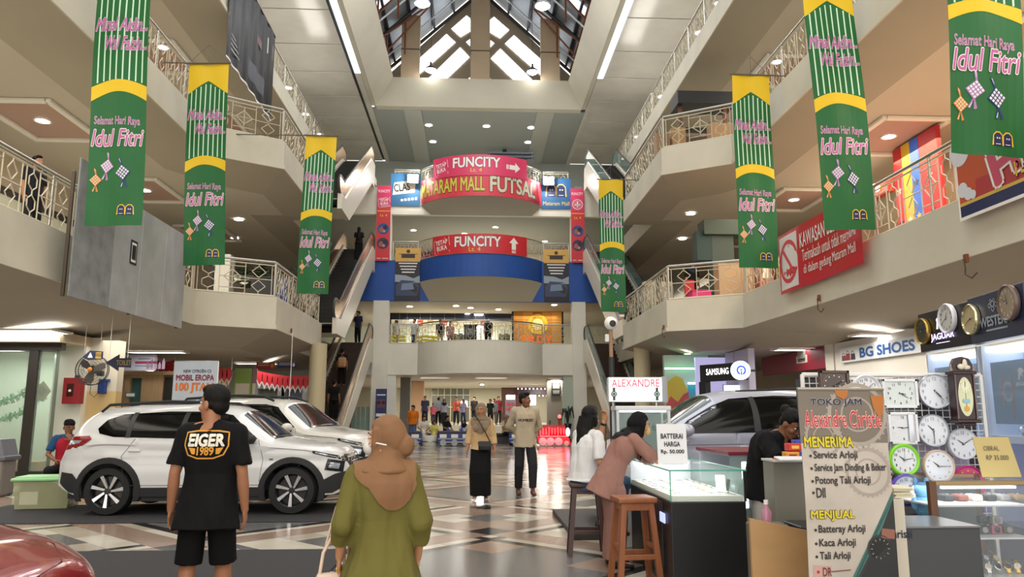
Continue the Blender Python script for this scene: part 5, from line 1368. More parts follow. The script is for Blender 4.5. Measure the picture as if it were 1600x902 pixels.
def limb(mb,pts,rad):
 mb.tube(pts,list(rad),14)
 for p,r in zip(pts,rad):mb.ell(p,(r*.99,r*.99,r*.99),12,8)
def hand(mb,w,d,n,th,k,curl=22,spread=1.0,fat=1.0):
 """w wrist, d along the hand, n palm normal, th direction the thumb side faces"""
 d=d.normalized();th=(th-d*th.dot(d)).normalized();n=(n-d*n.dot(d)-th*n.dot(th)).normalized()
 rot=Matrix((th,n,d)).transposed()
 mb.ell(w+d*.045*k,(.040*k,.015*k*fat,.056*k),14,10,rot=rot)
 mb.ell(w+d*.072*k,(.041*k,.012*k*fat,.026*k),14,8,rot=rot)
 for i,L in enumerate((.072,.080,.074,.058)):
  off=(.029-.0195*i)*k;p=w+d*(.085-.004*abs(i-1.2))*k+th*off;a=R(6*(1.3-i)*spread)
  dirv=(d*math.cos(a)+th*math.sin(a));pts=[p-d*.01*k];ang=R(curl*.6)
  for f in(.45,.32,.23):
   v=dirv*math.cos(ang)+n*math.sin(ang);p=p+v*L*f*k;pts.append(p);ang+=R(curl)
  r=.0085*k*fat;limb(mb,pts,[r,r*.98,r*.9,r*.8])
 p=w+d*.022*k+th*.030*k;v=(d*.62+th*.62+n*.38).normalized();q=p+v*.045*k;v2=(d*.86+th*.25+n*.42).normalized()
 limb(mb,[p-v*.02*k,p,q,q+v2*.032*k],[.016*k,.014*k,.0105*k*fat,.0085*k*fat])
def joints(k,pose,fem=False):
 J=dict(hipR=(.085,0,.90),hipL=(-.085,0,.90),kneeR=(.105,.012,.49),kneeL=(-.105,.012,.49),ankR=(.105,-.02,.085),ankL=(-.105,-.02,.085),pelvis=(0,-.005,.96),waist=(0,.005,1.10),chest=(0,0,1.27),neck=(0,-.02,1.44),head=(0,.015,1.585),shR=(.180,-.015,1.395),shL=(-.180,-.015,1.395),elR=(.212,-.035,1.12),elL=(-.212,-.035,1.12),wrR=(.228,.02,.875),wrL=(-.228,.02,.875))
 if fem:J.update(shR=(.160,-.015,1.385),shL=(-.160,-.015,1.385),elR=(.195,-.035,1.12),elL=(-.195,-.035,1.12))
 J.update(pose);return{a:V(b)*k for a,b in J.items()}
SEC=[('pelvis',-.10,.138,.102),('pelvis',-.02,.150,.112),('pelvis',.06,.147,.106),('waist',.02,.138,.098),('chest',-.08,.150,.108),('chest',0,.165,.115),('chest',.07,.168,.108),('neck',-.055,.150,.085),('neck',-.02,.10,.065),('neck',.01,.058,.058)]
def spine_frames(J,k):
 chain=[J['pelvis'],J['waist'],J['chest'],J['neck']]
 latH=(J['hipR']-J['hipL']).normalized();latS=(J['shR']-J['shL']).normalized()
 out={}
 for i,nme in enumerate(('pelvis','waist','chest','neck')):
  t=(chain[min(i+1,3)]-chain[max(i-1,0)]).normalized();lat=latH.lerp(latS,i/3).normalized()
  lat=(lat-t*lat.dot(t)).normalized();out[nme]=(chain[i],t,lat,t.cross(lat))
 return out
def torso_rings(J,k,add=0.0,secs=SEC,wide=1.0,n=24):
 F=spine_frames(J,k);rings=[]
 for nme,dz,rx,ry in secs:
  c,t,lat,fwd=F[nme]
  rings.append(ring_at(c+t*dz*k,lat,fwd,(rx*wide)*k+add,ry*k*wide+add,n,2.25))
 return rings
def head_M(J,head):
 yaw,pitch,tilt=head
 return Matrix.Translation(J['head'])@Matrix.Rotation(R(yaw),4,'Z')@Matrix.Rotation(R(pitch),4,'X')@Matrix.Rotation(R(tilt),4,'Y')
def sub_path(pts,t):
 """first t of a poly path with t counted in segments"""
 out=[pts[0]]
 for i in range(len(pts)-1):
  if t>=i+1:out.append(pts[i+1])
  else:
   out.append(pts[i].lerp(pts[i+1],max(t-i,0)));break
 return out
def person(label,loc,rz,h=1.7,pose=None,head=(0,0,0),skin=None,top=None,bottom=None,shoes=None,hair=None,hijab=None,cap=None,hands=None,vox=.0075,build=1.0,face=True,group=None,fem=False,extra=None):
 k=h/1.70;J=joints(k,pose or{},fem);skin=skin or skinA
 o=thing('person',label,'person',loc,rz,group)
 HM=head_M(J,head);hs=k
 hk=hs*1.03
 if vox>.012:face_detail=False
 else:face_detail=True
 mb=MB();tr=MB()
 def H(c):return HM@(V(c)*hk)
 HR=HM.to_3x3()
 def he(c,r,rot=None):mb.ell(H(c),V(r)*hk,18,12,rot=HR@rot if rot else HR)
 he((0,-.012,.03),(.074,.093,.092));he((0,.022,-.03),(.060,.066,.085));he((0,.058,-.098),(.030,.026,.024));he((0,.03,-.08),(.050,.052,.040))
 he((0,.094,-.012),(.010,.014,.032),Matrix.Rotation(R(16),3,'X'));he((0,.100,-.034),(.016,.014,.012));he((0,.076,.030),(.050,.014,.010));he((0,.086,-.064),(.022,.009,.010))
 for s in(-1,1):
  if not hijab:he((s*.077,-.008,-.012),(.010,.021,.033))
  he((s*.04,.062,-.03),(.022,.022,.022))
 mb.tube([J['neck']-V((0,.0,.06))*k,J['neck'].lerp(J['head'],.5)+V((0,-.012,0))*k,H((0,-.02,-.03))],[.062*k,.052*k,.054*k],14)
 mb.loft(torso_rings(J,k,wide=build))
 for s in 'RL':
  sg=1 if s=='R' else-1
  limb(mb,[J['neck'].lerp(J['sh'+s],.45),J['sh'+s],J['sh'+s].lerp(J['el'+s],.5),J['el'+s],J['el'+s].lerp(J['wr'+s],.3),J['wr'+s]],[.05*k,.054*k,.045*k*build,.037*k,.038*k*build,.026*k])
  limb(mb,[J['hip'+s],J['hip'+s].lerp(J['knee'+s],.5),J['knee'+s],J['knee'+s].lerp(J['ank'+s],.35),J['ank'+s]],[.080*k,.070*k,.054*k,.056*k,.036*k])
  hd=(hands or{}).get(s,{})
  d=V(hd['d'])if 'd' in hd else(J['wr'+s]-J['el'+s]).normalized()*.8+V((0,.06,-.35))
  hand(mb,J['wr'+s],d,V(hd.get('n',(-sg,.1,0))),V(hd.get('th',(0,1,0))),k,hd.get('curl',24),fat=1.0 if vox<.009 else 1.25)
  a=J['ank'+s];f=V((pose or{}).get('foot'+s,(.02*sg,1,0))).normalized()
  mb.tube([a+V((0,0,.0)),a+V((0,0,-.045))*k+f*.02*k,a+V((0,0,-.055))*k+f*.13*k],[.036*k,.036*k,.028*k],10);mb.ell(a+V((0,0,-.055))*k+f*.14*k,(.03*k,.03*k,.024*k))
 put(fused(mb,vox,3,name='body'),'body',skin,o)
 if face:
  for s in(-1,1):
   mb=MB();mb.ell(H((s*.031,.075,.008)),V((.0145,.010,.0075))*hk,12,8,rot=HR);e=mb.build('eye',eyewhite,o,smooth=60)
   mb=MB();mb.ell(H((s*.031,.0815,.008)),V((.0068,.0055,.0068))*hk,10,6,rot=HR);mb.build('iris',eyedark,e,smooth=60)
   mb=MB();mb.tube([H((s*.014,.090,.026)),H((s*.034,.087,.032)),H((s*.050,.074,.026))],[.0035*hk,.004*hk,.002*hk],6);mb.build('eyebrow',hairm,o,smooth=60)
  mb=MB();mb.ell(H((0,.091,-.060)),V((.021,.006,.005))*hk,12,6,rot=HR);mb.ell(H((0,.090,-.069)),V((.018,.006,.0055))*hk,12,6,rot=HR);put(fused(mb,.003*hk,2),'lips',lipm,o)
 if hair and not hijab:
  kind,hm=hair;mb=MB()
  def hh(c,r):mb.ell(H(c),V(r)*hk,20,14,rot=HR)
  hh((0,-.022,.048),(.081,.094,.090));hh((0,.02,.095),(.062,.066,.040));hh((0,-.06,-.01),(.066,.05,.062))
  if kind=='short':hh((.0,-.03,.0),(.079,.06,.05));hh((.02,.04,.098),(.05,.05,.034))
  if kind=='bun':hh((0,-.12,.07),(.045,.045,.045))
  if kind in('long','mid'):
   L=.50 if kind=='long' else.2
   n0=J['neck'];F=spine_frames(J,k)['neck'];back=-F[3]
   up=V((0,0,1));base=H((0,-.05,.02));rings=[]
   for i in range(9):
    t=i/8;c=base.lerp(n0+back*.105*k+V((0,0,-.30*L/.4))*k,t)+back*.03*k*math.sin(t*PI)
    rings.append(ring_at(c,HR@V((1,0,0))if t<.3 else F[2],-back,(.092-.03*t)*hk,(.068-.038*t)*hk,18))
   mb.loft(rings)
   for s in(-1,1):hh((s*.068,-.02,-.02),(.022,.045,.075))
  put(fused(mb,max(vox,.008),3,fold=.004,fscale=(60,60,6)),'hair',hm,o)
 if cap:
  mb=MB();mb.ell(H((0,-.01,.065)),V((.086,.102,.075))*hk,20,12,rot=HR);mb.ell(H((0,.10,.05)),V((.062,.06,.010))*hk,18,8,rot=HR);put(fused(mb,max(vox,.008),2),'cap',cap,o)
 F=spine_frames(J,k)
 if top:
  tm,hem,sl,ease=top[:4];flare=top[4]if len(top)>4 else 0
  mb=MB();secs=[]
  drop=(.96-hem)
  rings=[]
  c,t,lat,fwd=F['pelvis']
  nlow=5
  for i in range(nlow):
   q=1-i/nlow
   rings.append(ring_at(c-t*drop*q*k,lat,fwd,(.152*build+(flare+.012)*q)*k+ease,(.118*build+(flare+.012)*q)*k+ease,24,2.3))
  rings+=torso_rings(J,k,ease,[s for s in SEC if not(s[0]=='pelvis' and s[1]<0)][:-1],build)
  mb.loft(rings)
  if fem:
   for s in(-1,1):
    c,t,lat,fwd=F['chest'];mb.ell(c+lat*.075*s*k+fwd*.085*k+t*(-.01)*k,(.072*k,.065*k,.07*k),14,10)
  for s in 'RL':
   path=sub_path([J['sh'+s],J['el'+s],J['wr'+s]],sl)
   r0=.056*k+ease*.6;rr=[r0]+[r0*(.98 if flare==0 else 1.05)]*(len(path)-1)
   if sl>1:rr[-1]=.045*k+ease*.6
   if len(path)==2:path=[path[0],path[0].lerp(path[1],.5),path[1]];rr=[r0,r0*.98,r0*.98]
   mb.tube(path,rr,16);mb.ell(J['sh'+s],(r0,r0,r0),14,10)
   if len(path)>2 and sl>1:mb.ell(J['el'+s],(rr[1],)*3,12,8)
   mb.tube([F['neck'][0]-V((0,0,.03))*k,J['sh'+s]+V((0,0,.0))],[.06*k+ease*.5,r0*.95],14)
  me=fused(mb,vox,4,fold=.016*k,fscale=(11,11,4),seed=sum(map(ord,label))%50)
  put(me,top[5]if len(top)>5 else 'shirt',tm,o)
  o['_k']=k
  person.last_top=me
 if bottom:
  kind,bm_=bottom[:2];mb=MB();ease=.012*k
  c,t,lat,fwd=F['pelvis']
  seated=abs((J['kneeR']-J['hipR']).z)<.25*k
  under=.84 if top and top[1]<.8 and kind!='skirt' else 1
  rings=[ring_at(c+t*z*k,lat,fwd,((rx*build)*k+ease)*under,(ry*k*build+ease)*under,24)for z,rx,ry in((-.13,.138,.104),(-.06,.153,.114),(.02,.150,.112),(.10,.142,.100))]
  mb.loft(rings)
  if kind in('trousers','shorts','wide'):
   tt={'trousers':1.93,'shorts':bottom[2]if len(bottom)>2 else.9,'wide':1.96}[kind]
   for s in 'RL':
    path=sub_path([J['hip'+s],J['knee'+s],J['ank'+s]],tt)
    if len(path)==2:path=[path[0],path[0].lerp(path[1],.5),path[1]]
    rr=[.090*k*under,.080*k if kind!='wide' else.10*k*under,{'trousers':.062,'shorts':.09,'wide':.11}[kind]*k]
    if kind=='shorts':rr=[.092*k,.090*k,.090*k]
    mb.tube(path,rr,16);mb.ell(J['hip'+s],(.09*k*under,)*3);mb.ell(path[1],(rr[1],)*3)
  else:
   low=bottom[2]if len(bottom)>2 else.1
   if seated:
    kn=(J['kneeR']+J['kneeL'])/2;an=(J['ankR']+J['ankL'])/2
    mb.tube([c-V((0,0,.03))*k,(c+kn)/2,kn,an+V((0,0,low))],[.16*k,.155*k,.14*k,.15*k],18);mb.ell(kn,(.14*k,)*3)
   else:
    rings=[]
    def leg(s_,z):
     P=[J['hip'+s_],J['knee'+s_],J['ank'+s_],J['ank'+s_]+V((0,0,-.2))]
     for p,q in zip(P[:-1],P[1:]):
      if z>=q.z:return p.lerp(q,(p.z-z)/max(1e-6,p.z-q.z))
     return P[-1]
    for i in range(9):
     q=i/8;z=(c.z-.06*k)*(1-q)+low*q
     A,B=leg('R',min(z,J['hipR'].z)),leg('L',min(z,J['hipL'].z));m=(A+B)/2
     if i==0:m=c-t*.05*k
     rings.append(ring_at(V((m.x,m.y,z)),V((1,0,0)),V((0,1,0)),max(abs(A.x-B.x)/2+.095*k,(.180-.02*q)*k),abs(A.y-B.y)/2+(.128-.015*q)*k,24,2.3))
    mb.loft(rings)
  put(fused(mb,vox,4,fold=.008*k,fscale=(12,12,2.5),seed=len(label)),{'trousers':'trousers','wide':'trousers','shorts':'shorts','skirt':'skirt'}[kind],bm_,o)
 if shoes:
  for s in 'RL':
   a=J['ank'+s];f=V((pose or{}).get('foot'+s,(.02*(1 if s=='R' else-1),1,0))).normalized();mb=MB()
   sd=V((0,0,1)).cross(f).normalized();upv=f.cross(sd)
   q0=a-upv*.05*k
   rings=[ring_at(q0+f*x*k+upv*z*k,sd,upv,w*k,hh_*k,14)for x,z,w,hh_ in((-.065,.0,.02,.025),(-.05,.005,.038,.045),(.0,.005,.042,.05),(.07,-.008,.044,.036),(.13,-.014,.046,.028),(.175,-.018,.034,.022),(.19,-.02,.015,.012))]
   mb.loft(rings);put(fused(mb,max(.006,vox*.8),2),'shoe',shoes,o)
 if hijab:
  hm,style=hijab[:2];mb=MB()
  dz_=(top[3]if top else 0)*.9
  def hj(c,r,rot=None):mb.ell(H(c),V(r)*hk,20,14,rot=HR)
  hj((0,-.030,.022),(.090,.100,.105));hj((0,-.02,.06),(.085,.094,.075));hj((0,-.07,-.0),(.076,.070,.085))
  hj((0,-.015,-.055),(.083,.082,.075))
  if style.get('bun'):hj((.01,-.125,-.045),(.06,.055,.065))
  c,t,lat,fwd=F['neck'];back=-fwd
  for s in(-1,1):mb.tube([H((s*.072,.02,.06)),H((s*.078,.030,-.03)),H((s*.05,.035,-.105)),c+lat*s*.04*k+fwd*.05*k],[.022*hk,.022*hk,.024*hk,.03*k],10)
  hd=H((0,-.02,-.06));rings=[]
  dp=style.get('drape',.24)
  for q,rx,ry,dz in((0,.078,.085,.0),(.4,.096,.092,0),(.7,.125,.104,0),(1,.15,.11,0)):
   rings.append(ring_at(hd.lerp(c-t*.03*k,q),lat,fwd,rx*k+dz_*q,ry*k+dz_*q,22))
  rings.append(ring_at(c-t*.05*k,lat,fwd,.17*k,.115*k,22))
  mb.loft(rings)
  hsm=fused(mb,vox,4,fold=.006,fscale=(14,14,10),seed=3)
  tl=style.get('tail',0);src=person.last_top;vs=[v.co for v in hsm.vertices];fs=[tuple(p.vertices)for p in hsm.polygons];vs=[tuple(v)for v in vs]
  idx={}
  def keep(v):
   r=v-c;dn,la,fo=-r.dot(t)/k,r.dot(lat)/k,r.dot(fwd)/k
   lim=dp*(1-(la/.19)**2*.75)
   if fo<0 and tl:lim+=.115*max(0,1-((la-tl)/.17)**2)+.03
   return dn<lim and abs(la)<.185
  no=[v.normal.copy()for v in src.vertices];kp=[keep(v.co)for v in src.vertices]
  for p in src.polygons:
   if all(kp[i]for i in p.vertices):
    f=[]
    for i in p.vertices:
     if i not in idx:idx[i]=len(vs);vs.append(tuple(src.vertices[i].co+no[i]*.011))
     f.append(idx[i])
    fs.append(tuple(f))
  hs2=bpy.data.meshes.new('headscarf');hs2.from_pydata(vs,[],fs);bm=bmesh.new();bm.from_mesh(hs2);bv=[v for v in bm.verts if v.is_boundary]
  for _ in range(8):bmesh.ops.smooth_vert(bm,verts=bv,factor=.5,use_axis_x=True,use_axis_y=True,use_axis_z=True)
  bm.to_mesh(hs2);bm.free();hs2.shade_smooth();put(hs2,'headscarf',hm,o)
 return o,J,HM,hk
def project_on(me,o,parts_fn,side=-1):
 """sheet whose shapes are pressed onto a garment along local y"""
 bv=BVHTree.FromPolygons([v.co for v in me.vertices],[tuple(p.vertices)for p in me.polygons])
 def df(u,v,l):
  hit=bv.ray_cast(V((u,side*1.0,v)),V((0,-side,0)))
  y=hit[0].y if hit[0]else side*.12
  return(u,y+side*(.003+l),v)
 return Sheet(df)
blk=cloth('#0d0d0f');
mb_pose=dict(shR=(.168,-.015,1.39),shL=(-.168,-.015,1.39),elR=(.222,-.03,1.12),wrR=(.235,.03,.875),elL=(-.225,-.03,1.12),wrL=(-.25,.02,.875),ankR=(.11,.06,.085),ankL=(-.11,-.08,.09),kneeR=(.11,.05,.49),kneeL=(-.11,.0,.49),head=(-.005,.0,1.585))
o,J,HM,hk=person('young man in black T-shirt with gold lettering on its back, seen from behind',(-1.76,5.3,0),R(2),1.67,mb_pose,(62,2,0),skinA,(blk,.755,.80,.024,.02,'t_shirt'),('shorts',cloth('#0a0a0c'),.91),None,('short',hairm),vox=.007,build=1.04)
sh=project_on(person.last_top,o,None)
gold=cloth('#c98f3a');cream_p=cloth('#d9d3c4')
def mir(pts):return[(u,v)for u,v in pts]
cz=1.285
bad=[(-.135,cz+.085),(-.07,cz+.095),(.07,cz+.095),(.135,cz+.085),(.138,cz-.0),(.11,cz-.06),(.05,cz-.082),(-.05,cz-.082),(-.11,cz-.06),(-.138,cz-.0)]
for i in range(len(bad)):
 a,b=bad[i],bad[(i+1)%len(bad)]
 for q in range(3):
  p0=(a[0]+(b[0]-a[0])*q/3,a[1]+(b[1]-a[1])*q/3);p1=(a[0]+(b[0]-a[0])*(q+1.05)/3,a[1]+(b[1]-a[1])*(q+1.05)/3);sh.line('print',gold,p0,p1,.009,.001)
sh.text('print',cream_p,'EIGER',0,cz+.035,w=.225,h=.075,bold=.045,lift=.002)
sh.text('print',gold,'1989',0,cz-.035,w=.105,h=.052,bold=.03,lift=.002)
for s in(-1,1):sh.poly('print',gold,[(s*.11,cz-.012),(s*.065,cz-.018),(s*.065,cz-.055),(s*.085,cz-.055)],.0015)
sh.build(o)
olive=cloth('#625d2e');beige=cloth('#7c5b40',r=.7)
gp=dict(shR=(.15,-.015,1.375),shL=(-.15,-.015,1.375),elL=(-.225,-.05,1.10),wrL=(-.235,.08,.90),elR=(.215,-.05,1.10),wrR=(.215,.05,.88))
o,J,HM,hk=person('woman in olive tunic and beige headscarf in the foreground, carrying a cream handbag',(-.455,4.0,0),R(12),1.47,gp,(64,0,-4),skinB,(olive,.755,1.55,.022,.05,'tunic'),('wide',cloth('#101012')),M_('#2a2320'),None,(beige,dict(drape=.12,tail=.075,bun=1)),hands=dict(L=dict(curl=60)),vox=.0065,build=1.0,fem=True)
mb=MB()
for c,r in(((0,.075,-.055),(.058,.055,.050)),((0,.10,-.045),(.03,.03,.04))):mb.ell(HM@(V(c)*hk),V(r)*hk,18,12,rot=HM.to_3x3())
put(fused(mb,.006,4),'face_mask',cloth('#c9c7c4'),o)
mb=MB();mb.tube([HM@(V(p)*hk)for p in((-.055,.07,-.04),(-.095,.01,-.02),(-.10,-.05,-.03))],.004,5);mb.tube([HM@(V(p)*hk)for p in((.055,.07,-.04),(.095,.01,-.02),(.10,-.05,-.03))],.004,5);mb.build('mask_loop',M_('#d8d6d2'),o)
w=o.matrix_basis@J['wrL']
t=thing('handbag','cream leather handbag hanging from the hand of the woman in olive','handbag',(w[0]-.035,w[1]+.015,.50),rz=R(18))
bagm=M_('#c9b3a0',.45)
mb=MB();mb.loft([ring_at(V((0,0,z)),V((1,0,0)),V((0,1,0)),rx,ry,20,5)for z,rx,ry in((0,.10,.05),(.03,.115,.06),(.14,.10,.045),(.2,.075,.02))]);mb.build('bag_body',bagm,t,smooth=50)
mb=MB();mb.tube([(-.065,0,.19),(-.05,0,.30),(-.01,0,.375),(.03,0,.375),(.05,0,.30),(.065,0,.19)],.009,8);mb.build('handle',bagm,t,smooth=60)
mb=MB();mb.tube([(.03,-.015,.26),(.045,-.02,.22),(.03,-.025,.18),(.015,-.02,.22)],.004,5,closed=True);mb.build('ring_charm',mat('brass',rgb('#b58a3c'),.3,.9),t)
mb=MB();mb.tube([(-.07,.01,.18),(-.03,.02,.36),(.01,.02,.52),(.05,.02,.58),(.08,.01,.45),(.075,.01,.18)],.006,6);mb.build('long_strap',bagm,t)
cr=cloth('#b89a72');khaki=cloth('#7a6a56',r=.7)
wp=dict(shR=(.155,-.015,1.38),shL=(-.155,-.015,1.38),ankR=(.09,.16,.10),kneeR=(.10,.14,.50),ankL=(-.09,-.12,.09),kneeL=(-.10,.03,.49),elR=(.215,-.06,1.12),wrR=(.25,.02,.88),elL=(-.215,-.05,1.12),wrL=(-.25,.03,.88))
o,J,HM,hk=person('woman in tan blouse, khaki headscarf and wide black trousers walking towards the camera',(.14,13.5,0),R(172),1.65,wp,(-8,0,3),skinA,(cr,.90,1.6,.016,.02,'blouse'),('skirt',cloth('#0c0c0e'),.09),M_('#d6d4d0'),None,(khaki,dict(drape=.30)),vox=.008,build=1.02,fem=True)
w=o.matrix_basis
t=thing('shoulder_bag','small black crossbody bag on the hip of the walking woman','bag',w@V((-.09,.165,.93)),rz=R(172))
mb=MB();mb.rbox((0,0,0),(.22,.07,.16),.025);mb.build('bag_body',M_('#0e0e10',.4),t,smooth=50);mb=MB();mb.rbox((0,.038,.03),(.22,.012,.09),.005);mb.build('flap',M_('#141416',.35),t)
mb=MB();mb.tube([(-.09,.0,.07),(.0,.035,.25),(.10,.02,.42),(.20,-.06,.54),(.22,-.19,.54),(.15,-.31,.30),(.0,-.335,.05),(-.10,-.2,.0),(-.12,-.03,.02)],.011,6);mb.build('strap',M_('#0e0e10',.4),t)
sw=cloth('#a89c86');
mp=dict(ankR=(.11,-.10,.09),kneeR=(.11,.03,.49),ankL=(-.11,.14,.10),kneeL=(-.11,.12,.50),elR=(.25,-.14,1.14),wrR=(.07,-.19,.98),elL=(-.25,-.14,1.14),wrL=(-.05,-.20,.96))
o,J,HM,hk=person('man in cream sweatshirt and dark jeans walking towards the camera with hands behind his back',(.97,14.3,0),R(183),1.86,mp,(58,0,0),skinC,(sw,.80,1.9,.022,.015,'sweatshirt'),('trousers',cloth('#26272a')),M_('#3a2418'),('short',hairm),hands=dict(R=dict(d=(-1,0,-.2),n=(0,-1,0),th=(0,0,1),curl=35),L=dict(d=(1,0,-.1),n=(0,-1,0),th=(0,0,1),curl=35)),vox=.008,build=.98)
sh=project_on(person.last_top,o,None,side=1)
sh.d_=sh.d;sh.d=lambda u,v,l:sh.d_(-u,v,l)
sh.text('print',cloth('#3a3634'),'HUMBLED',0,1.36,w=.27,h=.045,bold=.04,lift=.002);sh.build(o)
mb=MB();c=J['neck'];mb.tube([c+V((-.06,.05,.03)),c+V((-.03,.085,-.01)),c+V((0,.09,-.03)),c+V((.03,.085,-.01)),c+V((.06,.05,.03)),c+V((.05,-.05,.06)),c+V((-.05,-.05,.06))],.016,6,closed=True);mb.build('collar',cloth('#c8bda8'),o,smooth=60)
sit=dict(hipR=(.1,0,.50),hipL=(-.1,0,.50),kneeR=(.16,.42,.50),kneeL=(-.16,.42,.50),ankR=(.15,.40,.09),ankL=(-.15,.40,.09),pelvis=(0,-.02,.56),waist=(0,-.03,.70),chest=(0,-.02,.87),neck=(0,-.01,1.04),head=(0,.04,1.185),shR=(.18,0,.995),shL=(-.18,0,.995),elR=(.27,.06,.74),elL=(-.24,.12,.76),wrR=(.12,.26,.66),wrL=(-.08,.20,.98))
o,J,HM,hk=person('seated man in red vest and black cap resting chin on hand beside the car boot',(-7.15,14.0,0),R(196),1.78,sit,(4,6,0),skinC,(cloth('#23466e'),.93,.75,.014,0,'shirt'),('trousers',cloth('#17181c')),M_('#1a1a1a'),('short',hairm),cap=cloth('#121215'),hands=dict(L=dict(d=(.35,-.1,.5),n=(0,-1,.2),th=(1,0,.3),curl=45),R=dict(d=(-1,.2,-.2),n=(0,0,-1),th=(0,1,0))),vox=.009)
kk=1.78/1.7;mb=MB();Jv=J
mb.loft(torso_rings(Jv,kk,.026,[s for s in SEC if not(s[0]=='pelvis' and s[1]<-.05)][:-1]));put(fused(mb,.01,3,fold=.006),'vest',cloth('#a01f30'),o)
mb=MB();mb.tube([HM@(V((.05*math.cos(t)*.6+s*.034,.094,.006+.022*math.sin(t)))*hk)for s in(-1,)for t in[i*PI/6 for i in range(12)]],.0025,4,closed=True);mb.tube([HM@(V((.03*math.cos(t)+.034,.094,.006+.022*math.sin(t)))*hk)for t in[i*PI/6 for i in range(12)]],.0025,4,closed=True);mb.build('glasses',black,o)
t=thing('chair','dark plastic chair under the seated man in the red vest','chair',(-7.15,14.0,0),rz=R(196))
mb=MB();mb.rbox((0,.12,.40),(.46,.46,.05),.02);mb.build('seat',M_('#2a3550'),t);mb=MB();mb.rbox((0,-.19,.66),(.44,.04,.42),.02,rot=Matrix.Rotation(R(-8),3,'X'));mb.build('backrest',M_('#2a3550'),t)
for x in(-.19,.19):
 for y in(-.08,.32):mb=MB();mb.cyl((x,y,.39),(x*1.1,y+(.02 if y>0 else-.04),0),.018,n=8);mb.build('leg',M_('#1d1e22'),t)
ss=.90
sit2=dict(hipR=(.1,0,.78),hipL=(-.1,0,.78),kneeR=(.13,.40,.76),kneeL=(-.13,.38,.74),ankR=(.11,.30,.36),ankL=(-.11,.26,.36),pelvis=(0,-.04,.83),waist=(0,-.04,.97),chest=(0,.0,1.13),neck=(0,.02,1.30),head=(0,.06,1.445),shR=(.185,.02,1.255),shL=(-.185,.02,1.255),elR=(.27,-.02,1.00),elL=(-.20,.30,1.16),wrR=(.20,.22,.96),wrL=(-.12,.32,1.40),footR=(0,.9,-.35),footL=(0,.9,-.35))
wt=cloth('#cfcfd0');jean=cloth('#3d5570')
o,J,HM,hk=person('woman in white T-shirt and jeans with long black hair seated on the dark bar stool',(1.25,8.45,-.06),R(-64),1.76,sit2,(22,0,0),skinB,(wt,.93,.92,.018,.02,'t_shirt'),('trousers',jean),M_('#22201e'),('long',hairm),hands=dict(R=dict(d=(-.3,1,-.05),n=(0,0,-1),th=(-1,0,0),curl=20),L=dict(d=(.1,.1,1),n=(.3,-1,0),th=(1,.2,0),curl=40)),vox=.0075,build=1.05,fem=True)
mb=MB();wv=J['wrL']-(J['wrL']-J['elL']).normalized()*.02;d=(J['wrL']-J['elL']).normalized()
mb.cyl(wv-d*.012,wv+d*.012,.036,n=20);mb.build('wristwatch',M_('#15151a',.3),o)
wm=o.matrix_basis
t=thing('shoulder_bag','tan leather bag on the lap of the seated woman','bag',wm@V((.06,.28,.905)),rz=R(-70))
mb=MB();mb.rbox((0,0,0),(.30,.12,.17),.04,rot=Matrix.Rotation(R(12),3,'Y'));mb.build('bag_body',M_('#7d5a3a',.45),t,smooth=50);mb=MB();mb.rbox((0,-.03,.05),(.30,.14,.07),.03,rot=Matrix.Rotation(R(12),3,'Y'));mb.build('flap',M_('#8c6844',.45),t,smooth=50)
mb=MB();mb.tube([(-.14,0,.1),(-.18,.05,.3),(-.2,.06,.52)],.008,6);mb.build('strap',M_('#5a3d28',.5),t)
pk=cloth('#8f6a60');
ln=dict(pelvis=(0,-.03,.95),hipR=(.095,-.02,.89),hipL=(-.095,-.02,.89),waist=(0,.03,1.08),chest=(0,.12,1.23),neck=(0,.21,1.36),head=(0,.30,1.465),shR=(.165,.18,1.32),shL=(-.165,.18,1.32),elR=(.21,.36,1.13),wrR=(.10,.30,1.09),elL=(-.16,.36,1.13),wrL=(-.02,.38,1.09))
o,J,HM,hk=person('woman in dusty pink tunic and black headscarf leaning on the watch counter',(1.42,7.75,0),R(-88),1.60,ln,(-4,-14,0),skinB,(pk,.70,1.85,.020,.02,'tunic'),('skirt',cloth('#8a655c'),.08),M_('#1c1a1a'),None,(cloth('#0b0b0e',r=.75),dict(drape=.17)),hands=dict(R=dict(d=(-.8,.5,-.1),n=(0,0,-1),th=(0,1,0)),L=dict(d=(.8,.5,-.1),n=(0,0,-1),th=(0,1,0))),vox=.0075,build=1.10,fem=True)
mb=MB();mb.ell(HM@(V((0,.085,-.05))*hk),V((.05,.04,.05))*hk,16,10,rot=HM.to_3x3());put(fused(mb,.006,3),'face_mask',cloth('#c0a56a'),o)
rp=dict(pelvis=(0,-.03,.95),waist=(0,.0,1.09),chest=(0,.08,1.24),neck=(0,.19,1.37),head=(0,.30,1.46),shR=(.19,.15,1.32),shL=(-.19,.15,1.32),elR=(.27,.33,1.13),wrR=(.07,.47,1.20),elL=(-.27,.33,1.13),wrL=(-.06,.46,1.21))
o,J,HM,hk=person('watch repairer in black T-shirt bent over the grey bench, holding a watch to his eye',(2.60,6.78,0),R(215),1.63,rp,(-4,-38,0),skinC,(cloth('#0c0c0f'),.80,.85,.03,.01,'t_shirt'),('trousers',cloth('#a8a6a2')),M_('#1a1a1a'),('bun',hairm),hands=dict(R=dict(d=(-.8,.3,.35),n=(-.3,-.6,0),th=(0,-.1,1),curl=45),L=dict(d=(.8,.3,.35),n=(.3,-.6,0),th=(0,-.1,1),curl=45)),vox=.0075,build=1.12)
w=o.matrix_basis@V((0,.49,1.235))*1.0
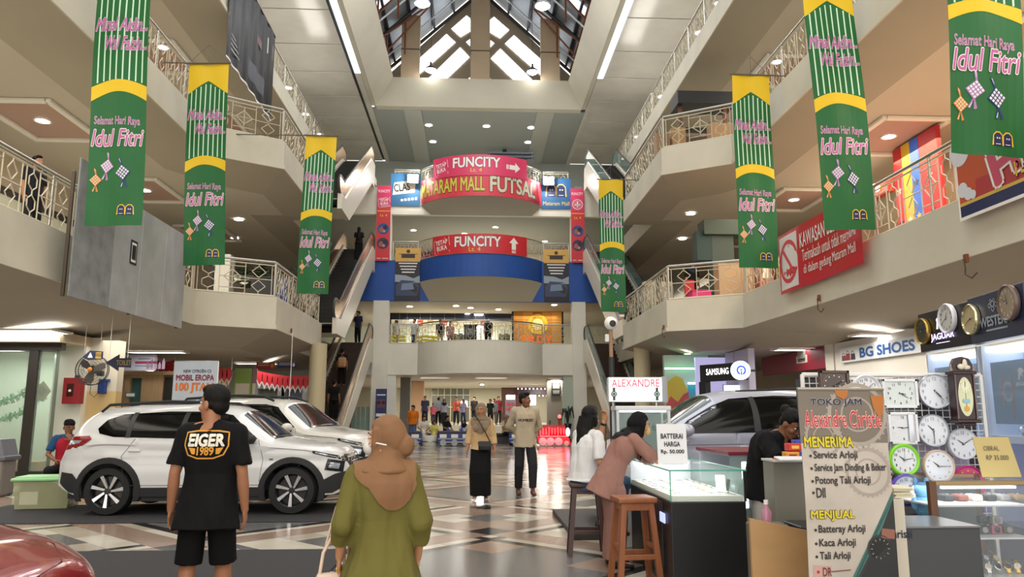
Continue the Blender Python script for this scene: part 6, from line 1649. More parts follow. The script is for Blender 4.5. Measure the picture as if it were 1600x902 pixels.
# ================================================================ RIGHT SIDE: WATCH AND CLOCK STALL
def stool(label,x,y,rz,wood):
 o=thing('bar_stool',label,'stool',(x,y,0),rz)
 mb=MB();mb.rbox((0,0,.725),(.36,.30,.05),.015);mb.build('seat',wood,o)
 mb=MB();
 for(cx,cy,sx,sy)in((0,.11,.26,.025),(0,-.11,.26,.025),(.13,0,.025,.22),(-.13,0,.025,.22)):mb.rbox((cx,cy,.67),(sx,sy,.07),.006)
 mb.build('apron',wood,o)
 for sx in(-1,1):
  for sy in(-1,1):
   mb=MB();t,b=V((sx*.125,sy*.10,.705)),V((sx*.185,sy*.155,0));r=.024
   mb.add([t+V((a*r,c*r,0))for a,c in((-1,-1),(1,-1),(1,1),(-1,1))]+[b+V((a*r,c*r,0))for a,c in((-1,-1),(1,-1),(1,1),(-1,1))],[(0,1,2,3),(7,6,5,4),(0,4,5,1),(1,5,6,2),(2,6,7,3),(3,7,4,0)]);mb.build('leg',wood,o)
 for z,ax in((.24,0),(.32,1)):
  f=(.705-z)/.705;hx,hy=.125+.06*f,.10+.055*f
  for s_ in(-1,1):
   mb=MB()
   if ax==0:mb.rbox((0,s_*hy,z),(2*hx,.028,.045),.006)
   else:mb.rbox((s_*hx,0,z),(.028,2*hy,.045),.006)
   mb.build('stretcher',wood,o)
 return o
woodm=mat('stool_wood',rgb('#8a5230'),.4,noise_amt=.2,nscale=5,stretch=(6,6,.7));woodd=mat('stool_dark',rgb('#3a1d16'),.4,noise_amt=.2,nscale=5,stretch=(6,6,.7))
stool('orange-brown wooden bar stool in front of the woman in pink',1.46,7.02,R(6),woodm)
stool('dark red-brown wooden bar stool under the seated woman',1.23,8.42,R(-4),woodd)
wlink=mat('watch_steel',rgb('#b4b6ba'),.2,.9);wgold=mat('watch_gold',rgb('#c7a24e'),.22,.9);wleather=M_('#2a1d16',.5);wblack=M_('#17181b',.4)
def watch(label,group,loc,rz,strap,dial,upright=False,sc=1.0):
 mb=MB()
 mb.lathe([(0,-.004),(.020,-.004),(.021,.004),(.018,.006),(0,.006)],18,1)
 mb.lathe([(0,.0065),(.016,.0065),(.016,.0070),(0,.0070)],18,2)
 for s_ in(-1,1):
  pts=[(.017*s_,.002),(.035*s_,.0),(.048*s_,-.012),(.046*s_,-.028)]if upright else[(.017*s_,.001),(.06*s_,-.002),(.10*s_,-.003)]
  for(a,za),(b,zb)in zip(pts[:-1],pts[1:]):
   w=.009
   mb.add([(-w,a,za),(w,a,za),(w,b,zb),(-w,b,zb),(-w,a,za-.003),(w,a,za-.003),(w,b,zb-.003),(-w,b,zb-.003)],[(0,1,2,3),(7,6,5,4),(0,4,5,1),(1,5,6,2),(2,6,7,3),(3,7,4,0)],0)
 mb.add([(-.001,0,.0072),(.001,0,.0072),(.001,.012,.0072),(-.001,.012,.0072)],[(0,1,2,3)],3)
 mb.v=[tuple(c*sc for c in p)for p in mb.v]
 o=mb.build('wristwatch',[strap,wlink if strap!=wgold else wgold,dial,black],smooth=35)
 o.location=loc
 o.rotation_euler=(R(55),0,rz)if upright else(0,0,rz)
 return tag(o,label,'watch',group)
cx0,cx1,cy0,cy1=1.70,2.36,6.62,8.3
o=thing('display_counter','black counter with lit glass watch case, beside the orange-brown stool','display case',(0,0,0))
bl=M_('#111114',.45)
mb=MB();mb.rbox(((cx0+cx1)/2,(cy0+cy1)/2,.37),(cx1-cx0,cy1-cy0,.74),.008);mb.build('cabinet',bl,o)
mb=MB();mb.rbox((cx0-.004,(cy0+cy1)/2-.3,.40),(.012,.5,.62),.003);mb.build('side_panel',M_('#1c1c20',.3),o)
mb=MB();mb.rbox((cx0-.012,cy0+.26,.58),(.012,.17,.085),.004);mb.build('price_display',mat('lcd',rgb('#8f98d8'),.3,emit=1.2),o)
mb=MB();mb.rbox(((cx0+cx1)/2,(cy0+cy1)/2,.765),(cx1-cx0-.03,cy1-cy0-.03,.05),.004);mb.build('tray',M_('#dcdad2',.5),o)
pane=glass('case_glass',rgb('#b8d4cc'),.14);edge=mat('glass_edge',rgb('#4d9a86'),.15,emit=.12)
zt_=1.0
for a,b in(((cx0,cy0,.745),(cx1,cy0+.006,zt_)),((cx0,cy0,.745),(cx0+.006,cy1,zt_)),((cx1-.006,cy0,.745),(cx1,cy1,zt_)),((cx0-.01,cy0-.01,zt_),(cx1+.01,cy1,zt_+.010))):
 mb=MB();mb.bb(a,b);mb.build('pane',pane,o)
mb=MB()
for a,b in(((cx0-.01,cy0-.011,zt_-.001),(cx1+.01,cy0-.008,zt_+.011)),((cx0-.011,cy0-.01,zt_-.001),(cx0-.008,cy1,zt_+.011)),((cx1+.008,cy0-.01,zt_),(cx1+.011,cy1,zt_+.01)),((cx0-.002,cy0-.002,.745),(cx0+.006,cy0+.006,zt_)),((cx0-.01,cy1-.003,zt_),(cx1+.01,cy1,zt_+.01))):mb.bb(a,b)
mb.build('glass_edge',edge,o)
mb=MB();mb.rbox((cx1-.005,cy0+.006,.87),(.022,.02,.26),.003);mb.build('corner_post',bl,o)
mb=MB();mb.rbox(((cx0+cx1)/2,cy1-.04,.965),(cx1-cx0-.06,.025,.02),.004);mb.build('lamp_strip',mat('strip_lit',(1,1,1),.4,emit=3),o)
mb=MB();mb.rbox(((cx0+cx1)/2,cy1-.005,.87),(cx1-cx0,.012,.25),.002);mb.build('back_panel',M_('#c9ccd2',.3),o)
area('case_light',((cx0+cx1)/2,(cy0+cy1)/2,.992),.5,1.4,6,(.95,.98,1))
rnd=random.Random(11)
straps=[wlink,wlink,wlink,wleather,wblack,wgold];dials=[M_('#d9dadc',.3),M_('#1c2a4a',.3),M_('#15161a',.3),M_('#cfc6b0',.3)]
for r_ in range(7):
 for c_ in range(4):
  x=cx0+.10+c_*.145+rnd.uniform(-.012,.012);y=cy0+.14+r_*.215
  if r_==0 and c_==1:continue
  s_=straps[(r_*4+c_*3+r_)%6]
  watch('wristwatch laid out on the white tray inside the lit glass counter','watches on the white tray',(x,y,.802),R(rnd.uniform(20,70)),s_,dials[(r_+c_)%4],False,1.05)
o=thing('price_stand','small white price stand with dark card in the corner of the lit case','stand',(cx1-.12,cy0+.30,.79))
mb=MB();mb.rbox((0,0,.075),(.09,.012,.15),.004,rot=Matrix.Rotation(R(-12),3,'X'));mb.build('card',whiteprint,o);mb=MB();mb.rbox((.065,.01,.06),(.035,.02,.11),.004,rot=Matrix.Rotation(R(12),3,'Y'));mb.build('dark_card',M_('#33343a'),o);mb=MB();mb.rbox((0,.02,.006),(.12,.08,.01),.003);mb.build('foot',whiteprint,o)
o=thing('price_sign','white paper sign with a battery price standing on the glass counter','sign',M=facing((1.905,7.28,zt_+.012),R(-2),R(-6)))
mb=MB();mb.rbox((0,0,.19),(.285,.006,.38),.002);mb.build('sheet',M_('#d0d0d4',.5),o);mb=MB();mb.rbox((0,.04,.003),(.2,.09,.006),.002);mb.build('foot',M_('#b9bcc2',.2),o)
sh=Sheet(lambda u,v,l:(u,-.004-l,v));
for i,t_ in enumerate(('BATTERAI','HARGA','Rp. 50.000')):sh.text('lettering',blackprint,t_,0,.265-i*.075,w=(.21,.15,.22)[i],h=.045,bold=.03)
sh.build(o)
o=thing('lit_showcase','grey glass showcase with bright vertical lamps behind the black counter','display case',(2.72,7.65,0))
mb=MB();mb.rbox((0,0,.25),(.62,1.0,.50),.01);mb.build('cabinet',M_('#5a5c60',.5),o)
mb=MB();mb.rbox((0,.47,.80),(.62,.02,.60),.004);mb.build('back_panel',M_('#b9bcc8',.3),o);mb=MB();mb.rbox((0,0,1.12),(.66,1.04,.035),.006);mb.build('top_trim',M_('#6d2233',.4),o)
for zz in(.78,1.09):
 mb=MB();mb.bb((-.31,-.5,zz),(.31,.5,zz+.008));mb.build('shelf',glass('shelf_glass',rgb('#a9c4c4'),.3),o)
mb=MB();mb.bb((-.31,-.5,.5),(.31,-.494,1.1));mb.build('pane',pane,o)
for zz,h_ in((.94,.2),(.68,.13)):
 mb=MB();mb.rbox((-.16,-.46,zz),(.05,.03,h_),.01);mb.build('lamp',mat('strip_lit',(1,1,1),.4,emit=3),o)
for i in range(5):watch('wristwatch on the glass shelf of the grey showcase behind the counter','watches in the grey showcase',(2.72-.24+.11*i,7.30,1.125-.32),R(10*i),wlink,dials[i%4],True,1.1)
o=thing('glass_showcase','tall white-framed glass watch cabinet behind the two women','display case',(1.98,9.0,0),rz=R(-4))
wf=M_('#c6c9cc',.4)
mb=MB();mb.rbox((0,0,.45),(.62,.5,.90),.01);mb.build('cabinet',wf,o)
for sx in(-1,1):
 for sy in(-1,1):mb=MB();mb.rbox((sx*.295,sy*.235,1.22),(.03,.03,.64),.004);mb.build('post',wf,o)
mb=MB();mb.rbox((0,0,1.55),(.64,.52,.05),.01);mb.build('top_board',wf,o)
for zz in(1.05,1.28):
 mb=MB();mb.bb((-.29,-.23,zz),(.29,.23,zz+.008));mb.build('shelf',glass('shelf_glass',rgb('#a9c4c4'),.3),o)
mb=MB();mb.bb((-.29,-.245,.9),(.29,-.24,1.53));mb.build('pane',pane,o);mb=MB();mb.bb((-.29,.235,.9),(.29,.245,1.53));mb.build('back_panel',M_('#7d8a8e',.4),o)
mb=MB();mb.rbox((0,-.2,1.515),(.54,.03,.02),.004);mb.build('lamp_strip',mat('strip_lit',(1,1,1),.4,emit=3),o)
for i in range(4):
 mb=MB();mb.rbox((-.2+.13*i,.05,1.09+.23*(i%2)),(.09,.09,.07),.008);mb.build('watch_box',M_(['#3a3f4a','#c9c4ba','#6a4a3a','#2d2f33'][i]),o)
o=thing('light_box','glowing white sign with red capitals and two watches above the glass cabinet','sign',tuple(PY(993,609,8.85)),rz=R(-3))
a_,b_=PY(948,590,8.85),PY(1033,629,8.85);w_,h_=b_.x-a_.x,a_.z-b_.z
mb=MB();mb.rbox((0,.07,0),(w_,.14,h_),.008);mb.build('housing',M_('#bfc2c6',.4),o);mb=MB();mb.rbox((w_/2+.03,.12,.0),(.06,.24,h_*1.06),.008);mb.build('side_post',M_('#8d8f94',.4),o)
mb=MB();mb.rbox((0,-.004,0),(w_-.02,.012,h_-.02),.003);mb.build('face',mat('lightbox_white',(1,1,.99),.5,emit=.85),o)
sh=Sheet(lambda u,v,l:(u,-.012-l,v));rl=mat('lightbox_red',rgb('#d02a50'),.5,emit=.15)
sh.text('lettering',rl,'ALEXANDRE',0,h_*.26,w=w_*.88,h=h_*.30,bold=.01)
for u in(-w_*.40,w_*.39):
 sh.disc('watch_picture',M_('#31433e'),u,-h_*.18,.036);sh.disc('watch_picture',M_('#9fb0aa'),u,-h_*.18,.026,.003);sh.disc('watch_picture',M_('#31433e'),u,-h_*.18,.012,.004)
 for dv in(-1,1):sh.rect('watch_picture',M_('#31433e'),u-.016,-h_*.18+dv*.03,u+.016,-h_*.18+dv*.075)
sh.build(o)
mb=MB();zz=o.location.z
for x in(-w_*.4,w_*.4):mb.cyl((x,.07,-h_/2),(x,.07,1.575-zz),.015,n=8)
mb.build('bracket',steel,o)
p=PY(954,508,9.6)
o=thing('camera_pole','white security camera on a tall black and brown pole above the glowing sign','camera',(p.x,9.6,0))
mb=MB();mb.cyl((0,0,0),(.0,0,2.2),.035,n=10);mb.cyl((0,0,0),(0,0,.03),.2,n=20);mb.build('lower_pole',M_('#232226'),o);mb=MB();mb.cyl((0,0,2.2),(0,0,p.z),.026,n=10);mb.build('upper_pole',M_('#8d6f55'),o)
mb=MB();mb.ell((0,-.02,p.z+.02),(.085,.085,.085),20,14);mb.build('camera_head',M_('#d8d8d4',.35),o,smooth=60);mb=MB();mb.lathe([(0,.0),(.045,0),(.04,.02),(0,.025)],18,M=Matrix.Translation((.01,-.085,p.z+.01))@Matrix.Rotation(R(90),4,'X'));mb.build('lens',black,o);mb=MB();mb.rbox((-.05,0,p.z-.17),(.05,.05,.1),.01);mb.build('bracket',M_('#cfcfca'),o)
o=thing('work_bench','grey-green bench where the watch repairer works','bench',(0,0,0))
bx0,bx1=PY(1198,760,6.15).x,PY(1262,760,6.0).x;zb_=PY(1200,722,6.0).z
mb=MB();mb.rbox(((bx0+bx1)/2,6.1,zb_/2),(bx1-bx0,.22,zb_),.006);mb.build('front',M_('#6d6b60',.5),o)
mb=MB();mb.rbox(((bx0+bx1)/2,6.08,zb_+.008),(bx1-bx0+.02,.28,.018),.004);mb.build('top',M_('#b8b6b0',.5),o)
mb=MB();mb.rbox(((bx0+bx1)/2+.0,6.02,zb_+.022),(.22,.12,.008),.003);mb.build('mat',M_('#b2562e'),o)
wl=mat('ply_edge',rgb('#a98559'),.5,noise_amt=.12,nscale=2,stretch=(1,5,3))
p0,p1=PY(1172,815,5.2),PY(1252,830,5.2)
mb=MB();mb.prism([(p0.x,0),(p1.x+.05,0),(p1.x+.05,p1.z),(p0.x,p0.z+.02)],5.2,5.23);tag(mb.build('plywood_board',wl),'bare plywood board standing between the black counter and the stall banner','board')
o=thing('black_case','small black case on the floor side of the bench beside the counter','case',(2.50,5.70,.0))
mb=MB();mb.rbox((0,0,.33),(.24,.3,.66),.02);mb.build('box',M_('#17171a',.4),o);mb=MB();mb.rbox((0,0,.675),(.26,.32,.03),.01);mb.build('lid',M_('#222226',.3),o)
bxp=PY(1247,700,5.95)
for i,(dx,dy,dz,c,n_)in enumerate(((.0,0,.0,'#c98a1e','yellow'),(.03,.02,.065,'#b8231f','red'),(.10,.05,.02,'#1f3aa8','blue'))):
 o=thing('parts_box','%s plastic parts box on the repair bench'%n_,'box',(bxp.x-.05+dx,5.98+dy,zb_+.02+dz))
 h_=.13 if i==2 else.06
 mb=MB();mb.rbox((0,0,h_/2),(.11,.09,h_),.008);mb.build('body',M_(c,.4),o);mb=MB();mb.rbox((0,-.047,h_/2),(.06,.005,h_*.4),.002);mb.build('slot',M_('#e0b040' if i else '#8a2a1a'),o)
mb=MB();mb.rbox((PY(1240,725,5.85).x,5.85,zb_+.035),(.26,.12,.012),.003,rot=Matrix.Rotation(R(8),3,'X'));tag(mb.build('notepad',M_('#d6d8de')),'white notepad sloping on the front of the repair bench','paper')
p=PY(1233,805,5.1);o=thing('spray_bottle','small pink liquid bottle in front of the repair bench','bottle',(p.x,5.50,0))
mb=MB();mb.rbox((0,0,.36),(.25,.18,.72),.01);mb.build('ledge',M_('#57564f'),o);mb=MB();mb.lathe([(0,.72),(.035,.72),(.036,.80),(.016,.83),(.014,.85),(0,.85)],18);mb.build('bottle_body',mat('pink_liquid',rgb('#b07a90'),.15),o,smooth=50);mb=MB();mb.cyl((0,0,.85),(0,0,.88),.016,n=12);mb.build('cap',whiteprint,o)
by_=4.8
a_,b_,c_,d_=PY(1245,607,by_),PY(1383,610,by_),PY(1262,902,by_),PY(1400,902,by_)
zt_b=(a_.z+b_.z)/2;w_=b_.x-a_.x;xc=(a_.x+b_.x)/2
o=thing('stall_banner','tall grey roll-up banner listing watch repair services at the clock stall','banner',M=facing((xc,by_,0),R(3),0))
sb=mat('banner_gears',rgb('#b4aca2'),.45,noise_amt=.2,nscale=3);
def dfb(u,v,l):return(u,-l+.008*math.sin(v*5),v)
sh=Sheet(dfb);hw=w_/2
sc_=4.8/1180
def vv(py):return zt_b-(py-609)*sc_*1.01
sh.rect('sheet',sb,-hw,.1,hw,zt_b,0,8,20);sh.rect('backing',M_('#8d8a84'),-hw,.1,hw,zt_b,-.004,8,20)
sh.rect('dark_top',M_('#6e655a',.45),-hw,zt_b-.34,hw,zt_b,.001,8,4)
grey=M_('#9a9088',.5)
for(u,v,r0)in((-.14,zt_b-.30,.12),(.1,zt_b-.16,.20),(.14,zt_b-.52,.15)):
 sh.ring('gear',grey,u,v,r0*.88,r0,.002,40)
 for i in range(30):
  a=2*PI*i/30;sh.line('gear',grey,(u+r0*math.cos(a),v+r0*math.sin(a)),(u+r0*1.06*math.cos(a),v+r0*1.06*math.sin(a)),.012,.002)
 sh.ring('gear',grey,u,v,r0*.5,r0*.56,.002,30)
sh.poly('corner_picture',M_('#17191c',.4),[(hw,vv(775)),(hw-.09,vv(820)),(-.0,vv(902)),(-.05,.3),(-.05,.1),(hw,.1)],.0025);sh.poly('corner_stripe',M_('#2d5a55',.4),[(hw,vv(764)),(hw,vv(775)),(hw-.09,vv(820)),(0,vv(902)),(-.05,.3),(-.09,.3),(-.035,vv(902)),(hw-.13,vv(820))],.003)
sh.disc('watch_picture',M_('#2a2b2e',.3),hw-.11,vv(850),.085,.004);sh.disc('watch_picture',M_('#08080a',.3),hw-.11,vv(850),.07,.005);sh.poly('watch_picture',M_('#8a5a4c'),[(hw-.10,vv(834)),(hw-.01,vv(836)),(hw-.005,vv(822)),(hw-.09,vv(820))],.004)
for i in range(12):
 a=PI*i/6;sh.line('watch_picture',M_('#8a8d90'),(hw-.11+.05*math.cos(a),vv(850)+.05*math.sin(a)),(hw-.11+.063*math.cos(a),vv(850)+.063*math.sin(a)),.005,.006)
for(u,v,w2,h2)in((.0,zt_b-.015,.10,.05),(hw-.05,zt_b-.06,.09,.13)):sh.poly('tape',M_('#a8662a'),[(u-w2/2,v+.02),(u+w2/2,v+.02),(u+w2/2-.01,v-h2*.6),(u+.01,v-h2),(u-w2/2+.015,v-h2*.5)],.007)
navy2=M_('#141838',.5);crim=M_('#b5222e',.5)
sh.text('lettering',navy2,'TOKO JAM',-.04,vv(630),w=.345,h=.052,bold=.03,outline=whiteprint,ow=.02,lift=.006)
sh.text('lettering',crim,'Alexandre Christie',0,vv(655),w=.52,h=.105,bold=.005,outline=M_('#e6c8c0'),ow=.03,lift=.006)
yl=M_('#c9b81c',.5)
sh.text('lettering',yl,'MENERIMA',-hw+.02,vv(690),w=.325,h=.062,bold=.03,outline=blackprint,ow=.04,lift=.006,align='L')
sh.text('lettering',yl,'MENJUAL',-hw+.03,vv(800),w=.285,h=.062,bold=.03,outline=blackprint,ow=.04,lift=.006,align='L')
dk=M_('#2a2424',.5)
for i,(t_,py,w2)in enumerate((('Service Arloji',711,.30),('Service Jam Dinding & Beker',730,.49),('Potong Tali Arloji',749,.375),('Dll',766,.06),('Batteray Arloji',821,.315),('Kaca Arloji',841,.245),('Tali Arloji',860,.205))):
 sh.disc('lettering',dk,-hw+.055,vv(py),.009,.004,12);sh.text('lettering',dk,t_,-hw+.075,vv(py),w=w2*.97,h=.058,bold=.02,lift=.005,align='L')
sh.disc('lettering',crim,-hw+.06,vv(882),.01,.004,12);sh.text('lettering',M_('#6a3030'),'DR',-hw+.09,vv(882),w=.055,h=.05,bold=.02,lift=.005,align='L');sh.line('scribble',M_('#6a3030'),(-hw+.14,vv(882)),(-.02,vv(880)),.006,.005);sh.poly('patch',M_('#b5948c'),[(-hw+.03,vv(872)),(-hw+.15,vv(874)),(-hw+.13,vv(895)),(-hw+.03,vv(893))],.003)
sh.build(o)
mb=MB();mb.cyl((-hw,.01,zt_b),(hw,.01,zt_b),.012,n=8);mb.build('top_rail',steel,o);mb=MB();mb.rbox((0,.02,.05),(w_+.04,.2,.1),.02);mb.build('base',M_('#9a9a98',.4),o);mb=MB();mb.cyl((0,.04,.08),(0,.03,zt_b),.012,n=8);mb.build('pole',steel,o)
a_=PY(1391,780,4.95);b_=PY(1421,902,4.95)
o=thing('board_end','narrow off-white board end with dark lettering right of the stall banner','board',(0,4.95,0))
mb=MB();mb.rbox(((a_.x+b_.x)/2,.1,a_.z/2),(b_.x-a_.x,.22,a_.z),.004);mb.build('board',M_('#bdb5a6',.5),o);sh=Sheet(lambda u,v,l:(u,-.011-l,v));sh.text('lettering',navy2,'hristi',(a_.x+b_.x)/2+.01,PY(1405,834,4.95).z,w=.13,h=.05,bold=.02);sh.build(o)
rnd=random.Random(5)
for i in range(6):
 mb=MB();mb.rbox(((a_.x+b_.x)/2+.05+rnd.uniform(-.01,.01),5.06+rnd.uniform(-.02,.02),a_.z+.008+i*.012),(.13,.2,.011),.002,rot=Matrix.Rotation(R(rnd.uniform(-8,8)),3,'Z'));tag(mb.build('paper_bundle',M_('#d6cfb4')),'bundle of yellowed paper stacked on the narrow off-white board','paper','papers on the board end')
a_,b_=PY(1416,826,4.95),PY(1531,826,4.95)
o=thing('grey_counter','dark grey box counter in the lower right beside the stall banner','counter',(0,0,0))
mb=MB();mb.rbox(((a_.x+b_.x)/2,5.2,a_.z/2),(b_.x-a_.x,.5,a_.z),.006);mb.build('body',M_('#3b3e41',.5),o);mb=MB();mb.rbox(((a_.x+b_.x)/2,5.2,a_.z+.006),(b_.x-a_.x+.01,.52,.014),.004);mb.build('top',M_('#63666a',.3),o)
sx0,sx1,sy_=PY(1455,760,5.55).x,PY(1614,760,5.55).x,5.55
zt_s=PY(1460,752,5.55).z
o=thing('wooden_showcase','brown-framed glass showcase full of watches in the lower right corner','display case',(0,0,0))
brw=mat('brown_frame',rgb('#5d3a22'),.4,noise_amt=.15,nscale=3,stretch=(5,5,.6))
D_=.65
for x in(sx0,sx1):
 for y in(sy_,sy_+D_):mb=MB();mb.rbox((x,y,zt_s/2),(.055,.045,zt_s),.005);mb.build('post',brw,o)
mb=MB();mb.rbox(((sx0+sx1)/2,sy_,zt_s-.015),(sx1-sx0,.04,.035),.005);mb.rbox(((sx0+sx1)/2,sy_+D_,zt_s-.015),(sx1-sx0,.04,.035),.005);mb.build('top_frame',mat('brass_trim',rgb('#8f7a5a'),.3,.6),o)
mb=MB();mb.bb((sx0,sy_-.003,.1),(sx1,sy_+.003,zt_s));mb.build('front_pane',glass('showcase_glass',rgb('#aebcc4'),.12),o);mb=MB();mb.bb((sx0,sy_,zt_s),(sx1,sy_+D_,zt_s+.008));mb.build('top_pane',glass('showcase_glass',rgb('#aebcc4'),.12),o)
mb=MB();mb.bb((sx0,sy_+D_-.02,.05),(sx1,sy_+D_,zt_s-.03));mb.build('back_panel',M_('#4c545c',.3),o)
zs_=[PY(1560,py,5.7).z for py in(898,836,786)]
for z in zs_:mb=MB();mb.bb((sx0+.03,sy_+.02,z-.012),(sx1-.03,sy_+D_-.03,z));mb.build('shelf',M_('#cfd2d4',.25),o)
mb=MB();mb.bb((sx0,sy_,0),(sx1,sy_+D_,zs_[0]-.015));mb.build('plinth',M_('#2c2a28'),o)
mb=MB();mb.rbox(((sx0+sx1)/2,sy_+.05,zt_s-.05),(sx1-sx0-.2,.02,.02),.004);mb.build('lamp_strip',mat('strip_lit',(1,1,1),.4,emit=3),o)
area('showcase_light',((sx0+sx1)/2,sy_+.25,zt_s-.06),.7,.4,2,(1,.97,.92))
rnd=random.Random(4)
for r_ in range(2):
 for i in range(8):
  x=PY(1522+15*i,870,sy_+.2+.14*r_).x
  if x>sx1-.06:continue
  o2=MB();
  watch('gold and steel wristwatch on a stand along the bottom shelf of the brown showcase','watches on the bottom shelf',(x,sy_+.16+.16*r_,zs_[0]+.055+.03*r_),R(rnd.uniform(-20,20)),[wgold,wlink,wlink,wgold][(i+r_)%4],dials[(i*3+r_)%4],True,1.35)
  mb=MB();mb.cyl((x,sy_+.175+.16*r_,zs_[0]),(x,sy_+.175+.16*r_,zs_[0]+.05+.03*r_),.012,n=8);tag(mb.build('watch_stand',M_('#cfc6b4')),'small cream watch stand on the bottom shelf of the brown showcase','stand','stands on the bottom shelf')
cols=['#1f2430','#b7b4b0','#4a3a3e','#4a4446','#30343c','#22262a','#b04a6a','#4d4f3c','#3a3430','#36404a']
for r_ in range(2):
 for i in range(5):
  px=1535+19*i;py=800 if r_==0 else 822
  y=sy_+.2+.06*(1-r_);p=PY(px,py,y)
  if p.x>sx1-.06:continue
  cn=['navy','grey','plum','taupe','slate','black','pink','olive','brown','steel blue'][r_*5+i]
  zz=zs_[1]+(.062 if r_==0 else 0)
  o2=thing('watch_box','%s boxed watch on the %s of the middle shelf of the brown showcase'%(cn,'upper row' if r_==0 else 'lower row'),'watch box',(p.x,y,zz+.002))
  mb=MB();mb.rbox((0,0,.029),(.078,.05,.056),.004);mb.build('box',M_(cols[r_*5+i],.3),o2);mb=MB();mb.lathe([(0,0),(.022,0),(.022,.006),(.016,.008),(0,.008)],18,M=Matrix.Translation((0,-.025,.03))@Matrix.Rotation(R(90),4,'X'));mb.build('watch_face',M_('#9a8f92' if(i+r_)%2 else '#1b1b1f',.2),o2,smooth=40)
for i in range(6):
 x=PY(1478+22*i,786,sy_+.3).x
 o2=thing('watch_cushion',['dark','red-brown','cream','black','grey','tan'][i]+' watch cushion on the top shelf of the brown showcase','cushion',(x,sy_+.3,zs_[2]))
 mb=MB();mb.rbox((0,0,.025),(.08,.12,.05),.015);mb.build('pad',M_(['#26262a','#7a4038','#cfc8ba','#1a1a1d','#8a8a8e','#a08a6a'][i]),o2);mb=MB();mb.lathe([(0,0),(.018,0),(.018,.008),(0,.008)],16,M=Matrix.Translation((0,-.02,.05)));mb.build('watch_face',wlink,o2)
p0=PY(1573,722,5.5)
o=thing('price_card','pale gold card with a handwritten sale price standing on the brown showcase','sign',M=facing((PY(1578,722,5.6).x,5.72,zt_s+.012),R(-3),R(-8)))
mb=MB();mb.prism([(-.14,0),(.16,0),(.115,.30),(-.16,.30)],-.003,.003);mb.build('card',mat('gold_card',rgb('#b3a26a'),.4),o);sh=Sheet(lambda u,v,l:(u,-.004-l,v));inkm=M_('#4a4238')
sh.text('lettering',inkm,'OBRAL',-.035,.215,w=.12,h=.035,bold=-.005);sh.text('lettering',inkm,'RP 35.000',-.0,.145,w=.17,h=.036,bold=-.005);sh.build(o);mb=MB();mb.rbox((0,.05,.004),(.16,.1,.006),.002);mb.build('foot',M_('#9a8c60'),o)
p=PY(1450,770,5.75)
o=thing('plush_toy','light blue plush animal behind the corner of the brown showcase','toy',(PY(1440,770,5.9).x,5.9,0))
mb=MB();zz=PY(1449,805,5.9).z;mb.ell((0,0,zz+.07),(.065,.06,.09));mb.ell((0,-.01,zz+.19),(.06,.055,.06));mb.ell((-.045,0,zz+.25),(.02,.015,.035));mb.ell((.045,0,zz+.25),(.02,.015,.035));mb.ell((-.075,-.02,zz+.09),(.025,.025,.05));mb.ell((.075,-.02,zz+.09),(.025,.025,.05));mb.build('toy_body',mat('plush_blue',rgb('#6fa6cf'),.95,bump=.6,bscale=150),o,smooth=60)
mb=MB();mb.rbox((0,.0,zz/2),(.15,.18,zz),.01);mb.build('pedestal',M_('#4a4c50'),o)
cy_=6.25
gx0,gx1=PY(1262,650,cy_).x,PY(1545,650,cy_).x
o=thing('wire_rack','white wire grid rack behind the wall clocks','rack',(0,cy_+.06,0))
mb=MB();n_=26
for i in range(n_+1):x=gx0+(gx1-gx0)*i/n_;mb.cyl((x,0,.5),(x,0,1.80),.004,n=4,caps=False)
for i in range(24):z=.5+1.3*i/23;mb.cyl((gx0,0,z),(gx1,0,z),.004,n=4,caps=False)
mb.build('grid',M_('#d8d8d8',.4),o);mb=MB();mb.rbox(((gx0+gx1)/2,0,1.82),(gx1-gx0,.03,.03),.006);mb.build('top_bar',M_('#dcdcda',.4),o)
for x in(gx0,gx1):mb=MB();mb.rbox((x,0,.91),(.03,.03,1.82),.006);mb.build('upright',M_('#dcdcda',.4),o)
mb=MB();mb.bb((gx0,.12,.4),(gx1,.14,1.78));tag(mb.build('backing_board',M_('#3b3b46',.6)),'dark backing board behind the wire clock rack','board').location=(0,cy_+.06,0)
mb=MB();mb.bb((gx0+.3,.10,.62),(gx1-.1,.118,1.28));tag(mb.build('backing_sheet',M_('#b8b2d0',.5)),'pale lilac sheet behind the lower clocks','sheet').location=(0,cy_+.06,0)
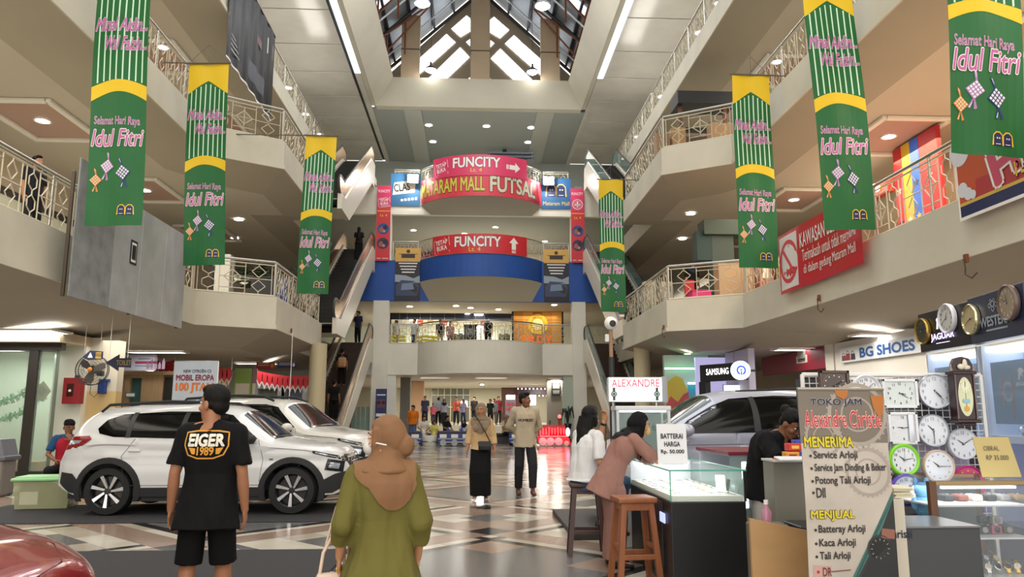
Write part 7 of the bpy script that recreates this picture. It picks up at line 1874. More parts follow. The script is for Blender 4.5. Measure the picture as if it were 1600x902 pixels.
def clock(label,px,py,rpx,rim,dial,shape='round',hands=(10,10),nums=True,Y=None,rimw=.16,tilt=0,numcol=None,hw=None,second=None):
 Y=Y or cy_;c=PY(px,py,Y);r=rpx*Y/1180
 o=thing('wall_clock',label,'clock',M=facing(c,0,0))
 nm_=numcol or M_('#33343a',.5)
 if shape=='round':
  mb=MB();mb.lathe([(0,-.03),(r*.97,-.03),(r,-.01),(r,.006),(r*(1-rimw*.4),.016),(r*(1-rimw),.006),(r*(1-rimw),-.0)],40,M=Matrix.Rotation(R(90),4,'X'),caps=False);mb.build('rim',rim,o,smooth=40)
  mb=MB();mb.lathe([(0,.001),(r*(1-rimw)+.002,.001),(r*(1-rimw)+.002,-.002),(0,-.002)],40,M=Matrix.Rotation(R(90),4,'X'));mb.build('dial',dial,o);rx=ry=r*(1-rimw)
 else:
  hx,hz=shape;hx*=Y/1180;hz*=Y/1180
  mb=MB();mb.rbox((0,.015,0),(2*hx,.03,2*hz),.008);fr_=.012
  for(cx,cz2,sx,sz)in((0,hz-fr_,2*hx,2*fr_),(0,-hz+fr_,2*hx,2*fr_),(hx-fr_,0,2*fr_,2*hz),(-hx+fr_,0,2*fr_,2*hz)):mb.rbox((cx,-.005,cz2),(sx,.02,sz),.004)
  mb.build('rim',rim,o);mb=MB();mb.bb((-hx+fr_,-.002,-hz+fr_),(hx-fr_,.0,hz-fr_));mb.build('dial',dial,o);rx,ry=hx*.85,hz*.85
 sh=Sheet(lambda u,v,l:(u,-.002-l,v));R_=min(rx,ry)
 for i in range(1,13):
  a=R(90-30*i);u,v=.78*rx*math.cos(a),.78*ry*math.sin(a)
  if nums=='q' and i%3:sh.disc('numerals',nm_,u,v,R_*.02,.001,8)
  elif nums=='dots':sh.disc('numerals',nm_,u,v,R_*.055,.001,12)
  elif nums:sh.text('numerals',nm_,str(i),u,v,h=R_*.2,bold=.01,lift=.002)
 for i in range(60):
  a=R(6*i);u,v=rx*.94*math.cos(a),ry*.94*math.sin(a);sh.rect('minute_track',nm_,u-.0012,v-.0012,u+.0012,v+.0012,.001)
 sh.build(o)
 hh,mm=hands
 def hand_(name,ang,L,w,y,m=None):
  a=R(90-ang);mb=MB();d=V((math.cos(a),0,math.sin(a)));q=V((-d.z,0,d.x))*w;b=V((0,-y,0))-d*L*.18
  e=V((0,-y,0))+d*L
  mb.add([b-q,b+q,e+q*.3,e-q*.3,b-q+V((0,-.0015,0)),b+q+V((0,-.0015,0)),e+q*.3+V((0,-.0015,0)),e-q*.3+V((0,-.0015,0))],[(0,1,2,3),(7,6,5,4),(0,4,5,1),(1,5,6,2),(2,6,7,3),(3,7,4,0)]);mb.build(name,m or black,o)
 hand_('hour_hand',(hh%12)*30+mm*.5,R_*.5,.0055,.006);hand_('minute_hand',mm*6,R_*.75,.004,.009)
 if second is not None:hand_('second_hand',second*6,R_*.8,.0015,.012,M_('#5a5a5e'))
 mb=MB();mb.lathe([(0,0),(R_*.05,0),(R_*.04,.004),(0,.006)],12,M=Matrix.Translation((0,-.012,0))@Matrix.Rotation(R(90),4,'X'));mb.build('boss',steel,o)
 return o
dw=M_('#cfd2d8',.3);dlb=M_('#d5dae4',.3);white_rim=M_('#d4d6dc',.3);silver_rim=mat('silver_rim',rgb('#b6bac4'),.25,.7)
clock('white clock half hidden behind the top of the stall banner',1354,609,24,white_rim,dw,hands=(10,8),Y=6.1)
clock('square brown glass clock behind the top left of the stall banner',1304,603,24,M_('#3f281c',.2),M_('#35201a',.15),(24,24),(2,10),nums='dots',numcol=M_('#cfc4b0'),Y=6.1)
clock('white rectangular clock with an illustrated dial, top of the rack',1406,615,29,white_rim,M_('#c9d2d2',.3),(29,23),(3,20),Y=6.2)
clock('white square clock with a silver bar down its right side',1411,669,24,white_rim,M_('#d0d2da',.3),(24,25),(9,14),nums='q',Y=6.2)
clock('largest round white clock with silver rim, beside the pendulum clock',1461,612,28,silver_rim,dlb,hands=(4,23),rimw=.08,numcol=M_('#8f94a0'),second=25)
clock('round white clock with pale numerals below the largest clock',1458,673,26,silver_rim,dlb,hands=(10,30),rimw=.09,numcol=M_('#8f94a0'),second=30)
clock('round white clock with a printed emblem in its dial, right of the rack',1505,694,24.5,white_rim,dlb,hands=(10,10),rimw=.08,numcol=M_('#7a8494'))
clock('lime green framed round clock',1413,719,25,mat('lime_rim',rgb('#76c81e'),.35),dw,hands=(10,13),rimw=.2,second=0,Y=6.1)
clock('cream and pink rimmed round clock between the green and magenta clocks',1467,729,25.5,M_('#c9b09a',.4),dlb,hands=(10,15),rimw=.10,nums='dots',Y=6.1,numcol=M_('#8f94a0'),second=15)
clock('purple framed round clock',1417,766,25,mat('purple_rim',rgb('#5a3fae'),.35),dw,hands=(1,8),rimw=.17,Y=6.05)
clock('magenta polka-dot round clock behind the brown showcase',1514,755,27,mat('magenta_rim',rgb('#c02f7a'),.35),M_('#c9457f',.4),hands=(12,30),rimw=.12,nums='dots',numcol=M_('#d8b04a'),Y=6.2)
mb=MB();c=PY(1424,669,6.185);mb.rbox((c.x,6.185,c.z),(.045,.012,.23),.003)
tag(mb.build('silver_bar',silver_rim),'silver bar on the right of the white square clock','trim')
c=PY(1507,620,6.12)
o=thing('pendulum_clock','dark wooden pendulum clock with carved top','clock',(c.x,6.12,c.z))
dwd=mat('dark_mahogany',rgb('#2a1418'),.3)
mb=MB();mb.rbox((0,.03,0),(.17,.09,.38),.006);mb.build('case',dwd,o);mb=MB();mb.rbox((0,.02,.195),(.20,.12,.025),.005);mb.build('cornice',dwd,o);mb=MB();mb.rbox((0,.02,-.20),(.20,.12,.03),.008);mb.rbox((0,.02,-.225),(.13,.10,.03),.012);mb.build('base',dwd,o)
sh=Sheet(lambda u,v,l:(u,-.016-l,v));ivory=M_('#c9cda8',.25);sh.disc('window',ivory,0,.0,.062,.001,36,.16);sh.disc('dial',M_('#d8d8bc',.3),0,.085,.052,.003);
for i in range(1,13):a=R(90-30*i);sh.text('numerals',black,str(i),.04*math.cos(a),.085+.04*math.sin(a),h=.010,lift=.005)
sh.line('hand',black,(0,.08),(0,.115),.004,.006);sh.line('hand',black,(0,.08),(.003,.125),.003,.0065);sh.line('pendulum_rod',M_('#8a7a4a'),(0,.03),(0,-.09),.004,.004);sh.disc('pendulum_bob',mat('brass',rgb('#b58a3c'),.3,.9),0,-.1,.022,.006);sh.rect('tag',M_('#8fb6cf'),-.03,-.05,.03,-.02,.007);sh.build(o)
for x in(-.08,.08):mb=MB();mb.lathe([(.010,-.18),(.006,-.16),(.008,0),(.006,.16),(.010,.18)],12,M=Matrix.Translation((x,-.022,0)));mb.build('column',M_('#6a5a5c',.25),o,smooth=60)
mb=MB();mb.prism([(-.09,.21),(.09,.21),(.085,.27),(.06,.315),(0,.33),(-.06,.315),(-.085,.27)],-.01,.03);mb.build('pediment',dwd,o);mb=MB();mb.ell((-.02,-.02,.245),(.03,.02,.025));mb.ell((.015,-.02,.265),(.02,.018,.045));mb.ell((.03,-.02,.24),(.03,.018,.02));mb.build('carving',M_('#cfc8b8',.4),o,smooth=60)
for x in(-.095,.095):mb=MB();mb.lathe([(.012,.21),(.016,.225),(.008,.24),(.012,.255),(0,.275)],12,M=Matrix.Translation((x,0,0)));mb.build('finial',M_('#8a7a72',.3),o,smooth=60)
sgA,sgB,sgC=PY(1436,520,7.6),PY(1516,520,6.65),PY(1606,520,5.72)
def signboard(label,P0,P1,ztop,zbot,col,draw):
 d=P1-P0;L=math.hypot(d.x,d.y);ang=math.atan2(d.y,d.x)
 o=thing('sign_board',label,'sign',(P0.x,P0.y,zbot),rz=ang)
 h_=ztop-zbot
 mb=MB();mb.rbox((L/2,.06,h_/2),(L,.12,h_),.006);mb.build('board',col,o)
 sh=Sheet(lambda u,v,l:(u,-.001-l,v));draw(sh,L,h_);sh.build(o);return o,L,h_
lit=mat('lit_lilac',rgb('#d4c4f4'),.4,emit=1.3)
def cat_head(sh,m,u,v,s):
 sh.poly('emblem',m,[(u+a*s,v+b*s)for a,b in((-.5,-.5),(-.35,.1),(-.45,.3),(-.1,.5),(.3,.45),(.5,.2),(.42,.05),(.25,.1),(.15,-.05),(.35,-.15),(.2,-.25),(0,-.1),(-.15,-.2),(-.2,-.5))],.006)
def drawA(sh,L,h):
 sh.text('lettering',lit,'JAGUAR',L*.50,h*.30,w=L*.46,h=h*.2,bold=.02,lift=.01);cat_head(sh,lit,L*.45,h*.66,h*.3);sh.rect('lettering',lit,L*.35,h*.15,L*.62,h*.165)
def drawB(sh,L,h):
 gr=M_('#8f9aa8',.4)
 sh.text('lettering',gr,'WESTERN',L*.50,h*.40,w=L*.55,h=h*.2,bold=.03,lift=.006);sh.rect('lettering',gr,L*.32,h*.2,L*.7,h*.235)
 for a,b,r in((-.5,.0,.16),(.5,0,.16),(0,.1,.22),(-.25,.35,.12),(.25,.35,.12),(0,-.3,.18)):sh.ring('emblem',gr,L*.48+a*h*.26,h*.72+b*h*.26,r*h*.22,r*h*.34,.004,16)
zt1,zb1=PY(1436,492,7.6).z,PY(1436,551,7.6).z
oA,LA,hA=signboard('black sign board with lit lilac lettering under the right gallery',sgA,sgB,zt1,zb1,M_('#0d0c12',.35),drawA)
oB,LB,hB=signboard('navy sign board with grey crest and lettering at the right edge',sgB,sgC,zt1+.02,zb1,M_('#16233f',.35),drawB)
rimg=mat('gold_rim',rgb('#a88b3e'),.3,.7)
def clock_on(board,u,v,r,label,rim,dial,hands,nums=True,numcol=None):
 M=board.matrix_basis@Matrix.Translation((u,-.035,v))
 tmp=PY(1400,600,6.0)
 o=clock(label,1400,600,r*1180/6.0,rim,dial,hands=hands,nums=nums,Y=6.0,numcol=numcol,rimw=.14)
 o.matrix_world=M
clock_on(oA,LA*.14,hA*.52,.135,'oval dark clock with gold rim at the left end of the black sign',rimg,M_('#2a2c2a',.3),(10,10),numcol=M_('#8a8460'))
clock_on(oA,LA*.66,hA*.70,.145,'white round clock over the black sign',white_rim,M_('#c4c4c2',.3),(12,40))
clock_on(oB,LB*.10,hB*.52,.14,'pale gold round clock with sparkling rim on the navy sign',mat('sparkle_rim',rgb('#c9c2a0'),.15,.8),M_('#a89a72',.35),(2,40),nums=False)
clock_on(oB,LB*.80,hB*.66,.15,'brown round clock at the right end of the navy sign',M_('#5a4a44',.35),M_('#8a7d6a',.35),(11,50),numcol=M_('#cfcabc'))
acr=glass('acrylic',rgb('#b9d0ea'),.20);litblue=mat('lit_pale_blue',rgb('#9db9da'),.5,emit=.05);lilac2=mat('lit_lilac_panel',rgb('#8271c4'),.5,emit=.2)
def showcase(label,P0,P1,zt,poster):
 d=P1-P0;L=math.hypot(d.x,d.y);ang=math.atan2(d.y,d.x)
 o=thing('lit_cabinet',label,'display case',(P0.x,P0.y,0),rz=ang)
 mb=MB();mb.bb((0,.35,.9),(L,.38,zt));mb.build('back_panel',litblue,o);mb=MB();mb.bb((0,.33,.55),(L,.36,1.22));mb.build('lower_panel',lilac2,o)
 mb=MB();mb.bb((0,0,0),(L,.38,.55));mb.build('cabinet',M_('#6d6a80',.4),o)
 mb=MB();mb.bb((0,0,.55),(L,.008,zt));mb.build('pane',acr,o)
 for x in(0,L):mb=MB();mb.rbox((x,.19,(zt+.55)/2),(.025,.38,zt-.55),.004);mb.build('side_frame',M_('#d5dfee',.25),o)
 for z in(1.27,1.30):pass
 mb=MB();mb.bb((0,.01,1.24),(L,.35,1.30));mb.build('shelf',M_('#dfe6f2',.3),o)
 mb=MB();mb.rbox((L/2,.18,zt-.04),(L-.05,.3,.05),.01);mb.build('lamp',mat('case_lamp',(.9,.95,1),.4,emit=1.5),o)
 sh=Sheet(lambda u,v,l:(u,.05-l,v))
 if poster:
  sh.rect('poster',M_('#6f8aa6',.4),L*.06,1.40,L*.80,zt-.16,.004);cat_head(sh,whiteprint,L*.62,zt-.28,.10);sh.text('lettering',whiteprint,'JAGUAR',L*.62,zt-.37,w=L*.2,h=.04,bold=.02,lift=.008)
  cp=M_('#b87a5e');sh.ring('watch_picture',M_('#9fb4c4'),L*.36,1.68,.06,.09,.006);sh.poly('watch_picture',cp,[(L*.45,1.85),(L*.47,1.7),(L*.44,1.45),(L*.42,1.42),(L*.43,1.7)],.007);sh.poly('watch_picture',cp,[(L*.27,1.82),(L*.30,1.83),(L*.28,1.55),(L*.25,1.6)],.007)
 else:
  sh.rect('poster',M_('#8fa0b8',.4),L*.05,1.42,L*.48,zt-.15,.004);sh.rect('poster',M_('#9fb0c8',.4),L*.52,1.42,L*.95,zt-.15,.004)
 sh.build(o);return o,L
oc,Lc=showcase('pale blue lit acrylic cabinet under the black sign, behind the clocks',sgA+V((.12,.1,0)),sgB+V((.12,.12,0)),zb1-.01,False)
od,Ld=showcase('pale blue lit acrylic cabinet with watch poster at the right edge',sgB+V((.12,.06,0)),sgC+V((.12,.1,0)),zb1-.01,True)
for i in range(6):
 p=od.matrix_basis@V((Ld*(.42+.09*i),.10,1.345));watch('steel wristwatch on the white shelf of the lit cabinet at right','watches on the lit white shelf',tuple(p),R(8*i-20),wlink,dials[i%4],True,1.25)
X_=10.4
def side_panel(name,label,cat,px0,pyt0,pyb0,px1,X,col,zt=None,zb=None):
 a,b=PX(px0,pyt0,X),PX(px0,pyb0,X);c=PX(px1,pyt0,X)
 o=thing(name,label,cat,(X,0,0));zt=zt or a.z;zb=zb or b.z
 mb=MB();mb.rbox((.04,(a.y+c.y)/2,(zt+zb)/2),(.08,abs(a.y-c.y),zt-zb),.006);mb.build('board',col,o)
 return o,max(a.y,c.y),abs(a.y-c.y),zb,zt
o,yl_,L_,zb2,zt2_=side_panel('shop_sign','white shop sign with dark blue capitals and bags, above a shutter','sign',1312,545,568,1442,10.2,M_('#c9ccd0',.5))
sh=Sheet(lambda u,v,l:(-l,yl_-u,v));cz2=(zt2_+zb2)/2;hh_=zt2_-zb2
sh.text('lettering',M_('#204f8c',.5),'BG SHOES',L_*.60,cz2,w=L_*.64,h=hh_*.6,bold=.03,outline=M_('#9fb0c4'),ow=.02)
for u,c,q in((.05,'#6a4038',.34),(.11,'#8a2a30',.45),(.18,'#2a2a2e',.40)):sh.poly('bag_picture',M_(c),[(L_*(u-.03),zb2+.05),(L_*(u+.035),zb2+.05),(L_*(u+.03),zb2+hh_*q+.05),(L_*(u-.025),zb2+hh_*q+.05)],.003);sh.ring('bag_picture',M_(c),L_*u,zb2+hh_*q+.05,.06,.08,.003,12,0,180)
sh.build(o)
mb=MB();
shut=mat('shutter_grey',rgb('#a8a49c'),.5,.3)
for i in range(24):mb.rbox((10.32,17,.1+i*.10),(.05,8.1,.092),.02)
struct(mb.build('door_1',shut))
mb=MB();mb.bb((10.28,13,2.34),(10.5,21.05,3.44));struct(mb.build('lintel',M_('#cfccc4',.6)))
mb=MB();mb.bb((10.25,21.1,0),(10.9,21.6,3.45));struct(mb.build('pillar',M_('#c9c6bc',.6)))
o,yl_,L_,zb2,zt2_=side_panel('shop_fascia','plain dark red shop fascia with a small notice, above a grey shutter','sign',1190,560,588,1292,10.3,M_('#7c1226',.5),zt=3.42)
sh=Sheet(lambda u,v,l:(-l,yl_-u,v));sh.rect('notice',M_('#b8ad9e'),L_*.58,zb2+.25,L_*.74,zt2_-.15);sh.rect('notice_print',M_('#5a5048'),L_*.61,zt2_-.35,L_*.71,zt2_-.25,.004);sh.rect('notice_print',M_('#8a8078'),L_*.60,zb2+.35,L_*.72,zb2+.65,.004);sh.build(o)
mb=MB()
for i in range(23):mb.rbox((10.45,yl_-L_/2,.1+i*.10),(.05,L_,.092),.02)
struct(mb.build('door_2',mat('shutter_dark',rgb('#77736c'),.5,.3)))
fy=22.2
a_,b_=PY(1093,572,fy),PY(1160,560,fy-1.5)
d=b_-a_;L_=math.hypot(d.x,d.y);ang=math.atan2(d.y,d.x)
zb2,zt2_=PY(1093,597,fy).z,PY(1093,571,fy).z
o=thing('shop_fascia','black shop fascia with glowing white capitals behind the silver car','sign',(a_.x,fy,zb2),rz=ang)
mb=MB();mb.rbox((L_/2,.1,(zt2_-zb2)/2),(L_,.2,zt2_-zb2),.01);mb.build('board',M_('#17181e',.4),o);mb=MB();mb.rbox((.08,.1,-1.2),(.28,.2,2.4),.01);mb.build('pilaster',M_('#1d1e26',.4),o)
glow=mat('white_glow',(1,1,1),.4,emit=1.4);sh=Sheet(lambda u,v,l:(u,-.001-l,v));hh_=zt2_-zb2
sh.text('lettering',glow,'SAMSUNG',L_*.42,hh_*.56,w=L_*.52,h=hh_*.36,bold=.008,spacing=1.1);sh.build(o)
p=PY(1157,579,fy-1.6)
o2=thing('round_sign','round lit white and blue shop sign right of the glowing capitals','sign',tuple(p))
rr=15*(fy-1.6)/1180
mb=MB();mb.lathe([(0,-.06),(rr,-.06),(rr,.06),(0,.06)],36,M=Matrix.Rotation(R(90),4,'X'));mb.build('light_disc',mat('round_lit',rgb('#dfe6ff'),.4,emit=.8),o2)
sh=Sheet(lambda u,v,l:(u,-.062-l,v));bl_=mat('blue_lit',rgb('#2346c0'),.4,emit=.8);sh.ring('emblem',bl_,0,0,rr*.34,rr*.5,.003,30,30,250);sh.ring('emblem',bl_,0,0,rr*.34,rr*.5,.003,30,290,390);sh.rect('emblem',bl_,-rr*.07,-rr*.5,rr*.07,-rr*.1,.004);sh.disc('emblem',redsat,0,rr*.05,rr*.09,.005)
for i in range(24):
 a=R(15*i)
 if 200<15*i<340:continue
 sh.disc('ring_print',bl_,rr*.78*math.cos(a),rr*.78*math.sin(a),rr*.05,.003,8)
sh.build(o2);mb=MB();mb.rbox((rr+.1,.08,0),(.2,.06,.06),.01);mb.build('bracket',M_('#3a3a44'),o2)
p0,p1=PY(1118,640,fy+.6),PY(1185,640,fy+.6)
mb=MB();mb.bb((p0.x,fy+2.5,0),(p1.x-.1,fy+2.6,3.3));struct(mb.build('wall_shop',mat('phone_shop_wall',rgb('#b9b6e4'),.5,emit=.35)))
mb=MB();mb.bb((p1.x-.35,fy+.3,0),(p1.x-.15,fy+2.4,3.42));struct(mb.build('wall_shop',M_('#b4b0c8',.6)))
p=PY(1150,608,fy+1.2);o=thing('shop_screen','bright white menu screen inside the phone shop','screen',(p.x,fy+1.2,p.z));mb=MB();mb.rbox((0,0,0),(.75,.06,.22),.01);mb.build('screen',glow,o);mb=MB();mb.rbox((0,.05,0),(.8,.06,.27),.01);mb.build('housing',M_('#8a88a8'),o);mb=MB();mb.cyl((0,.05,.1),(0,.05,3.4-p.z),.02,n=6);mb.build('hanger',steel,o)
wy2=25.6
wx0,wx1=PY(1040,640,wy2).x,PY(1096,640,wy2).x
mb=MB();mb.bb((wx0,wy2,0),(wx1+.3,wy2+.2,3.44));struct(mb.build('wall_mural',M_('#b4c4b8',.5)))
sh=Sheet(lambda u,v,l:(wx0+u,wy2-.004-l,v));L_=wx1-wx0
o=thing('mural','mural of yellow, red and green waves behind the silver car bonnet','mural',(0,0,0))
sh.poly('yellow_wave',mat('mural_yellow',rgb('#c3a93a'),.5),[(0,0),(L_*.62,0),(L_*.62,2.3),(L_*.5,2.65),(L_*.3,2.75),(0,2.45)],.001)
sh.poly('red_wave',mat('mural_red',rgb('#b84a4a'),.5),[(0,0),(L_*.7,0),(L_*.66,2.2),(L_*.5,2.1),(L_*.35,1.85),(L_*.15,2.05),(0,1.7)],.002)
sh.poly('green_wave',mat('mural_green',rgb('#1f6e50'),.5),[(L_*.62,0),(L_*1.1,0),(L_*1.1,2.2),(L_*.9,2.0),(L_*.68,1.7)],.003);sh.rect('blue_panel',mat('mural_cyan',rgb('#4aa6b8'),.5),L_*.64,1.7,L_*1.1,2.5,.0015);sh.build(o)
for z,c,x0,nm2 in((2.98,(.15,1,.45),0,'green'),(2.48,(.4,.9,1),.64,'cyan')):
 o=thing('neon_tube','%s neon tube along the mural wall'%nm2,'neon light',((wx0+wx1)/2,wy2-.05,z));mb=MB();l0=-L_/2+L_*x0;mb.cyl((l0,0,0),(L_/2+.25,0,0),.03,n=8);mb.build('tube',mat('neon_'+nm2,c,.4,emit=4),o);mb=MB();mb.rbox(((l0+L_/2+.25)/2,.03,0),(L_*(1-x0)+.25,.03,.09),.01);mb.build('batten',trimwhite,o)
# ================================================================ BACKGROUND PEOPLE AND THINGS
stand=[dict(),dict(ankR=(.1,.1,.09),ankL=(-.1,-.1,.09),elL=(-.25,.05,1.13),wrL=(-.15,.24,1.05)),dict(elR=(.26,.03,1.14),wrR=(.12,.22,1.2))]
sitp=dict(sit);sitp.update(wrL=(-.12,.28,.62),elL=(-.25,.1,.74))
def folk(label,px,Y,z,h,rz,top,bot,hair='short',sits=False,kind='trousers',pv=0,skin=None,fem=False,headc='#5a5a60',hem=.86,sl=.85):
 x=PY(px,640,Y).x
 person(label,(x,Y,z),R(rz),h,sitp if sits else stand[pv],(random.Random(int(px)).uniform(-30,30),0,0),skin or skinA,(cloth(top),.92 if sits else hem,sl,.02,.015),(kind,cloth(bot)),M_('#1c1a1a'),None if hair=='hijab' else(hair,hairm),(cloth(headc),dict(drape=.2))if hair=='hijab' else None,vox=.013,face=False,fem=fem)
mb=MB();mb.bb((-7,46.6,0),(7.5,62,.7));mb.bb((-2.6,46.2,0),(2.8,46.6,.46));mb.bb((-2.6,45.8,0),(2.8,46.2,.23));struct(mb.build('floor_stage',M_('#a9a698',.3)))
Pz=.7
for a in(('man in dark blue shirt standing left of the glass entrance',664,47.2,Pz,1.78,160,'#2c3148','#1c1d22'),('child in pink top beside the man in dark blue',677,47.6,Pz,1.35,200,'#b55a6a','#3a3440'),('man in light blue shirt seen from behind at the glass entrance',685,48.4,Pz,1.74,5,'#8f9fb4','#15161a'),('person in coral shirt in front of the entrance doors',713,49,Pz,1.78,170,'#c4604e','#24262c'),('man in black shirt right of the entrance doors',741,50,Pz,1.8,150,'#1b1c20','#24242a'),('person in grey shirt standing far right at the back',772,49,Pz,1.66,180,'#7f8790','#6a6456'),('person in dark red shirt standing far right at the back',779,50.5,Pz,1.84,200,'#6e2430','#1c1c22'),('girl in orange top and jeans standing behind the blue train car',645.5,38.2,0,1.84,175,'#d07018','#4e6478')):folk(*a,pv=1 if 'child' in a[0]or 'coral' in a[0]else 0)
folk('woman in grey headscarf standing beside the man in light blue',694,48.2,Pz,1.62,180,'#8c8f9c','#1e1f26','hijab',kind='skirt',headc='#1d1d24')
folk('woman in lavender top standing before the entrance',724,47.6,Pz,1.6,150,'#8b87a8','#2a3048','long',pv=2,fem=True)
folk('person in black with green collar standing at the right of the benches',766,47.4,Pz,1.6,160,'#17231d','#15181c')
folk('person in white shirt and pale hat beside the blue poster stand',613,43.5,0,1.8,100,'#d0d6e0','#3a4150','short')
for a in(('woman in long white dress seated on the ring bench',663,37.4,0,1.75,180,'#cfc8b8','#cfc8b8','long'),('child in yellow dress seated on the ring bench',679,37.4,0,1.45,180,'#c9bf6a','#c9bf6a','long'),('man in black shirt seated sideways on the ring bench',698,37.8,0,1.75,240,'#141519','#6a5a48','short'),('person in white headscarf seated low on the ring bench',726,37.9,0,1.5,160,'#c9ced6','#24262e','hijab'),('woman in cream top and black trousers seated behind the sweatshirt man',790,36.4,0,1.8,230,'#b5a688','#131316','hijab')):folk(*a,sits=True,headc='#1b1b22' if 'white head' in a[0]else '#7a6a5a',kind='skirt' if 'dress' in a[0]else 'trousers')
for px0,px1,lab in((655,735,'dark padded ring bench behind the blue train cars'),(762,803,'dark padded bench behind the walking couple')):
 a_,b_=PY(px0,650,37.6),PY(px1,650,37.6);o=thing('padded_bench',lab,'bench',((a_.x+b_.x)/2,37.55,0));w_=b_.x-a_.x
 mb=MB();mb.rbox((0,0,.44),(w_,.5,.14),.04);mb.build('seat',M_('#17181d',.5),o);mb=MB();mb.rbox((0,.02,.18),(w_-.1,.4,.36),.02);mb.build('base',M_('#2c2f38',.5),o)
for a in(('shopper in white shirt at the left end of the upstairs shop',616,43.8,5.06,1.7,150,'#c9ccd0','#8f8a80','short'),('shopper in pale blue shirt and jeans leaning at the upstairs shop',645,43.6,5.06,1.78,140,'#b7c4d4','#34506e','short'),('shopper in black top and grey trousers in the upstairs shop',686,43.6,5.06,1.74,170,'#1a1a1e','#8f857c','short'),('shopper in patterned brown dress in the upstairs shop',702,44.2,5.06,1.7,200,'#7a5a56','#6a4e4a','long'),('seated shopper in black with navy headscarf in the upstairs shop',762,43.6,5.06,1.85,180,'#111114','#111114','hijab')):folk(*a,headc='#1a2236')
folk('woman with long hair and black dress near the top of the left middle escalator',552,36.8,8.85,1.72,10,'#101013','#101013','long',kind='skirt',fem=True)
folk('man in dark vest at the head of the left ground-floor escalator',555,39.4,4.98,1.72,150,'#2a2e44','#15161c','short',pv=2)
folk('person with tan backpack riding the left ground-floor escalator',532,34.6,2.65,1.7,0,'#1c1714','#15130f','short')
p=PY(532,640,34.35);o=thing('backpack','tan backpack on the escalator rider','bag',(p.x,34.33,3.72));mb=MB();mb.rbox((0,0,0),(.36,.17,.46),.06);mb.build('bag_body',M_('#b58a64'),o);mb=MB();mb.tube([(-.06,0,.22),(-.04,0,.29),(.04,0,.29),(.06,0,.22)],.015,6);mb.build('handle',M_('#a67c58'),o);mb=MB();mb.rbox((0,-.09,-.08),(.26,.06,.2),.03);mb.build('pocket',M_('#a67c58'),o)
folk('dark-clothed rider low on the left ground-floor escalator',521,31.9,1.1,1.72,0,'#14120f','#12110e','short')
folk('man in black cap and shirt behind the left second-floor railing',17,15.0,4.83,1.75,250,'#17181d','#1c1d22','short')
folk('woman in black at the stall on the right second-floor bay',1090,24.3,4.83,1.62,190,'#121216','#121216','hijab',headc='#22303e')
blue=M_('#1c2f86',.35)
def wheel_(mb,x,y,r):mb.lathe([(0,-.03),(r*.9,-.03),(r,0),(r*.85,.03),(r*.3,.02),(0,.04)],20,0,Matrix.Translation((x,y,r))@Matrix.Rotation(R(90),4,'X'))
def train_car(label,px0,px1,Y=35.1):
 a_,b_=PY(px0,690,Y),PY(px1,690,Y);w_=b_.x-a_.x
 o=thing('train_car',label,'toy train',((a_.x+b_.x)/2,Y,0));n=max(1,round(w_/.5))
 mb=MB();mb.rbox((0,0,.22),(w_,.7,.20),.03);mb.rbox((0,0,.44),(w_*.96,.7,.26),.02);mb.build('body',blue,o);mb=MB();mb.rbox((0,0,.62),(w_,.72,.10),.03);mb.build('seat_top',M_('#23262e',.4),o)
 mb=MB()
 for i in range(n):mb.rbox((-w_/2+w_*(i+.5)/n,-.355,.45),(w_/n*.6,.02,.16),.005)
 mb.build('white_panel',whiteprint,o);mb=MB();mb.rbox((0,-.36,.33),(w_,.02,.03),.005);mb.rbox((0,-.36,.18),(w_*.7,.02,.04),.005);mb.build('stripe',M_('#c9c4a0'),o)
 for i in range(n):mb=MB();wheel_(mb,-w_/2+w_*(i+.5)/n,-.38,.15);mb.build('wheel',M_('#9aa0a8',.3),o,smooth=40)
 for i in range(2 if w_>1 else 1):mb=MB();mb.prism([(-.09,.66),(.09,.66),(0,.9)],-.3,-.26);q=mb.build('seat_fin',blue,o);q.location=(-w_*.2+i*w_*.4,0,0)
train_car('long blue train car with white panels left of the walking woman',684,737);train_car('short blue train car beside the head of the woman in olive',640,659);train_car('blue train car half hidden by the man in the cream sweatshirt',795,815)
p=PY(671,685,35.3);o=thing('drum_seat','round white drum seat between the blue train cars','seat',(p.x,35.3,0));mb=MB();mb.lathe([(.33,0),(.36,.05),(.36,.42),(.33,.46),(0,.46)],24);mb.build('drum',M_('#c9c7bc',.5),o,smooth=40);mb=MB();mb.lathe([(.37,.18),(.38,.2),(.37,.22)],24,caps=False);mb.build('band',steel,o)
a_,b_=PY(839,690,35),PY(890,690,35);w_=b_.x-a_.x
o=thing('train_engine','glowing red toy train engine right of the walking man','toy train',((a_.x+b_.x)/2,35,0));rd=mat('train_red',rgb('#c0182a'),.35,emit=.05);rlit=mat('red_led',(1,.12,.12),.4,emit=1.6)
mb=MB();mb.rbox((-.08,0,.26),(w_*.9,.7,.34),.03);mb.prism([(w_*.37,.1),(w_*.52,.06),(w_*.46,.36),(w_*.37,.43)],-.35,.35);mb.build('chassis',rd,o);mb=MB();mb.cyl((-w_*.42,0,.68),(w_*.36,0,.68),.27,n=24);mb.rbox((-w_*.3,0,.62),(w_*.3,.66,.4),.04);mb.build('boiler',rd,o,smooth=40)
mb=MB()
for i in range(9):mb.rbox((-w_*.42+i*w_*.09,-.34,.66),(.02,.02,.3+.08*(i%3==0)),.004)
mb.rbox((0,-.37,.44),(w_*.85,.03,.03),.006);mb.build('led_strip',rlit,o)
for i,x in enumerate((-.52,-.17,.2)):mb=MB();wheel_(mb,x,-.40,.19);mb.build('wheel',M_('#b4b6ba',.3),o,smooth=40)
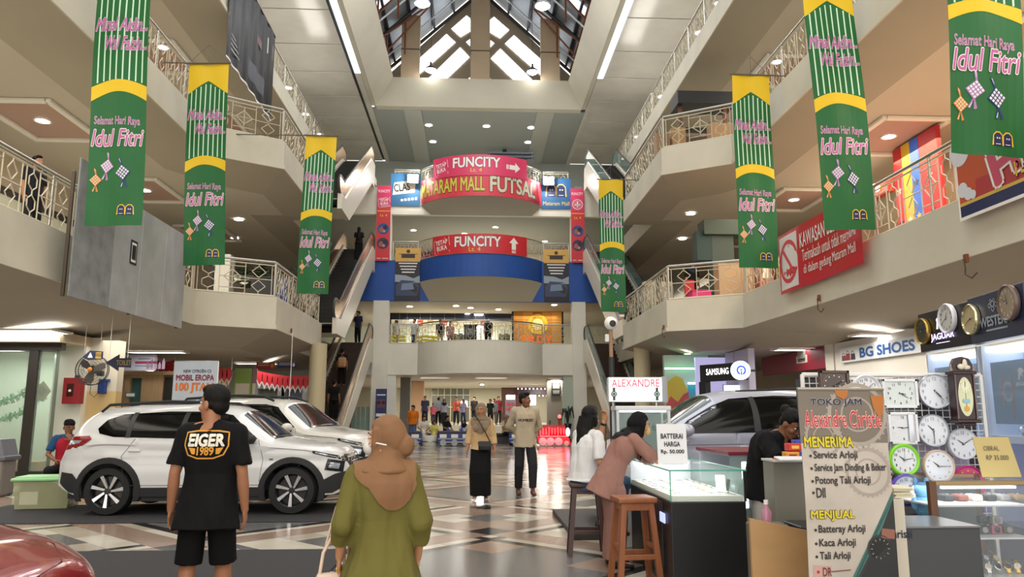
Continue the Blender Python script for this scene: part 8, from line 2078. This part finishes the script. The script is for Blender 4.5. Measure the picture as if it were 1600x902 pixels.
mb=MB();wheel_(mb,w_*.38,-.38,.12);mb.build('wheel',M_('#b4b6ba',.3),o,smooth=40);mb=MB();mb.lathe([(.06,.9),(.05,1.1),(.1,1.2),(.1,1.24),(0,1.24)],16,M=Matrix.Translation((w_*.2,0,0)));mb.build('chimney',M_('#7a4a1a'),o,smooth=40);mb=MB();mb.ell((w_*.2,0,1.32),(.08,.08,.09));mb.build('beacon',rlit,o,smooth=60);mb=MB();mb.cyl((-w_*.1,0,.9),(-w_*.1,0,1.14),.05,n=12);mb.build('dome',M_('#2a6a3a'),o);mb=MB();mb.ell((w_*.44,-.1,.62),(.10,.2,.2));mb.build('headlight',mat('pink_lit',(1,.5,.7),.4,emit=1.8),o,smooth=60)
area('train_glow',(o.location.x,34.4,.5),1.4,.3,9,(1,.1,.12),(R(60),0,0))
a_,b_=PY(674,640,61.9),PY(734,606,61.9);o=thing('glass_entrance','wide glazed entrance doors at the far end of the hall','door',((a_.x+b_.x)/2,61.9,.7));w_=b_.x-a_.x;h_=b_.z-.75
mb=MB();mb.bb((-w_/2,0,0),(w_/2,.05,h_));mb.build('pane',mat('entrance_glass',rgb('#5d6055'),.15,emit=.04),o);mb=MB()
for i in range(7):x=-w_/2+w_*i/6;mb.rbox((x,-.03,h_/2),(.06,.06,h_),.01)
for z in(.03,h_*.45,h_*.8,h_):mb.rbox((0,-.03,z),(w_,.06,.06),.01)
mb.build('frame',M_('#d0c9a8',.5),o);mb=MB();mb.rbox((w_*.36,-.08,h_*.55),(.5,.06,.4),.05);mb.build('lamp_reflection',tubewhite,o);mb=MB();mb.rbox((0,-.06,h_+.1),(w_+.2,.12,.14),.02);mb.build('lintel_board',M_('#cfc7a4'),o)  # bright block stands in for a lamp's reflection in the door glass
a_=PY(800,640,55);o=thing('kiosk','brown shop booth with red and white light strings at the right of the hall','kiosk',(a_.x,55,.7));mb=MB();mb.rbox((0,.5,1.3),(1.5,.1,2.6),.01);mb.build('wall_board',M_('#4c2a20'),o);mb=MB();mb.rbox((1.5,.4,2.35),(2.2,.3,.5),.02);mb.build('header',M_('#2a2028'),o);mb=MB();mb.rbox((-.1,.2,1.3),(.75,.3,1.5),.02);mb.build('shelf_case',M_('#6a6270'),o);mb=MB();mb.rbox((-.1,.02,1.9),(.6,.03,.3),.01);mb.rbox((1.4,.3,1.7),(.7,.03,.7),.01);mb.build('lit_panel',tubewhite,o)
mb=MB();
for i in range(16):mb.ell((.45+i*.14,.22,2.5-.5*(i%2)),(.05,.05,.05),8,6)
mb.build('light_string',mat('pinkwhite_led',(1,.55,.65),.4,emit=3),o);mb=MB()
for i in range(6):mb.rbox((-.35+(i%3)*.25,.03,1.05+.35*(i//3)),(.18,.04,.2),.01)
mb.build('goods',M_('#a03440'),o)
p=PY(869,607,44);o=thing('wall_poster','dark framed picture on the pillar wall right of the light-string booth','picture',tuple(p));mb=MB();mb.rbox((0,0,0),(.5,.04,.9),.01);mb.build('frame',M_('#1c1d1f'),o);mb=MB();mb.rbox((0,-.022,.1),(.4,.01,.25),.004);mb.rbox((0,-.022,-.22),(.4,.01,.2),.004);mb.build('print',M_('#6a6a66'),o)
mb=MB();mb.bb((PY(855,640,44).x,44.05,0),(PY(884,640,44).x,44.4,3.45));struct(mb.build('pillar',M_('#9a958a')))
p=PY(887,660,39.2);o=thing('potted_plant','tall dark urn planter with drooping leaves beside the right pillar','plant',(p.x,39.2,0));mb=MB();mb.lathe([(.16,0),(.2,.05),(.1,.35),(.14,.6),(.22,.9),(.2,.95),(0,.93)],20);mb.build('urn',M_('#1f1a17',.3),o,smooth=50);mb=MB()
for i in range(14):t=i*2.4;c,s_=math.cos(t),math.sin(t);mb.tube([(0,0,.9),(.1*c,.1*s_,1.5),(.25*c,.25*s_,1.6+.1*(i%3)),(.34*c,.34*s_,1.2)],[.03,.045,.04,.008],5)
mb.build('leaves',M_('#26302a'),o,smooth=60)
p=PY(595,650,39.3);o=thing('poster_stand','tall navy poster stand in front of the left pillar','sign',(p.x,39.3,0));mb=MB();mb.rbox((0,0,1.5),(.56,.05,2.4),.01);mb.build('panel',M_('#1f2a5c',.4),o);mb=MB();mb.rbox((0,0,.04),(.6,.5,.08),.02);mb.rbox((0,.05,.2),(.06,.06,.4),.01);mb.build('base',steel,o);sh=Sheet(lambda u,v,l:(u,-.027-l,v));sh.rect('print',M_('#6a3a4a'),-.2,1.75,.2,2.15);sh.disc('print',M_('#15182c'),-.12,2.0,.09,.004);sh.disc('print',M_('#15182c'),.12,2.0,.09,.004);sh.rect('print',whiteprint,-.22,2.36,.22,2.42);sh.rect('print',whiteprint,-.24,1.3,.24,1.45);sh.rect('print',whiteprint,-.24,1.0,.24,1.2);sh.build(o)
for px0,px1,lab,c in((549,578,'white glazed counter behind the foot of the left escalator','#a9c0b4'),(536,548,'dark green cabinet behind the foot of the left escalator','#2c3c36')):
 a_,b_=PY(px0,650,40.6),PY(px1,650,40.6);w_=b_.x-a_.x;o=thing('glazed_counter',lab,'counter',((a_.x+b_.x)/2,40.6,0));mb=MB();mb.rbox((0,.2,.6),(w_,.4,1.2),.01);mb.build('body',M_(c,.4),o);mb=MB()
 for i in range(4):mb.rbox((-w_/2+w_*(i+.5)/4,-.01,1.0),(w_/4*.8,.02,1.6),.005)
 mb.build('pane',M_('#8fa49a',.2),o)
o=thing('upstairs_shopfront','dark-framed shop window behind the left second-floor railing','shop front',(-12.9,12,4.85));mb=MB();mb.bb((-.05,0,2.55),(.05,16,2.75))
for i in range(6):mb.bb((-.05,i*3.2-.06,0),(.05,i*3.2+.06,2.6))
mb.build('frame',M_('#2a2019'),o);mb=MB();mb.bb((-.03,0,0),(0,16,2.55));mb.build('pane',mat('shop_pane',rgb('#a8a690'),.2,emit=.15),o)
p=PY(402,440,25.5);o=thing('potted_plant','bushy dark green plant on the left second-floor bay','plant',(p.x,25.5,4.83));mb=MB();mb.lathe([(.2,0),(.26,.4),(.24,.4),(0,.38)],20);mb.build('pot',M_('#4a3a30'),o,smooth=50);mb=MB();rnd=random.Random(8)
for i in range(60):c=V((rnd.gauss(0,.4),rnd.gauss(0,.25),1.15+rnd.gauss(0,.25)));mb.ell(c,(.16,.12,.03),6,4,rot=Matrix.Rotation(rnd.uniform(0,6),3,'Z')@Matrix.Rotation(rnd.uniform(-.8,.8),3,'X'))
mb.cyl((0,0,.3),(0,0,1.1),.03);mb.build('leaves',M_('#24351f',.6),o)
def stall(name,label,cat,px,Y,z,w,h,col,parts):
 p=PY(px,440,Y);o=thing(name,label,cat,(p.x,Y,z));mb=MB();mb.rbox((0,0,h/2),(w,.5,h),.02);mb.build('body',M_(col),o)
 for nm2,c,s_,cc in parts:mb=MB();mb.rbox(c,s_,.01);mb.build(nm2,M_(cc),o)
stall('market_stall','dark cabinet stall behind the left second-floor bay railing','stall',420,24.6,4.83,1.0,.95,'#26262c',[('blue_panel',(.52,-.02,.5),(.3,.5,.9),'#24387c'),('top',(0,0,.97),(1.1,.55,.04),'#3a3836')])
stall('white_post_stand','white display post on the left second-floor bay','stand',350,25.2,4.83,.5,1.85,'#c9c6bc',[('black_post',(-.35,-.1,.95),(.08,.1,1.9),'#1c1c1e'),('foot',(0,0,.02),(.7,.6,.04),'#8a8880')])
stall('green_booth','dark green cashier booth on the right second-floor bay','booth',1128,24.2,4.83,.75,2.6,'#3c4a40',[('canopy',(.1,-.05,2.7),(1.5,.7,.5),'#3e4c3e'),('side_box',(-.62,0,2.1),(.5,.5,1.0),'#1c3a34')])
stall('plywood_screen','pale plywood screen behind the right second-floor bay railing','panel',1150,22.9,4.83,1.25,1.3,'#b5946e',[('edge',(0,-.26,1.28),(1.25,.02,.04),'#8f704c')])
stall('pink_bucket','bright pink tub with red chair on the right second-floor bay','tub',1092,22.75,4.83,.6,.36,'#d8387a',[('red_chair',(-.25,.2,.5),(.3,.1,.5),'#b8242c'),('rim',(0,0,.36),(.66,.56,.04),'#c22c6c')])
for i,(px,c,n_)in enumerate(((1192,'#8f4a3a','rust-red'),(1222,'#7a6a3a','mustard'),(1040,'#9a9484','pale grey'),(1012,'#8a8a80','grey'),(1250,'#3a4a7a','blue'))):
 Y=21.6 if px>1150 else 26.0;stall('goods_rack','%s goods rack behind the right second-floor railing'%n_,'rack',px,Y,4.83,.42,1.05,c,[('top_goods',(0,-.05,1.12),(.36,.4,.16),'#c9b89a'),('label',(0,-.26,.7),(.2,.01,.3),'#d8d2c0')])
for i,(px,w,h,c)in enumerate(((1041,.44,.75,'#8a6a48'),(1066,.46,.95,'#9a7a52'),(1140,.9,1.0,'#a5815a'))):
 stall('cardboard_box',['lower brown cardboard box at the left of the right top-bay railing','taller brown cardboard box at the left of the right top-bay railing','brown cardboard box right of the black canopy stall'][i],'box',px,23.5 if i<2 else 23.2,9.78,w,h,c,[('tape',(0,-.252,h/2),(.06,.006,h),'#b59a70')])
stall('canopy_stall','wooden stall with black canopy on the right third-floor bay','stall',1105,24.4,9.78,1.6,1.0,'#4a3526',[('canopy',(.1,0,2.3),(2.0,1.0,.45),'#16171c'),('post',(-.75,-.2,1.2),(.12,.12,2.0),'#5a3a28'),('post',(.8,-.2,1.2),(.12,.12,2.0),'#7a4a30'),('red_bag',(-.55,-.3,.3),(.25,.15,.5),'#a8242c'),('shelf',(0,0,1.3),(1.5,.4,.06),'#2c221c')])
for i,(y0,y1,c,n_)in enumerate(((19.1,19.5,'#b8202c','red'),(18.7,19.1,'#c9a22c','yellow'),(18.3,18.7,'#2c5fc0','blue'),(17.5,18.3,'#b0202a','wide red'))):
 o=thing('play_panel','%s painted play-area panel behind the right second-floor railing'%n_,'panel',(11.6,(y0+y1)/2,4.85));mb=MB();mb.rbox((0,0,1.9),(.12,y1-y0-.01,3.8),.02);mb.build('panel',M_(c),o)
 sh=Sheet(lambda u,v,l:(-.062-l,-u,v));
 for k_ in range(3):
  cv,r_=.8+k_*.9,.13;sh.poly('star',M_(['#d9b02c','#20284a','#d9d2c0'][(i+k_)%3]),[(r_*(1 if q%2==0 else.42)*math.sin(q*PI/5),cv+r_*(1 if q%2==0 else.42)*math.cos(q*PI/5))for q in range(10)])
 sh.build(o)
mb=MB();mb.bb((11.4,5,4.85),(11.6,17.4,6.2));mb.bb((11.4,19.6,7.55),(11.6,25,7.95));struct(mb.build('wall_right',M_('#a8332a',.6)))
for i in range(7):
 o=thing('marquee_lamp','warm round bulb on the red play-area wall','lamp',(11.35,20+i*.62,7.75),group='warm bulbs of the play area');mb=MB();mb.ell((-.08,0,0),(.12,.12,.12),14,10);mb.build('bulb',mat('warm_bulb',(1,.85,.6),.4,emit=7),o,smooth=60);mb=MB();mb.cyl((-.02,0,0),(.06,0,0),.08,n=12);mb.build('socket',M_('#c9a22c'),o)
area('play_lamps',(11.2,15,8.3),1.5,9,260,(1,.72,.42))
bpy.data.scenes.remove(_tmp)
